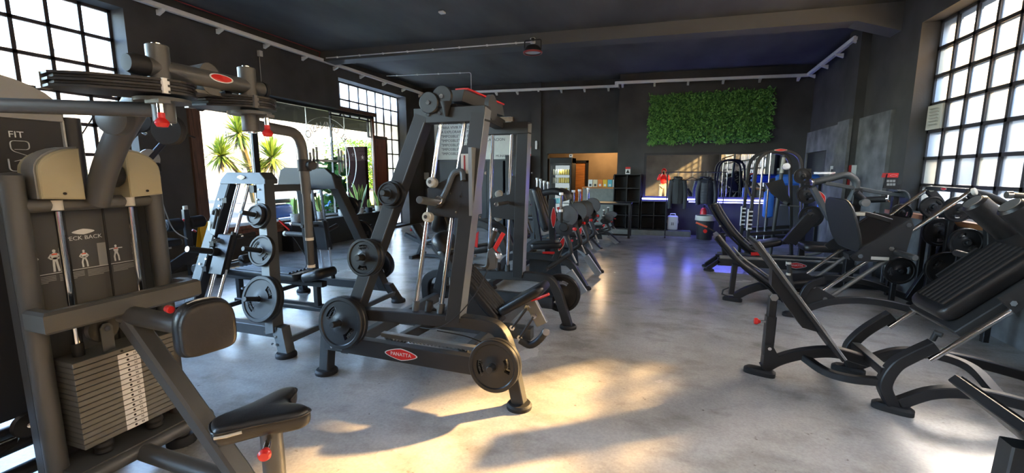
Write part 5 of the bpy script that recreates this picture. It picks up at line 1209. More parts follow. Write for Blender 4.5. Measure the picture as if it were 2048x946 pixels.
# guide rods, stack
for yy in (yl+.125, yr-.125):
    rodpart(A, 'guide_rod', 'chrome', (-2.56, yy, .25), (-2.56, yy, 1.38), .0135); rodpart(A, 'rod_bush', 'off_white', (-2.56, yy, 1.385), (-2.56, yy, 1.43), .022, 16)
    rodpart(A, 'rod_sleeve', 'rubber', (-2.56, yy, .70), (-2.56, yy, .76), .022, 16)
ys0, ys1 = yl+.055, yr-.055
st = []
for k in range(16):
    z1 = .70-k*.0265; m = MB(); m.ab((-2.63, ys0, z1-.0245), (-2.47, ys1, z1), .0025); wb = m.build('weight_block', 'stack_steel', A, 0)
    if k:
        m = MB(); m.ab((-2.4705, YM-.035, z1-.0245+.001), (-2.469, YM+.06, z1-.001)); m.build('white_tab', 'white', wb, 0)
        m = MB(); m.text(str(5+5*k), (-2.4685, YM+.037, z1-.0125), Y, Z, .014, .001); m.build('number', 'black', wb, 0)
    m = MB(); m.cyl((-2.4695, YM+.005-(0.0 if k else .02), z1-.0125), (-2.467, YM+.005-(0 if k else .02), z1-.0125), .0055, 10); m.build('pin_hole', 'black', wb, 0)
m = MB(); m.lathe([(0, 0), (.062, 0), (.066, .004), (.056, .014), (.066, .024), (.062, .028), (0, .028)], (-2.54, YM-.05, .81), X, 28); pu = m.build('pulley', 'plate_rubber', A)
m = MB(); m.prism([V((-2.505, YM-.072, .70)), V((-2.505, YM-.022, .70)), V((-2.505, YM-.022, .815)), V((-2.505, YM-.035, .835)), V((-2.505, YM-.059, .835)), V((-2.505, YM-.072, .815))], (.006, 0, 0)); m.build('pulley_fork', 'frame_grey', A, 0); rodpart(pu, 'pulley_bolt', 'chrome', (-2.5, YM-.047, .81), (-2.492, YM-.047, .81), .012, 12)
for yy in (ys0+.10, ys1-.10): m = MB(); m.lathe([(.035, .20), (.04, .21), (.035, .225), (.04, .24), (.035, .255), (.04, .265), (.03, .278), (0, .278)], (-2.53, yy, 0), Z, 18); m.build('buffer', 'rubber', A)
m = MB(); m.ab((-2.64, yl, .16), (-2.44, yr, .20)); m.build('base_plate', 'frame_graphite', A, 0)
tubepart(A, 'base_tube', 'frame_graphite', [(-2.44, yl-.02, .16), (-2.44, yr+.08, .16)], .034); tubepart(A, 'base_tube', 'frame_graphite', [(-2.66, yl-.02, .16), (-2.66, yr, .16)], .034)
tubepart(A, 'base_strut', 'frame_graphite', [(-2.42, YM+.0, .15), (-1.62, YM+.0, .13)], .042)
part(A, 'foot', 'rubber', lambda q: foot_disc(q, (-1.30, YM, 0), .09, .05))
# mid bracket beam, in front of the uprights
m = MB(); m.bar([(-2.52, yl-.03, .93), (-2.40, yl-.03, .93), (-2.40, yr+.03, .93), (-2.52, yr+.03, .93)], .055, .095, Z, c=.012); m.build('cross_beam', 'frame_graphite', A)
# diagonal strut and stub to pad
m = MB(); m.bar([PY(262, 640, YM), PY(478, 946, YM), PY(540, 1040, YM)], .075, .085, Y, c=.012); m.build('seat_strut', 'frame_graphite', A)
tubepart(A, 'pad_stub', 'frame_graphite', [PY(250, 628, YM), PY(375, 652, YM)], .045)
# worn back pad
pc = PY(412, 652, YM); ux = V((.25, 1, 0)).normalized()
face = V((.97, -.24, .0)).normalized()
sec = []
hw, hh = .118, .125
for a in np.linspace(0, 2*math.pi, 44, endpoint=False):
    ca, sa = math.cos(a), math.sin(a); e = .40 if sa < 0 else .70; sec.append((hw*math.copysign(abs(ca)**e, ca)*(1-.05*max(0, sa)), hh*math.copysign(abs(sa)**e, sa)))
uyv = Z; uxv = uyv.cross(face).normalized()
m = MB(); m.pad(pc-face*.015, uxv, uyv, 0, 0, .085, outline=sec, puff=.6, n=12); pd = m.build('back_pad', 'leather', A, 60)
m = MB(); m.pad(pc+face*.024, uxv, uyv, 0, 0, .045, outline=[(a*.93, b*.93) for a, b in sec], puff=1.2, n=8); m.build('pad_face', 'leather_worn', pd, 60)
m = MB(); m.tube([pc-face*.004+uxv*x_+uyv*(hh*.985-3.2*x_*x_) for x_ in np.linspace(-.06, .065, 9)], .006, 6); m.build('torn_seam', 'off_white', pd)
rodpart(A, 'red_knob', 'red', pc-face*.06-uxv*.10+Z*.09, pc-face*.10-uxv*.10+Z*.09, .016, 14, .004)
# seat: Y shaped saddle
sc_ = PY(515, 815, YM); zs = .53
o = V((-1.564, 1.31, zs)); outl = [(-.235, .0), (-.225, .06), (-.17, .085), (-.06, .115), (.06, .16), (.13, .175), (.175, .15), (.165, .10), (.125, .04), (.118, 0), (.125, -.04), (.165, -.10), (.175, -.15), (.13, -.175), (.06, -.16), (-.06, -.115), (-.17, -.085), (-.225, -.06)]
sm = smooth_path([V((a*.85, b*.84, 0)) for a, b in outl+outl[:1]], 3)[:-1]
SX = V((math.cos(.12), math.sin(.12)*-.0, .06)).normalized()
m = MB(); m.pad(o+V((0, 0, -.01)), V((.53, .848, .03)), V((-.848, .53, 0)), 0, 0, .085, outline=[(p.x, p.y) for p in sm], puff=.7, n=12); se = m.build('seat', 'leather', A, 60)
m = MB(); m.tube([o+V((.53*p.x-.848*p.y, .848*p.x+.53*p.y, .012+.03*p.x)) for p in sm], .004, 6, closed=True); m.build('seat_piping', 'leather', se)
m = MB(); m.tube([o+V((.53*a-.848*b, .848*a+.53*b, c_)) for a, b, c_ in ((-.19, -.05, -.012), (-.15, -.072, -.008), (-.10, -.084, -.004))], .007, 6); m.build('worn_patch', 'off_white', se)
rodpart(A, 'seat_post', 'frame_graphite', (-1.56, YM, .05), (-1.56, YM, .49), .045, 24)
rodpart(A, 'adjust_pin', 'chrome', (-1.53, YM-.04, .43), (-1.49, YM-.09, .425), .014, 12); m = MB(); m.lathe([(0, 0), (.012, 0), (.014, .012), (.024, .022), (.026, .035), (.018, .048), (0, .05)], (-1.49, YM-.09, .425), (.6, -.8, -.05), 16); m.build('red_knob', 'red', A)
# mast and overhead boom with two vertical pivots
xb, zb = -1.72, 1.918
m = MB(); m.sweep(smooth_path([V((-2.53, YM, 1.42)), V((-2.43, YM, 1.58)), V((-2.27, YM, 1.76)), V((-2.08, YM, 1.89)), V((-1.72, YM, 1.92))], 5), [(.062*math.cos(a), .045*math.sin(a)) for a in np.linspace(0, 2*math.pi, 20, endpoint=False)], up=Y); m.build('mast', 'frame_graphite', A, 50)
m = MB(); m.cyl((xb, YM-.235, zb), (xb, YM+.235, zb), .033, 28, .004); bm_ = m.build('boom', 'frame_graphite', A)
m = MB(); m.lathe([(.035, 0), (.035, .04), (.028, .058), (0, .06)], (xb, YM-.235, zb), -Y, 26); m.build('end_cap', 'rubber', bm_); m = MB(); m.lathe([(.035, 0), (.035, .015), (.024, .028), (0, .029)], (xb, YM+.235, zb), Y, 26); m.build('end_cap', 'rubber', bm_)
m = MB(); pts = []
for a in np.linspace(0, 2*math.pi, 28, endpoint=False): pts.append((math.cos(a)*.05, math.sin(a)*.017))
vs = []; 
for rr in (.0335, .0352):
    for (a, b) in pts: th = .18+b/.0335; vs.append((xb+rr*math.cos(th), YM+.02+a, zb+rr*math.sin(th)))
m.raw(vs, [tuple(range(27, -1, -1)), tuple(range(28, 56))] + [(k, (k+1) % 28, 28+(k+1) % 28, 28+k) for k in range(28)]); bo = m.build('name_badge', 'white_print', bm_, 0)
m = MB(); vs = []
for rr in (.0338, .0358):
    for (a, b) in pts: th = .18+b*.78/.0335; vs.append((xb+rr*math.cos(th), YM+.02+a*.86, zb+rr*math.sin(th)))
m.raw(vs, [tuple(range(27, -1, -1)), tuple(range(28, 56))] + [(k, (k+1) % 28, 28+(k+1) % 28, 28+k) for k in range(28)]); m.build('badge_field', 'red', bo, 0)
barpart(A, 'boom_plate', 'frame_graphite', [(xb-.16, YM-.02, 1.865), (xb+.0, YM-.02, 1.865)], .30, .012, Z)
barpart(A, 'boom_brace', 'frame_black', [(xb-.20, YM+.09, 1.83), (xb-.02, YM+.09, 1.88)], .03, .03, Y)
for yy, kk in ((1.135, 0), (1.49, 1)):
    m = MB(); m.cyl((xb, yy, 1.73), (xb, yy, 1.998), .035, 24, .003); m.build('pivot_post', 'frame_graphite', A)
    rodpart(A, 'pivot_bolt', 'chrome', (xb, yy, 1.998), (xb, yy, 2.004), .016, 12); rodpart(A, 'pivot_bolt', 'chrome', (xb, yy, 1.723), (xb, yy, 1.73), .018, 12)
    # cam: stack of flat lobed discs
    d_ = V((-.62, -.785, 0)) if kk == 0 else V((-.80, -.60, 0)); Lb = .30 if kk == 0 else .22
    pr = V((-d_.y, d_.x, 0)); base = [V((.105*math.cos(a), .105*math.sin(a), 0)) for a in np.linspace(-math.pi/2, math.pi/2, 16)]
    def lobe(sc, z):
        q = [(-b.x*1.0, b.y) for b in base]; out_ = []
        for (a, b) in [(p.x*sc, p.y*sc) for p in base]: out_.append(V((xb, yy, z)) - d_*a + pr*b)
        out_ += [V((xb, yy, z)) + d_*(Lb*.6*sc) + pr*(.10*sc), V((xb, yy, z)) + d_*(Lb*.92*sc) + pr*(.065*sc), V((xb, yy, z)) + d_*(Lb*sc) + pr*(.02*sc), V((xb, yy, z)) + d_*(Lb*.96*sc) - pr*(.035*sc), V((xb, yy, z)) + d_*(Lb*.6*sc) - pr*(.085*sc)]
        return out_
    for j, (z, sc) in enumerate(((1.822, 1.0), (1.833, .95), (1.842, 1.0), (1.853, .95), (1.862, 1.0))):
        m = MB(); m.prism(lobe(sc, z), (0, 0, .008)); m.build('cam_plate' if sc == 1 else 'cam_cable', 'frame_black' if sc == 1 else 'rubber', A, 0)
    m = MB(); m.box(V((xb, yy, 1.845)) + d_*(Lb) , (.025, .03, .05)); m.build('cam_clamp', 'steel', A, 0)
    m = MB(); m.box(V((xb+.09, yy-.045, 1.846)), (.012, .022, .05)); m.build('cam_stop', 'white' if kk == 0 else 'frame_graphite', A, 0)
    m = MB(); m.cyl((xb, yy, 1.80), (xb, yy, 1.812), .085, 28); m.build('index_disc', 'frame_grey', A)
    kx = V((xb+.06, yy-.05 if kk == 0 else yy+.05, 0)) if kk == 0 else V((xb+.07, yy+.02, 0))
    m = MB(); m.box(V((kx.x-.01, kx.y, 1.795)), (.07, .04, .012)); m.build('index_arm', 'frame_graphite', A, 0)
    rodpart(A, 'index_pin', 'chrome', V((kx.x, kx.y, 1.79)), V((kx.x, kx.y, 1.755)), .011, 14)
    m = MB(); m.lathe([(.011, 0), (.012, .012), (.011, .018), (.020, .028), (.022, .036), (.016, .048), (0, .05)], V((kx.x, kx.y, 1.757)), -Z, 20); m.build('red_knob', 'red', A)
# movement arms
a0 = V((xb, 1.135, 1.775)); a1 = a0 + V((-.92, -.39, .02)).normalized()*.95
tubepart(A, 'swing_arm', 'frame_graphite', [a0, a1, a1+V((-.05, -.02, -.5))], .026, .10)
b0 = V((xb, 1.49, 1.76)); b1 = V((-1.60, 1.86, 1.75)); bb = PZ(590, 245, 1.755)
q0 = b0+V((.10, .31, 0)); 
hd = PY(606, 330, 1.86)
ptop = V((hd.x, 1.86, 1.755)); 
tubepart(A, 'swing_arm', 'frame_graphite', [b0, ptop, V((ptop.x+.01, ptop.y, 1.44))], .025, .10)
ptop2 = V((ptop.x+.01, ptop.y, 0)); m = MB(); m.cyl((ptop2.x, ptop2.y, 1.56), (ptop2.x, ptop2.y, 1.62), .034, 18, .003); m.build('arm_clamp', 'frame_black', A); rodpart(A, 'clamp_knob', 'rubber', (ptop2.x+.03, ptop2.y, 1.59), (ptop2.x+.075, ptop2.y-.02, 1.59), .024, 16, .006)
rodpart(A, 'arm_sleeve', 'frame_graphite', (ptop2.x, ptop2.y, 1.20), (ptop2.x, ptop2.y, 1.56), .021, 18)
rodpart(A, 'collar_ring', 'off_white', (ptop2.x, ptop2.y, 1.19), (ptop2.x, ptop2.y, 1.205), .022, 18); rodpart(A, 'hand_grip', 'grip', (ptop2.x, ptop2.y, 1.05), (ptop2.x, ptop2.y, 1.19), .018, 16); rodpart(A, 'collar_ring', 'off_white', (ptop2.x, ptop2.y, 1.04), (ptop2.x, ptop2.y, 1.055), .021, 18)
# counterweight pulley under the cam
m = MB(); m.lathe([(0, 0), (.06, 0), (.065, .01), (.055, .02), (.065, .03), (.06, .04), (0, .04)], (-2.0, YM+.02, 1.73), (.4, -.9, 0), 26); m.build('pulley', 'rubber', A)
m = MB(); m.lathe([(0, -.02), (.07, -.02), (.07, .02), (.05, .03), (0, .03)], (-2.22, YM-.06, 1.78), (.3, -1, 0), 26); m.build('pulley', 'frame_graphite', A)
# ================================================================ neighbouring selector machine with the printed shroud
J = thing('shrouded_machine', 'tall selector machine with dark printed shroud behind the pec machine', 'gym machine', (-3.3, 1.1, 0))
xj = -3.2; pts = [V((xj, .45, .26)), V((xj, 1.56, .26)), V((xj, 1.56, 1.84)), V((xj, .45, 1.84))]
m = MB(); m.prism(pts, (-.03, 0, 0)); js = m.build('shroud', 'shroud_dark', J, 0)
cap = [V((xj+.01, .45, 1.83)), V((xj+.01, 1.57, 1.83)), V((xj+.01, 1.57, 1.90))] + [V((xj+.01, 1.10+.46*math.cos(a), 1.90+.17*math.sin(a))) for a in np.linspace(.1, math.pi-.1, 16)] + [V((xj+.01, .45, 1.90))]
m = MB(); m.prism(cap, (-.08, 0, 0), .006); m.build('cap', 'print_grey', J)
m = MB(); m.text('FIT', (xj+.0015, 1.367, 1.747), Y, Z, .046, .002); m.build('lettering', 'white_print', js, 0)
def stroke(path, w): 
    q = MB(); q.sweep(fillet([V((xj+.0015, a, b)) for a, b in path], .018), [(-.001, -w/2), (.001, -w/2), (.001, w/2), (-.001, w/2)], up=X); q.build('logo_stroke', 'white_print', js, 0)
stroke([(1.352, 1.672), (1.41, 1.672), (1.41, 1.716), (1.338, 1.716), (1.338, 1.665), (1.40, 1.640)], .016); stroke([(1.322, 1.622), (1.322, 1.560), (1.362, 1.560)], .020); stroke([(1.345, 1.610), (1.38, 1.622)], .016)
tubepart(J, 'upright', 'frame', [(xj-.02, 1.61, .05), (xj-.02, 1.61, 1.86)], .045)
barpart(J, 'edge_channel', 'edge_grey', [(xj, 1.565, .28), (xj, 1.565, 1.84)], .015, .02, Y)
tubepart(J, 'upright', 'frame', [(xj-.02, .42, .05), (xj-.02, .42, 1.86)], .045)
for xx, zz in ((-3.06, .18), (-3.0, .06), (-3.24, .18)): tubepart(J, 'base_tube', 'frame_black', [(xx, .30, zz), (xx, 1.75, zz)], .035)
m = MB(); m.lathe([(0, 0), (.06, 0), (.065, .005), (.055, .015), (.065, .025), (.06, .03), (0, .03)], (-3.05, 1.17, .27), X, 26); pu = m.build('pulley', 'plate_rubber', J); rodpart(pu, 'pulley_bolt', 'chrome', (-3.02, 1.17, .27), (-3.012, 1.17, .27), .014, 10)
m = MB(); m.prism([(-3.04, 1.12, .20), (-3.04, 1.22, .20), (-3.04, 1.19, .25), (-3.04, 1.15, .25)], (.01, 0, 0)); m.build('pulley_fork', 'frame_black', J, 0)
rodpart(J, 'cable', 'black', (-3.04, .4, .235), (-3.04, 1.12, .23), .004, 6)
for yy in (.42, 1.61): part(J, 'foot', 'rubber', lambda q: foot_disc(q, (xj-.02, yy, 0), .07, .05))
boltpart(J, [(xj, 1.45, 1.86), (xj, 1.47, .34)], X, .008, .006)
rodpart(J, 'cable', 'black', PX(190, 228, -3.3), PX(150, 290, -3.2), .004, 6)
# ================================================================ cable machine and leg machine by the street wall
xi = -5.0
I = thing('cable_crossover_arm_machine', 'dark cable machine with angled steel arm against the street wall', 'gym machine', PX(290, 600, xi)*1.0); I.location = (xi, PX(290, 560, xi).y, 0)
yi = I.location.y
barpart(I, 'upright', 'frame_black', [(xi, yi-.05, .02), (xi, yi-.05, 2.02)], .10, .10, Y); barpart(I, 'upright', 'frame_black', [(xi, yi+.09, .02), (xi, yi+.09, 1.5)], .07, .10, Y)
barpart(I, 'base_beam', 'frame_black', [(xi-.5, yi, .06), (xi+.5, yi, .06)], .09, .08, Z)
barpart(I, 'base_beam', 'frame_black', [(xi, yi-.5, .06), (xi, yi+.5, .06)], .09, .08, Z)
q0, q1 = PX(292, 325, xi), PX(345, 266, xi); tubepart(I, 'arm', 'jacket_navy', [q0, q1], .030); rodpart(I, 'arm_tip', 'chrome', q1, q1+(q1-q0).normalized()*.03+V((0, .06, -.02)), .018, 12)
tubepart(I, 'strap', 'black', [q1, PX(370, 268, xi), PX(390, 275, xi)], .008, .02); 
m = MB(); q = PX(298, 318, xi); m.lathe([(.03, 0), (.10, 0), (.10, .015), (.03, .015)], q, X, 24); m.build('index_disc', 'edge_grey', I); m = MB(); m.box(q0+V((.02, .03, -.05)), (.1, .14, .10), None, .01); m.build('arm_bracket', 'frame_black', I)
q2, q3, q4 = PX(240, 345, xi), PX(250, 285, xi), PX(278, 258, xi); tubepart(I, 'arm', 'jacket_navy', [q2, q3, q4], .032, .12); rodpart(I, 'arm_tip', 'chrome', q4, q4+V((0, .06, -.04)), .02, 12)
m = MB(); q = PX(285, 245, xi); m.lathe([(0, 0), (.10, 0), (.105, .02), (.09, .04), (.105, .06), (0, .06)], q, (.5, -.8, .1), 26); m.build('pulley', 'rubber', I)
m = MB(); m.tube(smooth_path([PX(312, 360, xi), PX(316, 400, xi), PX(322, 450, xi), PX(326, 500, xi)], 5), .006, 6); m.build('cable', 'steel', I)
m = MB(); m.tube(smooth_path([PX(309, 352, xi), PX(330, 420, xi), PX(348, 460, xi), PX(375, 478, xi)], 6), .006, 6); m.build('cable', 'steel', I)
# leg extension with foam rollers
xk = -6.35; K = thing('leg_curl_bench', 'black leg curl bench with foam rollers beside the wet floor sign', 'gym machine', (xk, PX(378, 505, xk).y, 0)); yk = K.location.y
r0, r1, r2, r3 = PX(330, 452, xk), PX(362, 448, xk), PX(378, 446, xk), PX(406, 441, xk)
rodpart(K, 'foam_roller', 'rubber', r0, r1, .085, 22, .015); rodpart(K, 'foam_roller', 'rubber', r2, r3, .085, 22, .015); rodpart(K, 'roller_axle', 'chrome', r1, r2, .02); rodpart(K, 'roller_cap', 'frame_grey', r0, r0+(r0-r1).normalized()*.008, .045, 16)
pp = PX(374, 450, xk); barpart(K, 'swing_post', 'frame', [V((xk, pp.y, .10)), V((xk, pp.y, pp.z+.22))], .06, .08, Y); rodpart(K, 'post_cap', 'off_white', V((xk, pp.y, pp.z+.22)), V((xk, pp.y, pp.z+.27)), .03, 14)
barpart(K, 'base_beam', 'frame_black', [V((xk-.1, r0.y-.6, .35)), V((xk, pp.y+.1, .30)), V((xk+.1, pp.y+.35, .03))], .09, .09, Z); part(K, 'foot', 'rubber', lambda q: foot_disc(q, (xk+.1, pp.y+.35, 0), .08, .03))
m = MB(); m.pad(V((xk, r0.y-.3, .62)), Y, X, .8, .4, .09, .05); m.build('seat_pad', 'leather', K, 60)
barpart(K, 'seat_post', 'frame_black', [V((xk, r0.y-.3, .03)), V((xk, r0.y-.3, .58))], .08, .08, Y); part(K, 'foot', 'rubber', lambda q: foot_disc(q, (xk, r0.y-.3, 0), .1, .03))
rodpart(K, 'red_pin', 'red', PX(385, 460, xk), PX(392, 463, xk), .014, 10); rodpart(K, 'red_pin', 'red', PX(366, 442, xk), PX(370, 438, xk), .018, 10); m = MB(); m.box(PX(333, 493, xk), (.01, .12, .08)); m.build('label_card', 'off_white', K, 0)
m = MB(); m.prism([V((xk+.05, r0.y-.1, .30)), V((xk+.05, pp.y+.05, .52)), V((xk+.05, pp.y+.1, .38)), V((xk+.05, r0.y, .2))], (-.03, 0, 0)); m.build('side_plate', 'frame_black', K, 0)
# ================================================================ hack squat on the right
E_ = thing('hack_squat_machine', 'black hack squat machine with tilted foot board and ribbed back pad on the right', 'gym machine', (1.6, 3.66, 0))
yn, yf, yc = 3.36, 3.95, 3.68
def oval_foot(parent, p, ang=0.0, a=.11, b=.055):
    m = MB(); R_ = Matrix.Rotation(ang, 3, 'Z'); p = V(p)
    for h0, h1, s0, s1 in ((0, .03, 1, 1), (.03, .045, 1, .8)):
        lo = [V((p.x, p.y, h0)) + R_ @ V((a*s0*math.copysign(abs(math.cos(t))**.6, math.cos(t)), b*s0*math.copysign(abs(math.sin(t))**.6, math.sin(t)), 0)) for t in np.linspace(0, 2*math.pi, 24, endpoint=False)]
        hi = [V((p.x, p.y, h1)) + R_ @ V((a*s1*math.copysign(abs(math.cos(t))**.6, math.cos(t)), b*s1*math.copysign(abs(math.sin(t))**.6, math.sin(t)), 0)) for t in np.linspace(0, 2*math.pi, 24, endpoint=False)]
        m.raw(lo+hi, [tuple(range(23, -1, -1)), tuple(range(24, 48))] + [(k, (k+1) % 24, 24+(k+1) % 24, 24+k) for k in range(24)])
    m.build('foot', 'rubber', parent)
FB = 'frame_black'
oval_foot(E_, (.78, yc, 0), -.3); oval_foot(E_, (1.50, yn, 0), -.4); oval_foot(E_, (1.45, yf, 0), -.4); oval_foot(E_, (2.75, yn, 0)); oval_foot(E_, (2.75, yf, 0))
barpart(E_, 'base_arch', FB, smooth_path([V((.80, yc, .05)), PY(1560, 718, yc), PY(1610, 706, yc), PY(1670, 704, yc), PY(1735, 722, yc)], 6), .075, .065, Y)
barpart(E_, 'base_branch', FB, smooth_path([PY(1605, 712, yc), PY(1649, 742, 3.55), PY(1700, 757, 3.45), PY(1765, 763, yn+.02)], 6), .06, .05, Z)
barpart(E_, 'cross_beam', FB, [PY(1708, 690, yf), PY(1772, 745, yn)], .06, .055, Z); part(E_, 'beam_top', 'edge_grey', lambda m: m.bar([PY(1708, 690, yf)+Z*.03, PY(1772, 745, yn)+Z*.03], .05, .004, Z, c=.001), 0)  # pale top strip paints the highlight along the beam
barpart(E_, 'curved_upright', FB, smooth_path([V((1.47, yf, .03)), PY(1697, 703, yf), PY(1705, 684, yf), PY(1735, 658, yf), PY(1782, 630, yf)], 6), .07, .075, Y)
barpart(E_, 'curved_upright', FB, smooth_path([V((1.50, yn, .03)), PY(1768, 770, yn), PY(1787, 733, yn), PY(1820, 712, yn), PY(1868, 690, yn)], 6), .07, .075, Y)
for yy, pts in ((yn, [(1.53, .06), (1.70, .16), (1.92, .19), (2.25, .14), (2.75, .06)]), (yf, [(1.50, .06), (1.75, .20), (2.05, .21), (2.4, .15), (2.75, .06)])):
    barpart(E_, 'base_arch', FB, smooth_path([V((a, yy, b)) for a, b in pts], 6), .07, .06, Y)
barpart(E_, 'base_branch', FB, smooth_path([PY(1750, 719, yf), PY(1811, 704, yf), PY(1880, 712, yf-.1), PY(1945, 738, 3.75), PY(1995, 790, 3.55)], 6), .07, .05, Z)
rd = V((math.cos(.80), 0, math.sin(.80))); rn = V((-math.sin(.80), 0, math.cos(.80)))
for yy, p in ((yn, PY(1868, 715, yn)), (yf, PY(1785, 650, yf))):
    rodpart(E_, 'guide_rail', 'chrome', p-rd*.03, p+rd*1.35, .018, 16)
    barpart(E_, 'top_post', FB, [p+rd*1.33, p+rd*1.33+V((.12, 0, -.3)), V((2.75, yy, .05))], .07, .07, Y, fil=.15)
barpart(E_, 'top_crossbar', FB, [PY(1868, 715, yn)+rd*1.35, PY(1785, 650, yf)+rd*1.42], .07, .06, Z)
m = MB(); q = PY(1865, 680, yn); m.tube([q, q+V((.01, -.01, .05)), q+V((.03, -.03, .045))], .016, 10); m.build('stop_hook', 'rubber', E_)
# foot board
t0, t1 = PY(1515, 485, 3.50), PY(1690, 722, 3.50); BW = .34; bd_ = (t1-t0).normalized(); bn = V((-bd_.z, 0, bd_.x)); bn = bn if bn.x > 0 else -bn
m = MB(); m.prism([t0, t1, t1+V((0, BW, 0)), t0+V((0, BW, 0))], -bn*.018); fb = m.build('foot_board', 'rubber', E_, 0)
m = MB(); m.prism([t0+bn*.001, t1+bn*.001, t1+V((0, BW, 0))+bn*.001, t0+V((0, BW, 0))+bn*.001], bn*.012); m.build('tread_plate', 'steel', fb, 0); m = MB(); m.bar([t0+bn*.014+Y*.006, t1+bn*.014+Y*.006], .012, .006, bn, c=.001); m.build('edge_strip', 'chrome', fb, 0)  # chrome strip added for the sun glint along the board edge
m = MB(); m.ab((0, 0, 0), (0, 0, 0)) if False else m.prism([t0.lerp(t1, .25)-bn*.02+V((0, .12, 0)), t0.lerp(t1, .8)-bn*.02+V((0, .12, 0)), t0.lerp(t1, .72)-bn*.09+V((0, .12, 0)), t0.lerp(t1, .35)-bn*.09+V((0, .12, 0))], (0, .1, 0)); m.build('board_bracket', FB, fb, 0)
pT, pB = PY(1546, 592, yc), PY(1535, 695, yc)
barpart(E_, 'support_post', FB, [pT, pT.lerp(pB, .45)], .055, .055, Y); barpart(E_, 'support_post', FB, [pT.lerp(pB, .38), pB-Z*.05], .07, .07, Y)
m = MB(); m.prism([PY(1531, 690, yc-.05), PY(1545, 690, yc-.05), PY(1562, 722, yc-.05), PY(1525, 738, yc-.05)], (0, .1, 0)); m.build('post_gusset', FB, E_, 0)
boltpart(E_, [pT-Y*.03], -Y, .028, .02, 'steel'); boltpart(E_, [PY(1539, 697, yc-.051)], -Y, .014, .01)
rodpart(E_, 'adjust_pin', 'chrome', PY(1531, 643, yc-.02), PY(1520, 643, yc-.02), .010, 10); m = MB(); m.lathe([(.012, 0), (.016, .012), (.026, .022), (.024, .042), (0, .046)], PY(1521, 643, yc-.02), -X, 16); m.build('red_knob', 'red', E_)
# carriage with ribbed pad and shoulder rolls
c0 = PY(1855, 620, yc); c1 = c0+rd*.80; mid = (c0+c1)/2
m = MB(); m.pad(mid-rn*.0, rd, Y, .82, .40, .10, .06, puff=.3); pd = m.build('back_pad', 'leather', E_, 60)
for k in range(7): yy = yc-.135+k*.045; m = MB(); m.tube([c0+rd*.06+rn*.052+V((0, yy-yc, 0)), c0+rd*.60+rn*.052+V((0, yy-yc, 0))], .02, 8); m.build('pad_rib', 'leather', pd, 60)
m = MB(); m.box(mid-rn*.075, (.86, .56, .05), Matrix((rd, Y, rn)).transposed(), .006); m.build('carriage', 'frame', E_)
for yy in (yc-.17, yc+.17):
    p = c1-rd*.10+V((0, yy-yc, 0)); rodpart(E_, 'shoulder_roll', 'leather', p+rn*.02, p+rn*.34, .075, 24, .015); rodpart(E_, 'roll_cap', 'steel', p+rn*.34, p+rn*.346, .055, 20)
for yy in (yn-.02, yf+.02):
    p = mid+V((0, yy-yc, 0))-rn*.04; rodpart(E_, 'plate_peg', FB, p+rd*.1, p+rd*.1+V((0, -.24 if yy < yc else .24, 0)), .024, 16, .003); m = MB(); m.box(p, (.30, .02, .12), Matrix((rd, Y, rn)).transposed()); m.build('carriage_plate', 'frame', E_, 0); boltpart(E_, [p+rd*.12-Y*.012, p-rd*.12-Y*.012], -Y, .018, .012)
p = c1+rn*.12+V((0, yn-.12-yc, 0)); tubepart(E_, 'hand_grip', 'grip', [p, p-Y*.16], .018); rodpart(E_, 'grip_end', 'chrome', p-Y*.16, p-Y*.18, .022, 14, .003)
hg = PY(2018, 390, 3.3); tubepart(E_, 'release_handle', 'grip', [hg, hg+V((.25, .1, -.02))], .016); rodpart(E_, 'grip_end', 'chrome', hg-V((.012, 0, 0)), hg+V((.012, 0, 0)), .021, 14)
# ================================================================ corner machine: only its board shows
F_ = thing('corner_press_machine', 'black machine corner with bright edged foot board at the picture edge', 'gym machine', (1.5, 2.0, 0))
f0, f1 = PY(1912, 748, 2.25), PY(2060, 868, 2.25); fd = (f1-f0).normalized(); fn2 = V((-fd.z, 0, fd.x)); fn2 = fn2 if fn2.z > 0 else -fn2
f2 = f0+fd*.75
f0 = f0-Y*.40; f2 = f2-Y*.40
m = MB(); m.prism([f0, f2, f2+Y*.4, f0+Y*.4], -fn2*.04, .004); fb = m.build('foot_board', 'frame_black', F_)
m = MB(); m.prism([f0+fn2*.001+fd*.02, f2+fn2*.001, f2+Y*.4+fn2*.001, f0+Y*.4+fn2*.001+fd*.02], fn2*.008); m.build('tread_plate', 'rubber', fb, 0)
m = MB(); m.bar([f0+fn2*.0095+Y*.388+fd*.03, f2+fn2*.0095+Y*.388], .008, .005, fn2, c=.001); m.build('edge_strip', 'chrome', fb, 0)
m = MB(); m.prism([f0+fn2*.0095+fd*.13+Y*.15, f0+fn2*.0095+fd*.20+Y*.15, f0+fn2*.0095+fd*.20+Y*.35, f0+fn2*.0095+fd*.13+Y*.35], fn2*.002); m.build('warning_label', 'off_white', fb, 0)
pb_ = PY(2022, 900, 2.05); barpart(F_, 'support_post', 'frame', [V((pb_.x, 2.05, .03)), V((pb_.x+.02, 2.05, f0.z-.17))], .08, .08, Y); oval_foot(F_, (pb_.x, 2.05, 0))
barpart(F_, 'base_beam', 'frame_black', [V((pb_.x, 2.2, .08)), V((2.6, 2.2, .08))], .08, .08, Z); oval_foot(F_, (2.6, 2.2, 0))
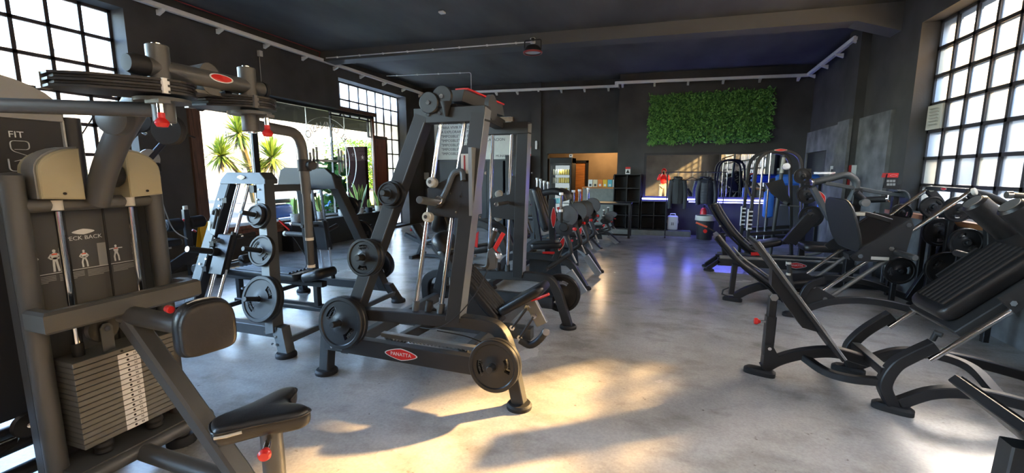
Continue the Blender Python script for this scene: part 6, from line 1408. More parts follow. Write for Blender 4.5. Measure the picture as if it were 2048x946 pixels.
# ================================================================ leg press behind it
D_ = thing('leg_press_machine', 'black leg press with curved seat and triangular side plate behind the hack squat', 'gym machine', (1.8, 5.8, 0))
yn, yf, yc = 5.36, 6.24, 5.8
oval_foot(D_, (.87, yc, 0), -.3)
barpart(D_, 'base_arch', FB, smooth_path([V((.89, yc, .05)), PY(1500, 578, yc), PY(1540, 570, yc), PY(1590, 575, yc), V((1.75, yc, .18))], 6), .085, .075, Y)
barpart(D_, 'seat_post', FB, [PY(1462, 588, yc), PY(1470, 528, yc)], .06, .06, Y); m = MB(); m.tube([PY(1455, 592, yc-.05), PY(1444, 588, yc-.05), PY(1446, 580, yc-.05), PY(1458, 575, yc-.05)], .008, 6); m.build('loop_handle', FB, D_)
def side_sweep(parent, name, M, pts, y, width, th, n=6):
    m = MB(); m.bar(smooth_path([PY(u, v, y) for u, v in pts], n), width, th, V((.5, 0, .8)), c=.008); return m.build(name, M, parent, 60)
m = MB(); P_ = smooth_path([PY(1432, 468, yc), PY(1450, 490, yc), PY(1478, 522, yc), PY(1510, 545, yc), PY(1540, 568, yc), PY(1562, 596, yc)], 6); m.sweep(P_, rrect(.32, .055, .025, 3), up=V((.5, 0, .8))); bk = m.build('back_pad', 'leather', D_, 60)
m = MB(); m.sweep([p+V((.035, 0, .045)) for p in P_[8:-4]], rrect(.05, .02, .008, 2), up=V((.5, 0, .8))); m.build('pad_seam', 'print_grey', bk, 60)
side_sweep(D_, 'back_shell', FB, [(1428, 474), (1452, 502), (1490, 538), (1530, 569), (1555, 594)], yc, .26, .025)
m = MB(); m.pad(PY(1585, 562, yc), V((1, 0, .18)), Y, .42, .40, .10, .09, puff=.8); m.build('seat_pad', 'leather', D_, 60)
tubepart(D_, 'hand_grip', 'grip', [PY(1590, 600, yc-.28), PY(1580, 555, yc-.28), PY(1577, 522, yc-.28)], .022, .05); 
for v in (526, 548): rodpart(D_, 'grip_ring', 'off_white', PY(1577, v, yc-.28)-Z*.012, PY(1577, v, yc-.28)+Z*.012, .027, 14)
for yy, ps in ((yn, [(1.45, .06), (1.75, .20), (2.1, .24), (2.5, .17), (2.9, .05)]), (yf, [(1.75, .22), (2.0, .28), (2.35, .25), (2.65, .15), (2.9, .05)])):
    barpart(D_, 'base_arch', 'frame', smooth_path([V((a, yy, b)) for a, b in ps], 6), .07, .06, Y); oval_foot(D_, (2.9, yy, 0)); 
oval_foot(D_, (1.42, yn, 0))
m = MB(); m.prism([PY(1598, 622, yn), PY(1605, 590, yn), PY(1625, 568, yn), PY(1655, 585, yn), PY(1680, 600, yn), PY(1640, 610, yn)], (0, .03, 0), .003); m.build('hub_plate', 'frame', D_); boltpart(D_, [PY(1627, 573, yn), PY(1650, 598, yn)], -Y, .022, .012, 'steel')
barpart(D_, 'hub_arch', FB, smooth_path([PY(1602, 635, yn), PY(1603, 600, yn), PY(1618, 572, yn), PY(1650, 560, yn)], 6), .07, .05, Y)
# rails and end frame
for yy, a, b in ((yn+.04, (1632, 590), (1940, 384)), (yf-.04, (1595, 560), (1856, 378))):
    r0, r1 = PY(*a, yy), PY(*b, yy); rodpart(D_, 'guide_rail', 'chrome', r0, r1, .020, 16)
    side = PY(a[0]+40, a[1]-5, yy+.06); rodpart(D_, 'guide_rail', 'steel', r0+V((.10, .04, -.06)), r0.lerp(r1, .55)+V((.10, .04, -.06)), .022, 14)
    rodpart(D_, 'rail_cap', 'off_white', r1-V((.0, 0.03, 0)), r1+V((.02, -.05, .01)), .035, 16, .004)
    barpart(D_, 'end_frame', FB, smooth_path([r1, r1+V((.13, 0, -.17)), r1+V((.20, 0, -.42)), r1+V((.20, 0, -.68)), r1+V((.08, 0, -.98)), r1+V((-.05, 0, -1.28))], 6), .075, .065, Y)
    boltpart(D_, [r1+V((.16, -.04, -.3)), r1+V((.19, -.04, -.55)), r1+V((.15, -.04, -.85))], -Y, .014, .01)
    r9 = r1
rA, rB = PY(1940, 382, yn+.04), PY(1858, 376, yf-.04)
barpart(D_, 'top_crossbar', 'frame', [rA, rB], .065, .045, Z); badge(D_, (rA+rB)/2+V((-.034, 0, .005)), -Y, Z, .05, .014, None)
m = MB(); m.tube(smooth_path([rA, PY(1985, 395, yn+.1), PY(2033, 424, yn+.15), PY(2075, 470, yn+.2)], 6), .032, 12); m.build('rear_brace', FB, D_)
# carriage
tri = [(1701, 513), (1710, 522), (1752, 524), (1787, 520), (1813, 505), (1829, 452), (1822, 436)]
m = MB(); m.prism([PY(u, v, yn) for u, v in tri], (0, .03, 0), .004); cp_ = m.build('side_plate', 'frame', D_)
m = MB(); m.prism([PY(u, v, yn)+V((0, .78, 0)) for u, v in tri], (0, .03, 0), .004); m.build('side_plate', 'frame', D_)
boltpart(cp_, [PY(1720, 512, yn), PY(1817, 450, yn), PY(1782, 497, yn)], -Y, .024, .014); m = MB(); q = PY(1760, 517, yn-.004); m.box(q, (.15, .004, .032)); m.build('warning_label', 'off_white', cp_, 0)
m = MB(); m.prism([PY(1722, 497, yn+.03), PY(1822, 438, yn+.03), PY(1829, 455, yn+.03), PY(1740, 512, yn+.03)], (0, .75, 0)); m.build('carriage', FB, D_, 0)
hs = PY(1793, 505, yn-.01); he = PY(1846, 517, yn-.27); hd_ = (he-hs); rodpart(D_, 'plate_peg', 'frame', hs, hs+V((.02, -.30, .0)), .030, 18, .004); rodpart(D_, 'peg_end', 'steel', hs+V((.02, -.30, 0)), hs+V((.0201, -.306, 0)), .024, 16)
# foot plate, rounded top
fpc = PY(1682, 447, yc); fr_ = (PY(1940, 384, yn)-PY(1632, 590, yn)).normalized(); fu = V((-fr_.z, 0, fr_.x)); 
sec = rrect(.84, .56, .20, 6); fu = V((-.27, 0, .96)); fr_ = V((.96, 0, .27))
m = MB(); m.prism([fpc + Y*a + fu*b for a, b in sec], fr_*.022, .004); fp = m.build('foot_plate', 'shroud_dark', D_); m = MB(); m.tube([fpc + Y*a + fu*b + fr_*.012 for a, b in sec], .014, 8, closed=True); m.build('plate_rim', 'frame', fp)
m = MB(); m.box(fpc-fu*.30+V((.02, -.2, -.02)), (.18, .16, .06), Matrix((fr_, Y, fu)).transposed()); m.build('plate_hinge', 'frame', fp, 0)
for yy, pts in ((yc-.2, [(1695, 432), (1730, 428), (1782, 442)]), (yc+.12, [(1708, 462), (1745, 466), (1785, 458)])):
    barpart(D_, 'carriage_arm', 'frame', smooth_path([PY(u, v, yy) for u, v in pts], 5), .05, .035, Y)
m = MB(); q = PY(1712, 428, yc-.23); m.box(q, (.16, .004, .035)); m.build('label_strip', 'sign_paper', D_, 0)
# plates on the end frame
for n_, (u, v, yy, R_, lab) in enumerate(((1905, 465, 5.95, .155, 'weight plate on the curved end frame of the leg press, upper middle'), (1893, 538, 5.75, .185, 'large weight plate low on the end frame of the leg press'), (1798, 541, 5.95, .155, 'weight plate below the triangular side plate of the leg press'), (1889, 414, 6.15, .115, 'small weight plate high on the end frame of the leg press'), (1984, 420, 5.7, .13, 'weight plate behind the shoulder rolls of the hack squat'), (1976, 486, 5.5, .14, 'weight plate half hidden behind the hack squat shoulder roll'), (1802, 426, 6.5, .11, 'small weight plate above the triangular side plate'), (1998, 592, 4.9, .17, 'weight plate under the hack squat back pad'))):
    p = PY(u, v, yy); p.x = min(p.x, 2.86); put_plate(R_, .045, '20KG' if R_ > .14 else '10KG', p, V((.05, -1, 0)), lab, n_*.7+.3)
    rodpart(D_, 'plate_peg', FB, p+V((0, .12, 0)), p-V((0, .06, 0)), .022, 14, .003); barpart(D_, 'peg_stem', FB, [V((p.x, p.y+.09, .03)), V((p.x, p.y+.09, p.z))], .05, .05, Y)
# ================================================================ long linear press behind the leg press
H_ = thing('linear_press_machine', 'long low black press machine with curved backrest behind the leg press', 'gym machine', (1.5, 7.7, 0)); yc = 7.7
for dy in (-.17, .17): barpart(H_, 'base_rail', 'frame', [V((.88, yc+dy, .16)), V((2.75, yc+dy, .16))], .07, .12, Z); rodpart(H_, 'slide_rod', 'steel', V((.9, yc+dy-.03, .25)), V((2.7, yc+dy-.03, .25)), .018, 12); barpart(H_, 'end_leg', FB, [V((.74, yc+dy, .03)), V((.90, yc+dy, .17))], .06, .07, Y)
for xx in (.76, 2.7): 
    for dy in (-.17, .17): part(H_, 'foot', 'rubber', lambda q: foot_disc(q, (xx, yc+dy, 0), .08, .03))
badge(H_, PY(1592, 531, yc-.21), X, Z, .13, .042)
m = MB(); P_ = smooth_path([PY(1428, 408, yc), PY(1440, 430, yc), PY(1462, 462, yc), PY(1490, 490, yc), PY(1512, 505, yc)], 6); m.sweep(P_, rrect(.36, .085, .035, 3), up=V((.6, 0, .7))); bk = m.build('back_pad', 'leather', H_, 60)
m = MB(); m.sweep([p+V((.05, -.10, .035)) for p in P_], rrect(.03, .02, .008, 2), up=V((.6, 0, .7))); m.build('pad_piping', 'print_grey', bk, 60)
m = MB(); m.sweep([p+V((-.07, 0, -.02)) for p in P_], rrect(.28, .03, .01), up=V((.6, 0, .7))); m.build('back_shell', FB, H_); boltpart(H_, [PY(1440, 452, yc-.2), PY(1450, 470, yc-.2)], -Y, .02, .01)
m = MB(); m.pad(PY(1525, 488, yc), V((1, 0, .25)), Y, .5, .36, .09, .07, puff=.6); m.build('seat_pad', 'leather', H_, 60)
barpart(H_, 'back_support', FB, [PY(1445, 465, yc), PY(1450, 520, yc)], .07, .07, Y)
barpart(H_, 'red_lever', 'red', [PY(1502, 508, yc-.22), PY(1530, 507, yc-.22)], .04, .05, Z); rodpart(H_, 'lever_rod', 'steel', PY(1440, 515, yc-.2), PY(1540, 520, yc-.2), .02, 12)
m = MB(); m.tube(smooth_path([PY(1392, 446, yc), PY(1415, 455, yc), PY(1440, 470, yc)], 6), .014, 8); m.build('release_rod', FB, H_); barpart(H_, 'red_lever', 'orange_red', [PY(1392, 445, yc), PY(1414, 454, yc)], .05, .03, Z); m = MB(); m.lathe([(0, 0), (.03, 0), (.03, .03), (0, .03)], PY(1410, 462, yc-.1), -Y, 12); m.build('red_knob', 'red', H_)
for k, (u0, v0, u1, v1) in enumerate(((1598, 520, 1618, 440), (1612, 522, 1632, 450))): barpart(H_, 'leg_pad_arm', FB, [PY(u0-28, v0-35, yc-.1), PY(u0+20, v0-90, yc-.1)], .10, .09, Y)
m = MB(); m.tube(smooth_path([PY(1610, 510, yc-.25), PY(1640, 505, yc-.25), PY(1655, 490, yc-.25)], 5), .022, 10); m.build('curved_handle', 'steel', H_)
# ================================================================ twin arch frame near the mirror
R_a = thing('arched_pulley_machine', 'twin arched black frame machine in front of the mirror', 'gym machine', (1.9, 9.0, 0))
for yy, x0, x1, zt_ in ((8.65, 1.50, 2.22, 1.93), (9.35, 1.50, 2.22, 1.93)):
    m = MB(); m.bar([(x0-.04, yy, .03), (x0, yy, 1.2), (x0+.02, yy, zt_), (x1-.05, yy, zt_), (x1, yy, 1.4), (x1+.12, yy, .03)], .055, .08, Y, fil=.32, c=.008, fn=8); m.build('arch', 'frame', R_a)
    for xx in (x0-.04, x1+.12): part(R_a, 'foot', 'rubber', lambda q: foot_disc(q, (xx, yy, 0), .07, .03))
    for zz in (.48, .30): barpart(R_a, 'side_beam', FB, [(x0, yy, zz), (x1+.08, yy, zz+.08)], .05, .06, Z); boltpart(R_a, [(x1+.05, yy-.04, zz+.08), (x0+.5, yy-.04, zz+.05)], -Y, .02, .01)
    m = MB(); m.bar([(x0-.06, yy-.05, .55), (x0-.06, yy-.05, .92)], .02, .05, Y); 
    for k in range(5): m.box((x0-.02, yy-.05, .58+k*.075), (.07, .02, .025))
    m.build('spotter_rack', 'white', R_a, 0)
barpart(R_a, 'top_link', 'frame', [(1.8, 8.65, 1.93), (1.8, 9.35, 1.93)], .06, .05, Z); badge(R_a, (1.86, 8.607, 1.935), X, Z, .09, .02, None)
for xx in (1.68, 1.80): rodpart(R_a, 'guide_rod', 'chrome', (xx, 9.0, .3), (xx, 9.0, 1.9), .016, 12)
rodpart(R_a, 'cable_post', 'frame_grey', (1.9, 8.9, .1), (1.98, 8.9, 1.86), .03, 12); rodpart(R_a, 'post_sleeve', 'off_white', (1.965, 8.88, 1.55), (1.975, 8.88, 1.82), .032, 12)
m = MB(); m.prism([(1.72, 8.85, 1.36), (1.98, 8.85, 1.45), (2.14, 8.85, 1.05), (2.05, 8.85, 1.0), (1.82, 8.85, 1.2)], (0, .06, 0)); m.build('cam_plate', 'frame', R_a, 0)
m = MB(); m.lathe([(0, 0), (.06, 0), (.06, .05), (0, .05)], (2.0, 8.8, 1.66), -Y, 18); m.build('pulley', 'chrome', R_a); rodpart(R_a, 'grip_bar', 'grip', (1.35, 8.6, 1.42), (1.45, 8.6, 1.15), .02, 10); rodpart(R_a, 'grip_bar', 'grip', (2.0, 8.7, 1.05), (2.05, 8.62, 1.02), .03, 12)
rodpart(R_a, 'cross_rod', 'steel', (1.95, 8.7, 1.0), (2.6, 8.7, .96), .014, 10)
for u, v, R2, lab in ((1605, 352, .125, 'small weight plate at the top of the plate stand near the mirror'), (1615, 388, .155, 'weight plate in the middle of the plate stand near the mirror'), (1622, 433, .175, 'largest weight plate low on the plate stand near the mirror')):
    p = PY(u, v, 8.3); put_plate(R2, .05, '15KG', p, V((-.1, -1, 0)), lab, .4)
T_ = thing('plate_stand', 'black upright stand carrying three weight plates near the mirror', 'plate stand', (2.25, 8.45, 0)); barpart(T_, 'post', FB, [(2.25, 8.45, .03), (2.25, 8.45, 1.62)], .07, .07, Y); barpart(T_, 'base', FB, [(2.0, 8.45, .04), (2.5, 8.45, .04)], .08, .06, Z)
for u, v in ((1605, 352), (1615, 388), (1622, 433)): p = PY(u, v, 8.3); rodpart(T_, 'peg', 'frame', V((p.x, 8.44, p.z)), p-V((0, .08, 0)), .022, 14); barpart(T_, 'peg_arm', FB, [V((2.25, 8.45, p.z)), V((p.x, 8.45, p.z))], .05, .05, Z)
# blue padded frame behind
U_ = thing('blue_padded_frame', 'bright blue padded frame behind the plate stand', 'pad', (2.25, 10.4, 0))
for a, b, nm in (((2.02, 10.35, .62), (2.20, 10.5, 1.18), 'side_pad'), ((2.98, 10.35, .62), (3.04, 10.5, 1.18), 'side_pad')): m = MB(); m.ab(a, b, .03); m.build(nm, 'blue', U_)
m = MB(); m.ab((2.20, 10.35, 1.30), (2.98, 10.5, 1.52), .04); m.build('top_pad', 'blue', U_); barpart(U_, 'frame_tube', FB, [(2.1, 10.45, .02), (2.1, 10.45, 1.42), (3.0, 10.45, 1.42), (3.0, 10.45, .02)], .06, .06, Y, fil=.1)
# ================================================================ pullover machine with console, by the window wall
Q_ = thing('pullover_machine', 'dark pullover machine with bent grey arm and red topped console by the window wall', 'gym machine', (2.3, 6.95, 0)); yq = 6.95
tubepart(Q_, 'bent_arm', 'frame_grey', smooth_path([PY(1626, 365, yq), PY(1660, 357, yq), PY(1692, 350, yq), PY(1710, 360, yq), PY(1712, 378, yq), PY(1700, 402, yq)], 6), .045); rodpart(Q_, 'arm_end', 'chrome', PY(1622, 365, yq), PY(1627, 364, yq), .055, 20, .006)
barpart(Q_, 'lever_beam', 'frame_grey', [PY(1650, 366, yq), PY(1760, 385, yq), PY(1815, 392, yq)], .05, .07, Y); barpart(Q_, 'badge_strut', 'frame_grey', [PY(1625, 375, yq), PY(1660, 440, yq)], .06, .12, Y); badge(Q_, PY(1643, 395, yq-.04), V((.45, 0, -.9)), V((.9, 0, .45)), .09, .04, 'PANATTA')
barpart(Q_, 'column', FB, [V((2.42, yq, .03)), V((2.42, yq, 1.35))], .10, .10, Y); barpart(Q_, 'base_beam', FB, [V((1.7, yq, .06)), V((2.9, yq, .06))], .09, .09, Z); part(Q_, 'foot', 'rubber', lambda q: foot_disc(q, (1.7, yq, 0), .08, .03)); part(Q_, 'foot', 'rubber', lambda q: foot_disc(q, (2.9, yq, 0), .08, .03))
tubepart(Q_, 'handle_arm', FB, [PY(1712, 385, yq-.1), PY(1728, 400, yq-.1), PY(1775, 398, yq-.2)], .04, .04); rodpart(Q_, 'arm_end', 'chrome', PY(1772, 398, yq-.2), PY(1779, 397, yq-.22), .045, 20, .006)
m = MB(); m.lathe([(0, 0), (.05, 0), (.05, .08), (0, .08)], PY(1727, 405, yq-.1), -Y, 18); m.build('pivot_hub', 'steel', Q_)
m = MB(); m.prism([PY(1767, 376, yq), PY(1775, 348, yq), PY(1798, 348, yq), PY(1792, 378, yq)], (0, .03, 0)); co = m.build('console', 'black', Q_, 0)
m = MB(); m.prism([PY(1774, 355, yq-.004), PY(1777, 346, yq-.004), PY(1798, 346, yq-.004), PY(1796, 355, yq-.004)], (0, .16, .0)); m.build('console_hood', 'red', co, 0); badge(co, PY(1787, 351, yq-.008), X, Z, .035, .012, None)
for k in range(6): m = MB(); q = PY(1776+(k % 3)*6, 362+(k//3)*7, yq-.004); m.box(q, (.025, .006, .03)); m.build('console_key', 'print_grey', co, 0)
m = MB(); P_ = smooth_path([PY(1786, 381, yq), PY(1800, 382, yq), PY(1809, 392, yq), PY(1811, 412, yq)], 6); m.sweep(P_, rrect(.22, .02, .005), up=Y) if False else m.bar(P_, .24, .02, V((0, 1, 0)).cross(V((1, 0, 0))), c=.004); m.build('curved_guard', 'frame_grey', Q_)
barpart(Q_, 'console_post', FB, [V((2.86, yq+.05, .03)), V((2.86, yq+.05, 1.4))], .06, .06, Y)
m = MB(); m.pad(V((2.05, yq, .55)), X, Y, .42, .42, .1, .08); m.build('seat_pad', 'leather', Q_, 60); m = MB(); m.pad(V((2.32, yq, .85)), Z, Y, .6, .36, .1, .08); m.build('back_pad', 'leather', Q_, 60)
m = MB(); m.box(PY(1648, 346, 8.0), (.28, .05, .03)); m.build('chrome_clip', 'chrome', Q_, 0)
# red and white box on the marbled panel
W_ = thing('hose_cabinet', 'white and red fire box on the marbled panel', 'box', (XR-.09, 9.9, 1.35)); p0, p1 = PX(1668, 336, XR-.06), PX(1710, 352, XR-.06)
m = MB(); m.ab((XR-.12, p1.y, 1.33), (XR-.051, p0.y, 1.68)); m.build('case', 'white', W_, 0); m = MB(); m.ab((XR-.125, p1.y, 1.33), (XR-.1201, p1.y+.35, 1.68)); m.build('red_door', 'red_dark', W_, 0); m = MB(); m.ab((XR-.125, p1.y+.42, 1.39), (XR-.1201, p0.y-.06, 1.62)); m.build('pane', 'black', W_, 0)
# ================================================================ the row of plate loaded seats along the middle
def seat_machine(x, y, k, label, zs=1.0):
    """seat facing +x: arched base, post with badge, two pads, lever with discs and upright chrome handles"""
    r = thing('plate_loaded_seat_machine', label, 'gym machine', (x, y, 0), 'row of plate loaded machines'); o = V((x, y, 0)); rg = random.Random(k)
    barpart(r, 'base_arch', 'frame', [o+V((-.75, 0, .03)), o+V((-.62, 0, .38)), o+V((-.15, 0, .42)), o+V((.30, 0, .38)), o+V((.52, 0, .03))], .09, .08, Y, fil=.16)
    barpart(r, 'cross_foot', 'frame', [o+V((-.70, -.38, .06)), o+V((-.70, .38, .06))], .08, .07, Z)
    for q in ((.52, 0), (-.70, -.36), (-.70, .36)): part(r, 'foot', 'rubber', lambda m: foot_disc(m, o+V((q[0], q[1], 0)), .085, .03))
    barpart(r, 'front_post', 'frame', [o+V((.12, -.06, .40)), o+V((.30, -.06, .86))], .08, .10, Y); badge(r, o+V((.215, -.115, .62)), V((.36, 0, .93)), V((-.93, 0, .36)), .10, .032, None)
    barpart(r, 'back_post', 'frame', [o+V((-.45, 0, .40)), o+V((-.60, 0, 1.28))], .08, .08, Y)
    a = V((.30, 0, -.95)).normalized(); m = MB(); m.pad(o+V((-.42, 0, .98)), a, Y, .72, .30, .09, .07, puff=.5); bp = m.build('back_pad', 'leather', r, 60)
    for s_ in (-.07, .07): m = MB(); m.tube([o+V((-.50, s_, 1.25))+V((.055, 0, .02)), o+V((-.30, s_, .70))+V((.055, 0, .02))], .012, 6); m.build('pad_seam', 'frame', bp, 60)
    m = MB(); m.pad(o+V((.0, 0, .58)), V((1, 0, .10)), Y, .46, .34, .085, .08, puff=.5); m.build('seat_pad', 'leather', r, 60)
    barpart(r, 'seat_post', 'frame', [o+V((0, 0, .40)), o+V((0, 0, .54))], .07, .07, Y); barpart(r, 'red_lever', 'red', [o+V((-.02, -.20, .50)), o+V((.14, -.20, .51))], .03, .03, Z)
    for s_ in (-.34, .34):
        c = o+V((.30, s_, .88)); m = MB(); m.lathe([(0, 0), (.11, 0), (.115, .01), (.10, .02), (.115, .03), (.115, .05), (.06, .055), (.05, .07), (0, .07)], c, -Y if s_ < 0 else Y, 28); m.build('pivot_disc', 'frame', r)
        tubepart(r, 'lever_arm', 'frame', [c, o+V((.40, s_, .55)), o+V((.10, s_*1.2, .34))], .028, .06)
        rodpart(r, 'connecting_rod', 'steel', c+V((-.06, 0, -.02)), o+V((.46, s_, .42)), .012, 10)
        d = o+V((.34, s_, 1.02)); m = MB(); m.lathe([(0, 0), (.125, 0), (.13, .01), (.13, .05), (.09, .055), (.07, .05), (.04, .06), (0, .06)], d, -Y if s_ < 0 else Y, 28); m.build('counterweight_disc', 'shroud', r)
        h0 = o+V((.26, s_*1.15, .95)); tubepart(r, 'handle_tube', 'frame', [o+V((.30, s_, .88)), h0, h0+V((0, 0, .12))], .02, .04); rodpart(r, 'hand_grip', 'chrome', h0+V((0, 0, .12)), h0+V((0, 0, .34)), .018, 12)
        for zz in (.12, .33): rodpart(r, 'grip_ring', 'white', h0+V((0, 0, zz)), h0+V((0, 0, zz+.03)), .027, 12)
        pg = o+V((.10, s_*1.2, .34)); rodpart(r, 'plate_peg', 'frame', pg, pg+V((0, .12 if s_ > 0 else -.12, 0)), .024, 12, .003)
        rodpart(r, 'red_knob', 'red', c+V((.12, -.04, -.02)), c+V((.15, -.06, -.02)), .02, 10)
    barpart(r, 'pivot_beam', 'frame', [o+V((.30, -.34, .88)), o+V((.30, .34, .88))], .08, .08, Z)
    barpart(r, 'step_plate', 'edge_grey', [o+V((.36, -.30, .30)), o+V((.56, -.30, .03))], .10, .03, Y)
    m = MB(); pts = [o+V((-.30, .12, .02)), o+V((-.30, .12, .34)), o+V((-.05, .12, .44)), o+V((.15, .12, .30)), o+V((.18, .12, .05))]; m.prism(pts, (0, .02, 0)); m.build('side_guard', 'frame_black', r, 0)
    r.scale = (1, 1, zs)
    return r
seat_machine(-1.45, 5.75, 0, 'nearest plate loaded seat machine behind the central press machine')
seat_machine(-1.42, 6.86, 1, 'second plate loaded seat machine with upright chrome handles in the middle row')
seat_machine(-1.72, 7.97, 2, 'third, lower plate loaded seat machine of the middle row', .72)
seat_machine(-1.72, 9.05, 3, 'fourth, low plate loaded seat machine of the middle row', .62)
seat_machine(-1.45, 10.05, 4, 'last, low plate loaded seat machine near the reception table', .58)
# preacher style pad on a post in the row
pc = thing('preacher_curl_stand', 'black preacher pad on a post with red oval badge', 'gym machine', (-1.9, 6.15, 0)); o = PY(1118, 392, 6.15); pc.location = (o.x, 6.15, 0)
m = MB(); P_ = smooth_path([PY(1092, 385, 6.15), PY(1110, 382, 6.15), PY(1128, 386, 6.15), PY(1135, 400, 6.15)], 6); m.sweep(P_, rrect(.42, .09, .035, 3), up=Z); m.build('arm_pad', 'leather', pc, 60); b_ = PY(1107, 470, 6.15)
barpart(pc, 'post', 'frame', [V((b_.x, 6.15, .03)), PY(1104, 398, 6.15)], .09, .09, Y); badge(pc, PY(1107, 435, 6.10), Z, -X, .14, .035, None)
part(pc, 'foot', 'rubber', lambda m: foot_disc(m, V((b_.x, 6.15, 0)), .14, .04))
m = MB(); m.prism([PY(1113, 415, 6.05), PY(1121, 413, 6.05), PY(1130, 430, 6.05), PY(1122, 432, 6.05)], (0, .03, 0)); m.build('warning_plate', 'red', pc, 0); m = MB(); m.prism([PY(1117, 420, 6.045), PY(1122, 419, 6.045), PY(1128, 430, 6.045), PY(1123, 431, 6.045)], (0, .004, 0)); m.build('label_print', 'off_white', pc, 0); barpart(pc, 'strut', 'frame', [PY(1123, 432, 6.1), PY(1131, 455, 6.1)], .05, .05, Y)
# round arched frame left of the row
ar = thing('round_arch_machine', 'black machine with big round arched tubes behind the central press machine', 'gym machine', (-2.2, 4.94, 0))
for yy in (4.82, 5.06):
    m = MB(); m.bar(smooth_path([V((-2.55, yy, .03)), V((-2.52, yy, .45)), V((-2.36, yy, .80)), V((-2.1, yy, .95)), V((-1.85, yy, .85)), V((-1.72, yy, .6))], 6), .08, .07, Y); m.build('arch', 'frame', ar); part(ar, 'foot', 'rubber', lambda q: foot_disc(q, (-2.55, yy, 0), .08, .03))
barpart(ar, 'cross_beam', 'frame', [(-2.4, 4.82, .72), (-2.4, 5.06, .72)], .07, .07, Z); m = MB(); m.pad(V((-2.12, 4.94, .62)), V((1, 0, .2)), Y, .45, .30, .1, .08); m.build('seat_pad', 'leather', ar, 60)
m = MB(); m.prism([(-2.2, 4.77, .72), (-2.06, 4.77, .86), (-2.08, 4.77, .66)], (0, .02, 0)); m.build('red_panel', 'red', ar, 0)
m = MB(); m.pad(V((-2.62, 4.94, 1.05)), V((.25, 0, 1)), Y, .5, .34, .1, .08); m.build('back_pad', 'leather', ar, 60); barpart(ar, 'back_post', 'frame', [(-2.5, 4.94, .7), (-2.66, 4.94, 1.15)], .06, .06, Y)
# far machine with tall chrome handles
fm = thing('standing_press_machine', 'dark machine with raised chrome handles in front of the drinks fridge', 'gym machine', (-2.7, 8.4, 0)); yq = 9.85; fm.location = (-3.05, 9.85, 0)
p_ = PY(1062, 425, yq); barpart(fm, 'column', 'frame', [V((p_.x, yq, .03)), PY(1058, 395, yq)], .10, .10, Y); barpart(fm, 'base_beam', 'frame', [V((p_.x-.4, yq, .06)), V((p_.x+.35, yq, .06))], .09, .09, Z)
m = MB(); m.lathe([(0, 0), (.13, 0), (.14, .02), (.12, .04), (.14, .06), (0, .06)], PY(1063, 390, yq-.06), -Y, 26); m.build('pulley', 'frame_grey', fm)
for u, v in ((1074, 360), (1081, 362), (1088, 366), (1096, 368)):
    a, b = PY(u, v+22, yq), PY(u, v, yq); rodpart(fm, 'hand_grip', 'chrome', a, b, .022, 12); rodpart(fm, 'grip_end', 'white', b, b+Z*.05, .032, 12)
barpart(fm, 'lever', 'frame', [PY(1050, 385, yq), PY(1085, 390, yq), PY(1098, 425, yq)], .07, .07, Y); barpart(fm, 'lever', 'frame_grey', [PY(1066, 415, yq), PY(1082, 400, yq)], .05, .05, Y); m = MB(); m.pad(V((p_.x+.15, yq-.3, .55)), X, Y, .4, .4, .1, .08); m.build('seat_pad', 'leather', fm, 60); barpart(fm, 'seat_post', 'frame', [V((p_.x+.15, yq-.3, .02)), V((p_.x+.15, yq-.3, .5))], .08, .08, Y)
barpart(fm, 'side_leg', 'frame', [PY(1088, 400, yq), PY(1100, 450, yq)], .05, .05, Y)
# free bench near the middle back
bn = thing('adjustable_bench', 'small black adjustable bench standing alone behind the slanted leg', 'bench', (-3.9, 7.0, 0))
m = MB(); a = V((.55, 0, -.83)).normalized(); m.pad(V((-4.18, 7.0, .44)), a, Y, .42, .28, .08, .05); m.build('back_pad', 'leather', bn, 60); m = MB(); m.pad(V((-3.86, 7.0, .36)), V((1, 0, .25)), Y, .38, .30, .08, .06); m.build('seat_pad', 'leather', bn, 60)
barpart(bn, 'spine', 'frame', [V((-4.5, 7.0, .42)), V((-4.0, 7.0, .22)), V((-3.4, 7.0, .28))], .07, .07, Y); barpart(bn, 'leg', 'frame', [V((-4.15, 7.0, .25)), V((-4.25, 7.0, .03))], .06, .07, Y); barpart(bn, 'foot_bar', 'frame', [V((-4.25, 6.75, .04)), V((-4.25, 7.25, .04))], .07, .06, Z); barpart(bn, 'foot_bar', 'frame', [V((-3.3, 6.75, .04)), V((-3.3, 7.25, .04))], .07, .06, Z); barpart(bn, 'leg', 'frame', [V((-3.5, 7.0, .26)), V((-3.3, 7.0, .05))], .06, .06, Y)
barpart(bn, 'base_rail', 'frame', [V((-4.25, 7.0, .05)), V((-3.3, 7.0, .05))], .06, .05, Z); rodpart(bn, 'red_knob', 'red', V((-4.30, 6.93, .52)), V((-4.33, 6.9, .52)), .02, 10)
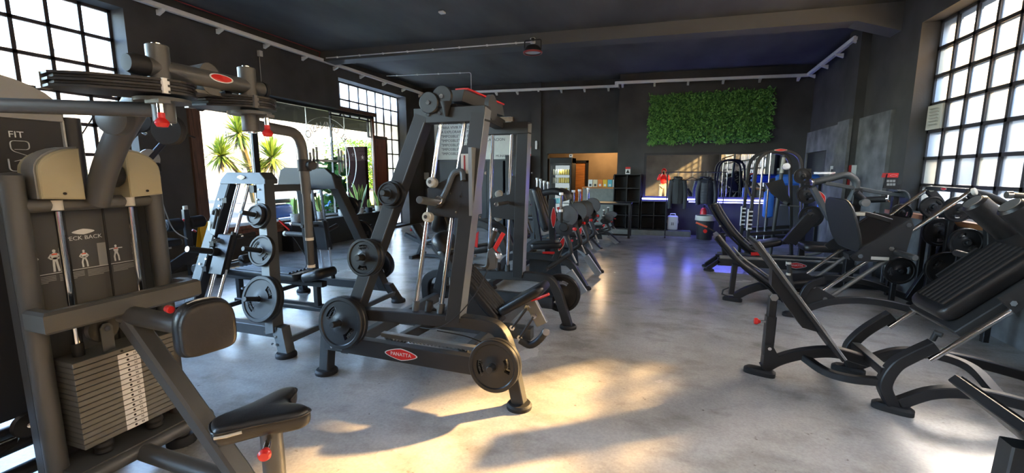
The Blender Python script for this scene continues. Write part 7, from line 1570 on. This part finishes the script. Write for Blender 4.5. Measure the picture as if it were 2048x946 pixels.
# ================================================================ the person holding the phone, seen in the mirror
def skin_mesh(name, M, parent, joints, links, root, sub=2):
    bm = bmesh.new(); ly = bm.verts.layers.skin.verify(); vs = {}
    org = parent.location
    for k, (p, r) in joints.items():
        v = bm.verts.new(V(p)-org); v[ly].radius = (r, r) if not isinstance(r, tuple) else r; v[ly].use_root = (k == root); vs[k] = v
    for a, b in links: bm.edges.new((vs[a], vs[b]))
    me = bpy.data.meshes.new(name); bm.to_mesh(me); bm.free()
    tmp = bpy.data.objects.new(name, me); COL.objects.link(tmp)
    s_ = tmp.modifiers.new('skin', 'SKIN'); s_.use_smooth_shade = True; s2 = tmp.modifiers.new('sub', 'SUBSURF'); s2.levels = sub; s2.render_levels = sub
    dg = bpy.context.evaluated_depsgraph_get(); dg.update(); out = bpy.data.meshes.new_from_object(tmp.evaluated_get(dg))
    bpy.data.objects.remove(tmp); out.materials.clear(); out.materials.append(MATS[M]); out.polygons.foreach_set('use_smooth', [True]*len(out.polygons))
    o = bpy.data.objects.new(name, out); COL.objects.link(o); o.parent = parent; return o
PR = thing('person', 'person in red hooded top and pale trousers holding up a phone, reflected in the mirror', 'person', (.02, -.45, 0))
yb = -.45
J = {'pel': ((.02, yb, .96), .125), 'ch': ((.02, yb, 1.30), .13), 'nk': ((.02, yb+.02, 1.50), .055), 'hd': ((.02, yb+.04, 1.60), .085), 'hd2': ((.02, yb+.045, 1.70), .09)}
Lk = [('pel', 'ch'), ('ch', 'nk'), ('nk', 'hd'), ('hd', 'hd2')]
for s_, n in ((-1, 'l'), (1, 'r')):
    J.update({'hip'+n: ((.02+s_*.10, yb, .90), .085), 'kn'+n: ((.02+s_*.13, yb+.02, .50), .055), 'an'+n: ((.02+s_*.15, yb-.02, .09), .04), 'to'+n: ((.02+s_*.17, yb+.13, .04), .035),
              'sh'+n: ((.02+s_*.19, yb, 1.43), .055), 'el'+n: ((.02+s_*.27, yb+.12, 1.20), .042), 'wr'+n: ((.02+s_*.11, yb+.31, 1.44), .030), 'pa'+n: ((.02+s_*.085, yb+.36, 1.49), .028)})
    Lk += [('pel', 'hip'+n), ('hip'+n, 'kn'+n), ('kn'+n, 'an'+n), ('an'+n, 'to'+n), ('ch', 'sh'+n), ('sh'+n, 'el'+n), ('el'+n, 'wr'+n), ('wr'+n, 'pa'+n)]
    for f in range(4):
        z = 1.495+f*.016; J[f'f{f}a'+n] = ((.02+s_*.075, yb+.375, z), .009); J[f'f{f}b'+n] = ((.02+s_*.055, yb+.372-.0, z+.008), .008); Lk += [('pa'+n, f'f{f}a'+n), (f'f{f}a'+n, f'f{f}b'+n)]
    J['tha'+n] = ((.02+s_*.07, yb+.345, 1.47), .010); J['thb'+n] = ((.02+s_*.045, yb+.345, 1.485), .009); Lk += [('pa'+n, 'tha'+n), ('tha'+n, 'thb'+n)]
skin_mesh('body', 'skin', PR, J, Lk, 'pel', 1)
m = MB(); hc = V((.02, yb+.13, 1.635)); m.lathe([(0, .025), (.008, .02), (.012, 0), (0, -.012)], hc+V((0, .01, -.01)), Y, 10); m.build('nose', 'skin', PR)
for s_ in (-1, 1): m = MB(); m.lathe([(0, .006), (.010, .003), (.012, 0), (0, -.004)], hc+V((s_*.032, -.008, .03)), Y, 10); m.build('eye', 'hair', PR)
m = MB(); m.box(hc+V((0, -.003, -.05)), (.045, .012, .010), None, .004); m.build('mouth', 'red_dark', PR)
HJ = {'pel': ((.02, yb, .95), .155), 'ch': ((.02, yb, 1.30), .16), 'nk': ((.02, yb-.01, 1.49), .085)}; HL = [('pel', 'ch'), ('ch', 'nk')]
for s_, n in ((-1, 'l'), (1, 'r')):
    HJ.update({'sh'+n: ((.02+s_*.20, yb, 1.42), .08), 'el'+n: ((.02+s_*.28, yb+.12, 1.19), .065), 'wr'+n: ((.02+s_*.13, yb+.28, 1.42), .048)}); HL += [('ch', 'sh'+n), ('sh'+n, 'el'+n), ('el'+n, 'wr'+n)]
skin_mesh('hooded_top', 'hoodie_red', PR, HJ, HL, 'pel')
m = MB(); vs = []; fs = []; nu, nv = 18, 10
for j in range(nv+1):
    t = math.pi*(.0+.62*j/nv)                                        # from the back of the head forwards
    for i in range(nu): a = 2*math.pi*i/nu; vs.append((.02+.125*math.sin(t)*math.cos(a), yb+.03-.135*math.cos(t), 1.635+.155*math.sin(t)*math.sin(a)))
for j in range(nv):
    for i in range(nu): i2 = (i+1) % nu; fs.append((j*nu+i, j*nu+i2, (j+1)*nu+i2, (j+1)*nu+i))
m.raw(vs, fs); m.build('hood', 'hoodie_red', PR, 60)
TJ = {'pel': ((.02, yb, .96), .15)}; TL = []
for s_, n in ((-1, 'l'), (1, 'r')):
    TJ.update({'hip'+n: ((.02+s_*.10, yb, .86), .115), 'kn'+n: ((.02+s_*.13, yb+.02, .50), .085), 'an'+n: ((.02+s_*.15, yb-.02, .10), .07)}); TL += [('pel', 'hip'+n), ('hip'+n, 'kn'+n), ('kn'+n, 'an'+n)]
skin_mesh('trousers', 'trousers', PR, TJ, TL, 'pel')
for s_ in (-1, 1): m = MB(); m.pad(V((.02+s_*.16, yb+.05, .046)), V((s_*.1, 1, 0)), V((1, 0, 0)), .28, .10, .09, .045, puff=.4); m.build('shoe', 'white', PR, 60)
ph = thing('mobile_phone', 'dark phone held up by the person in red', 'phone', (0, -.075, 1.47)); m = MB(); m.box((0, -.075, 1.545), (.078, .009, .16), None, .003); m.build('case', 'black', ph); m = MB(); m.box((0, -.0802, 1.545), (.072, .001, .15)); m.build('display', 'screen', ph, 0)
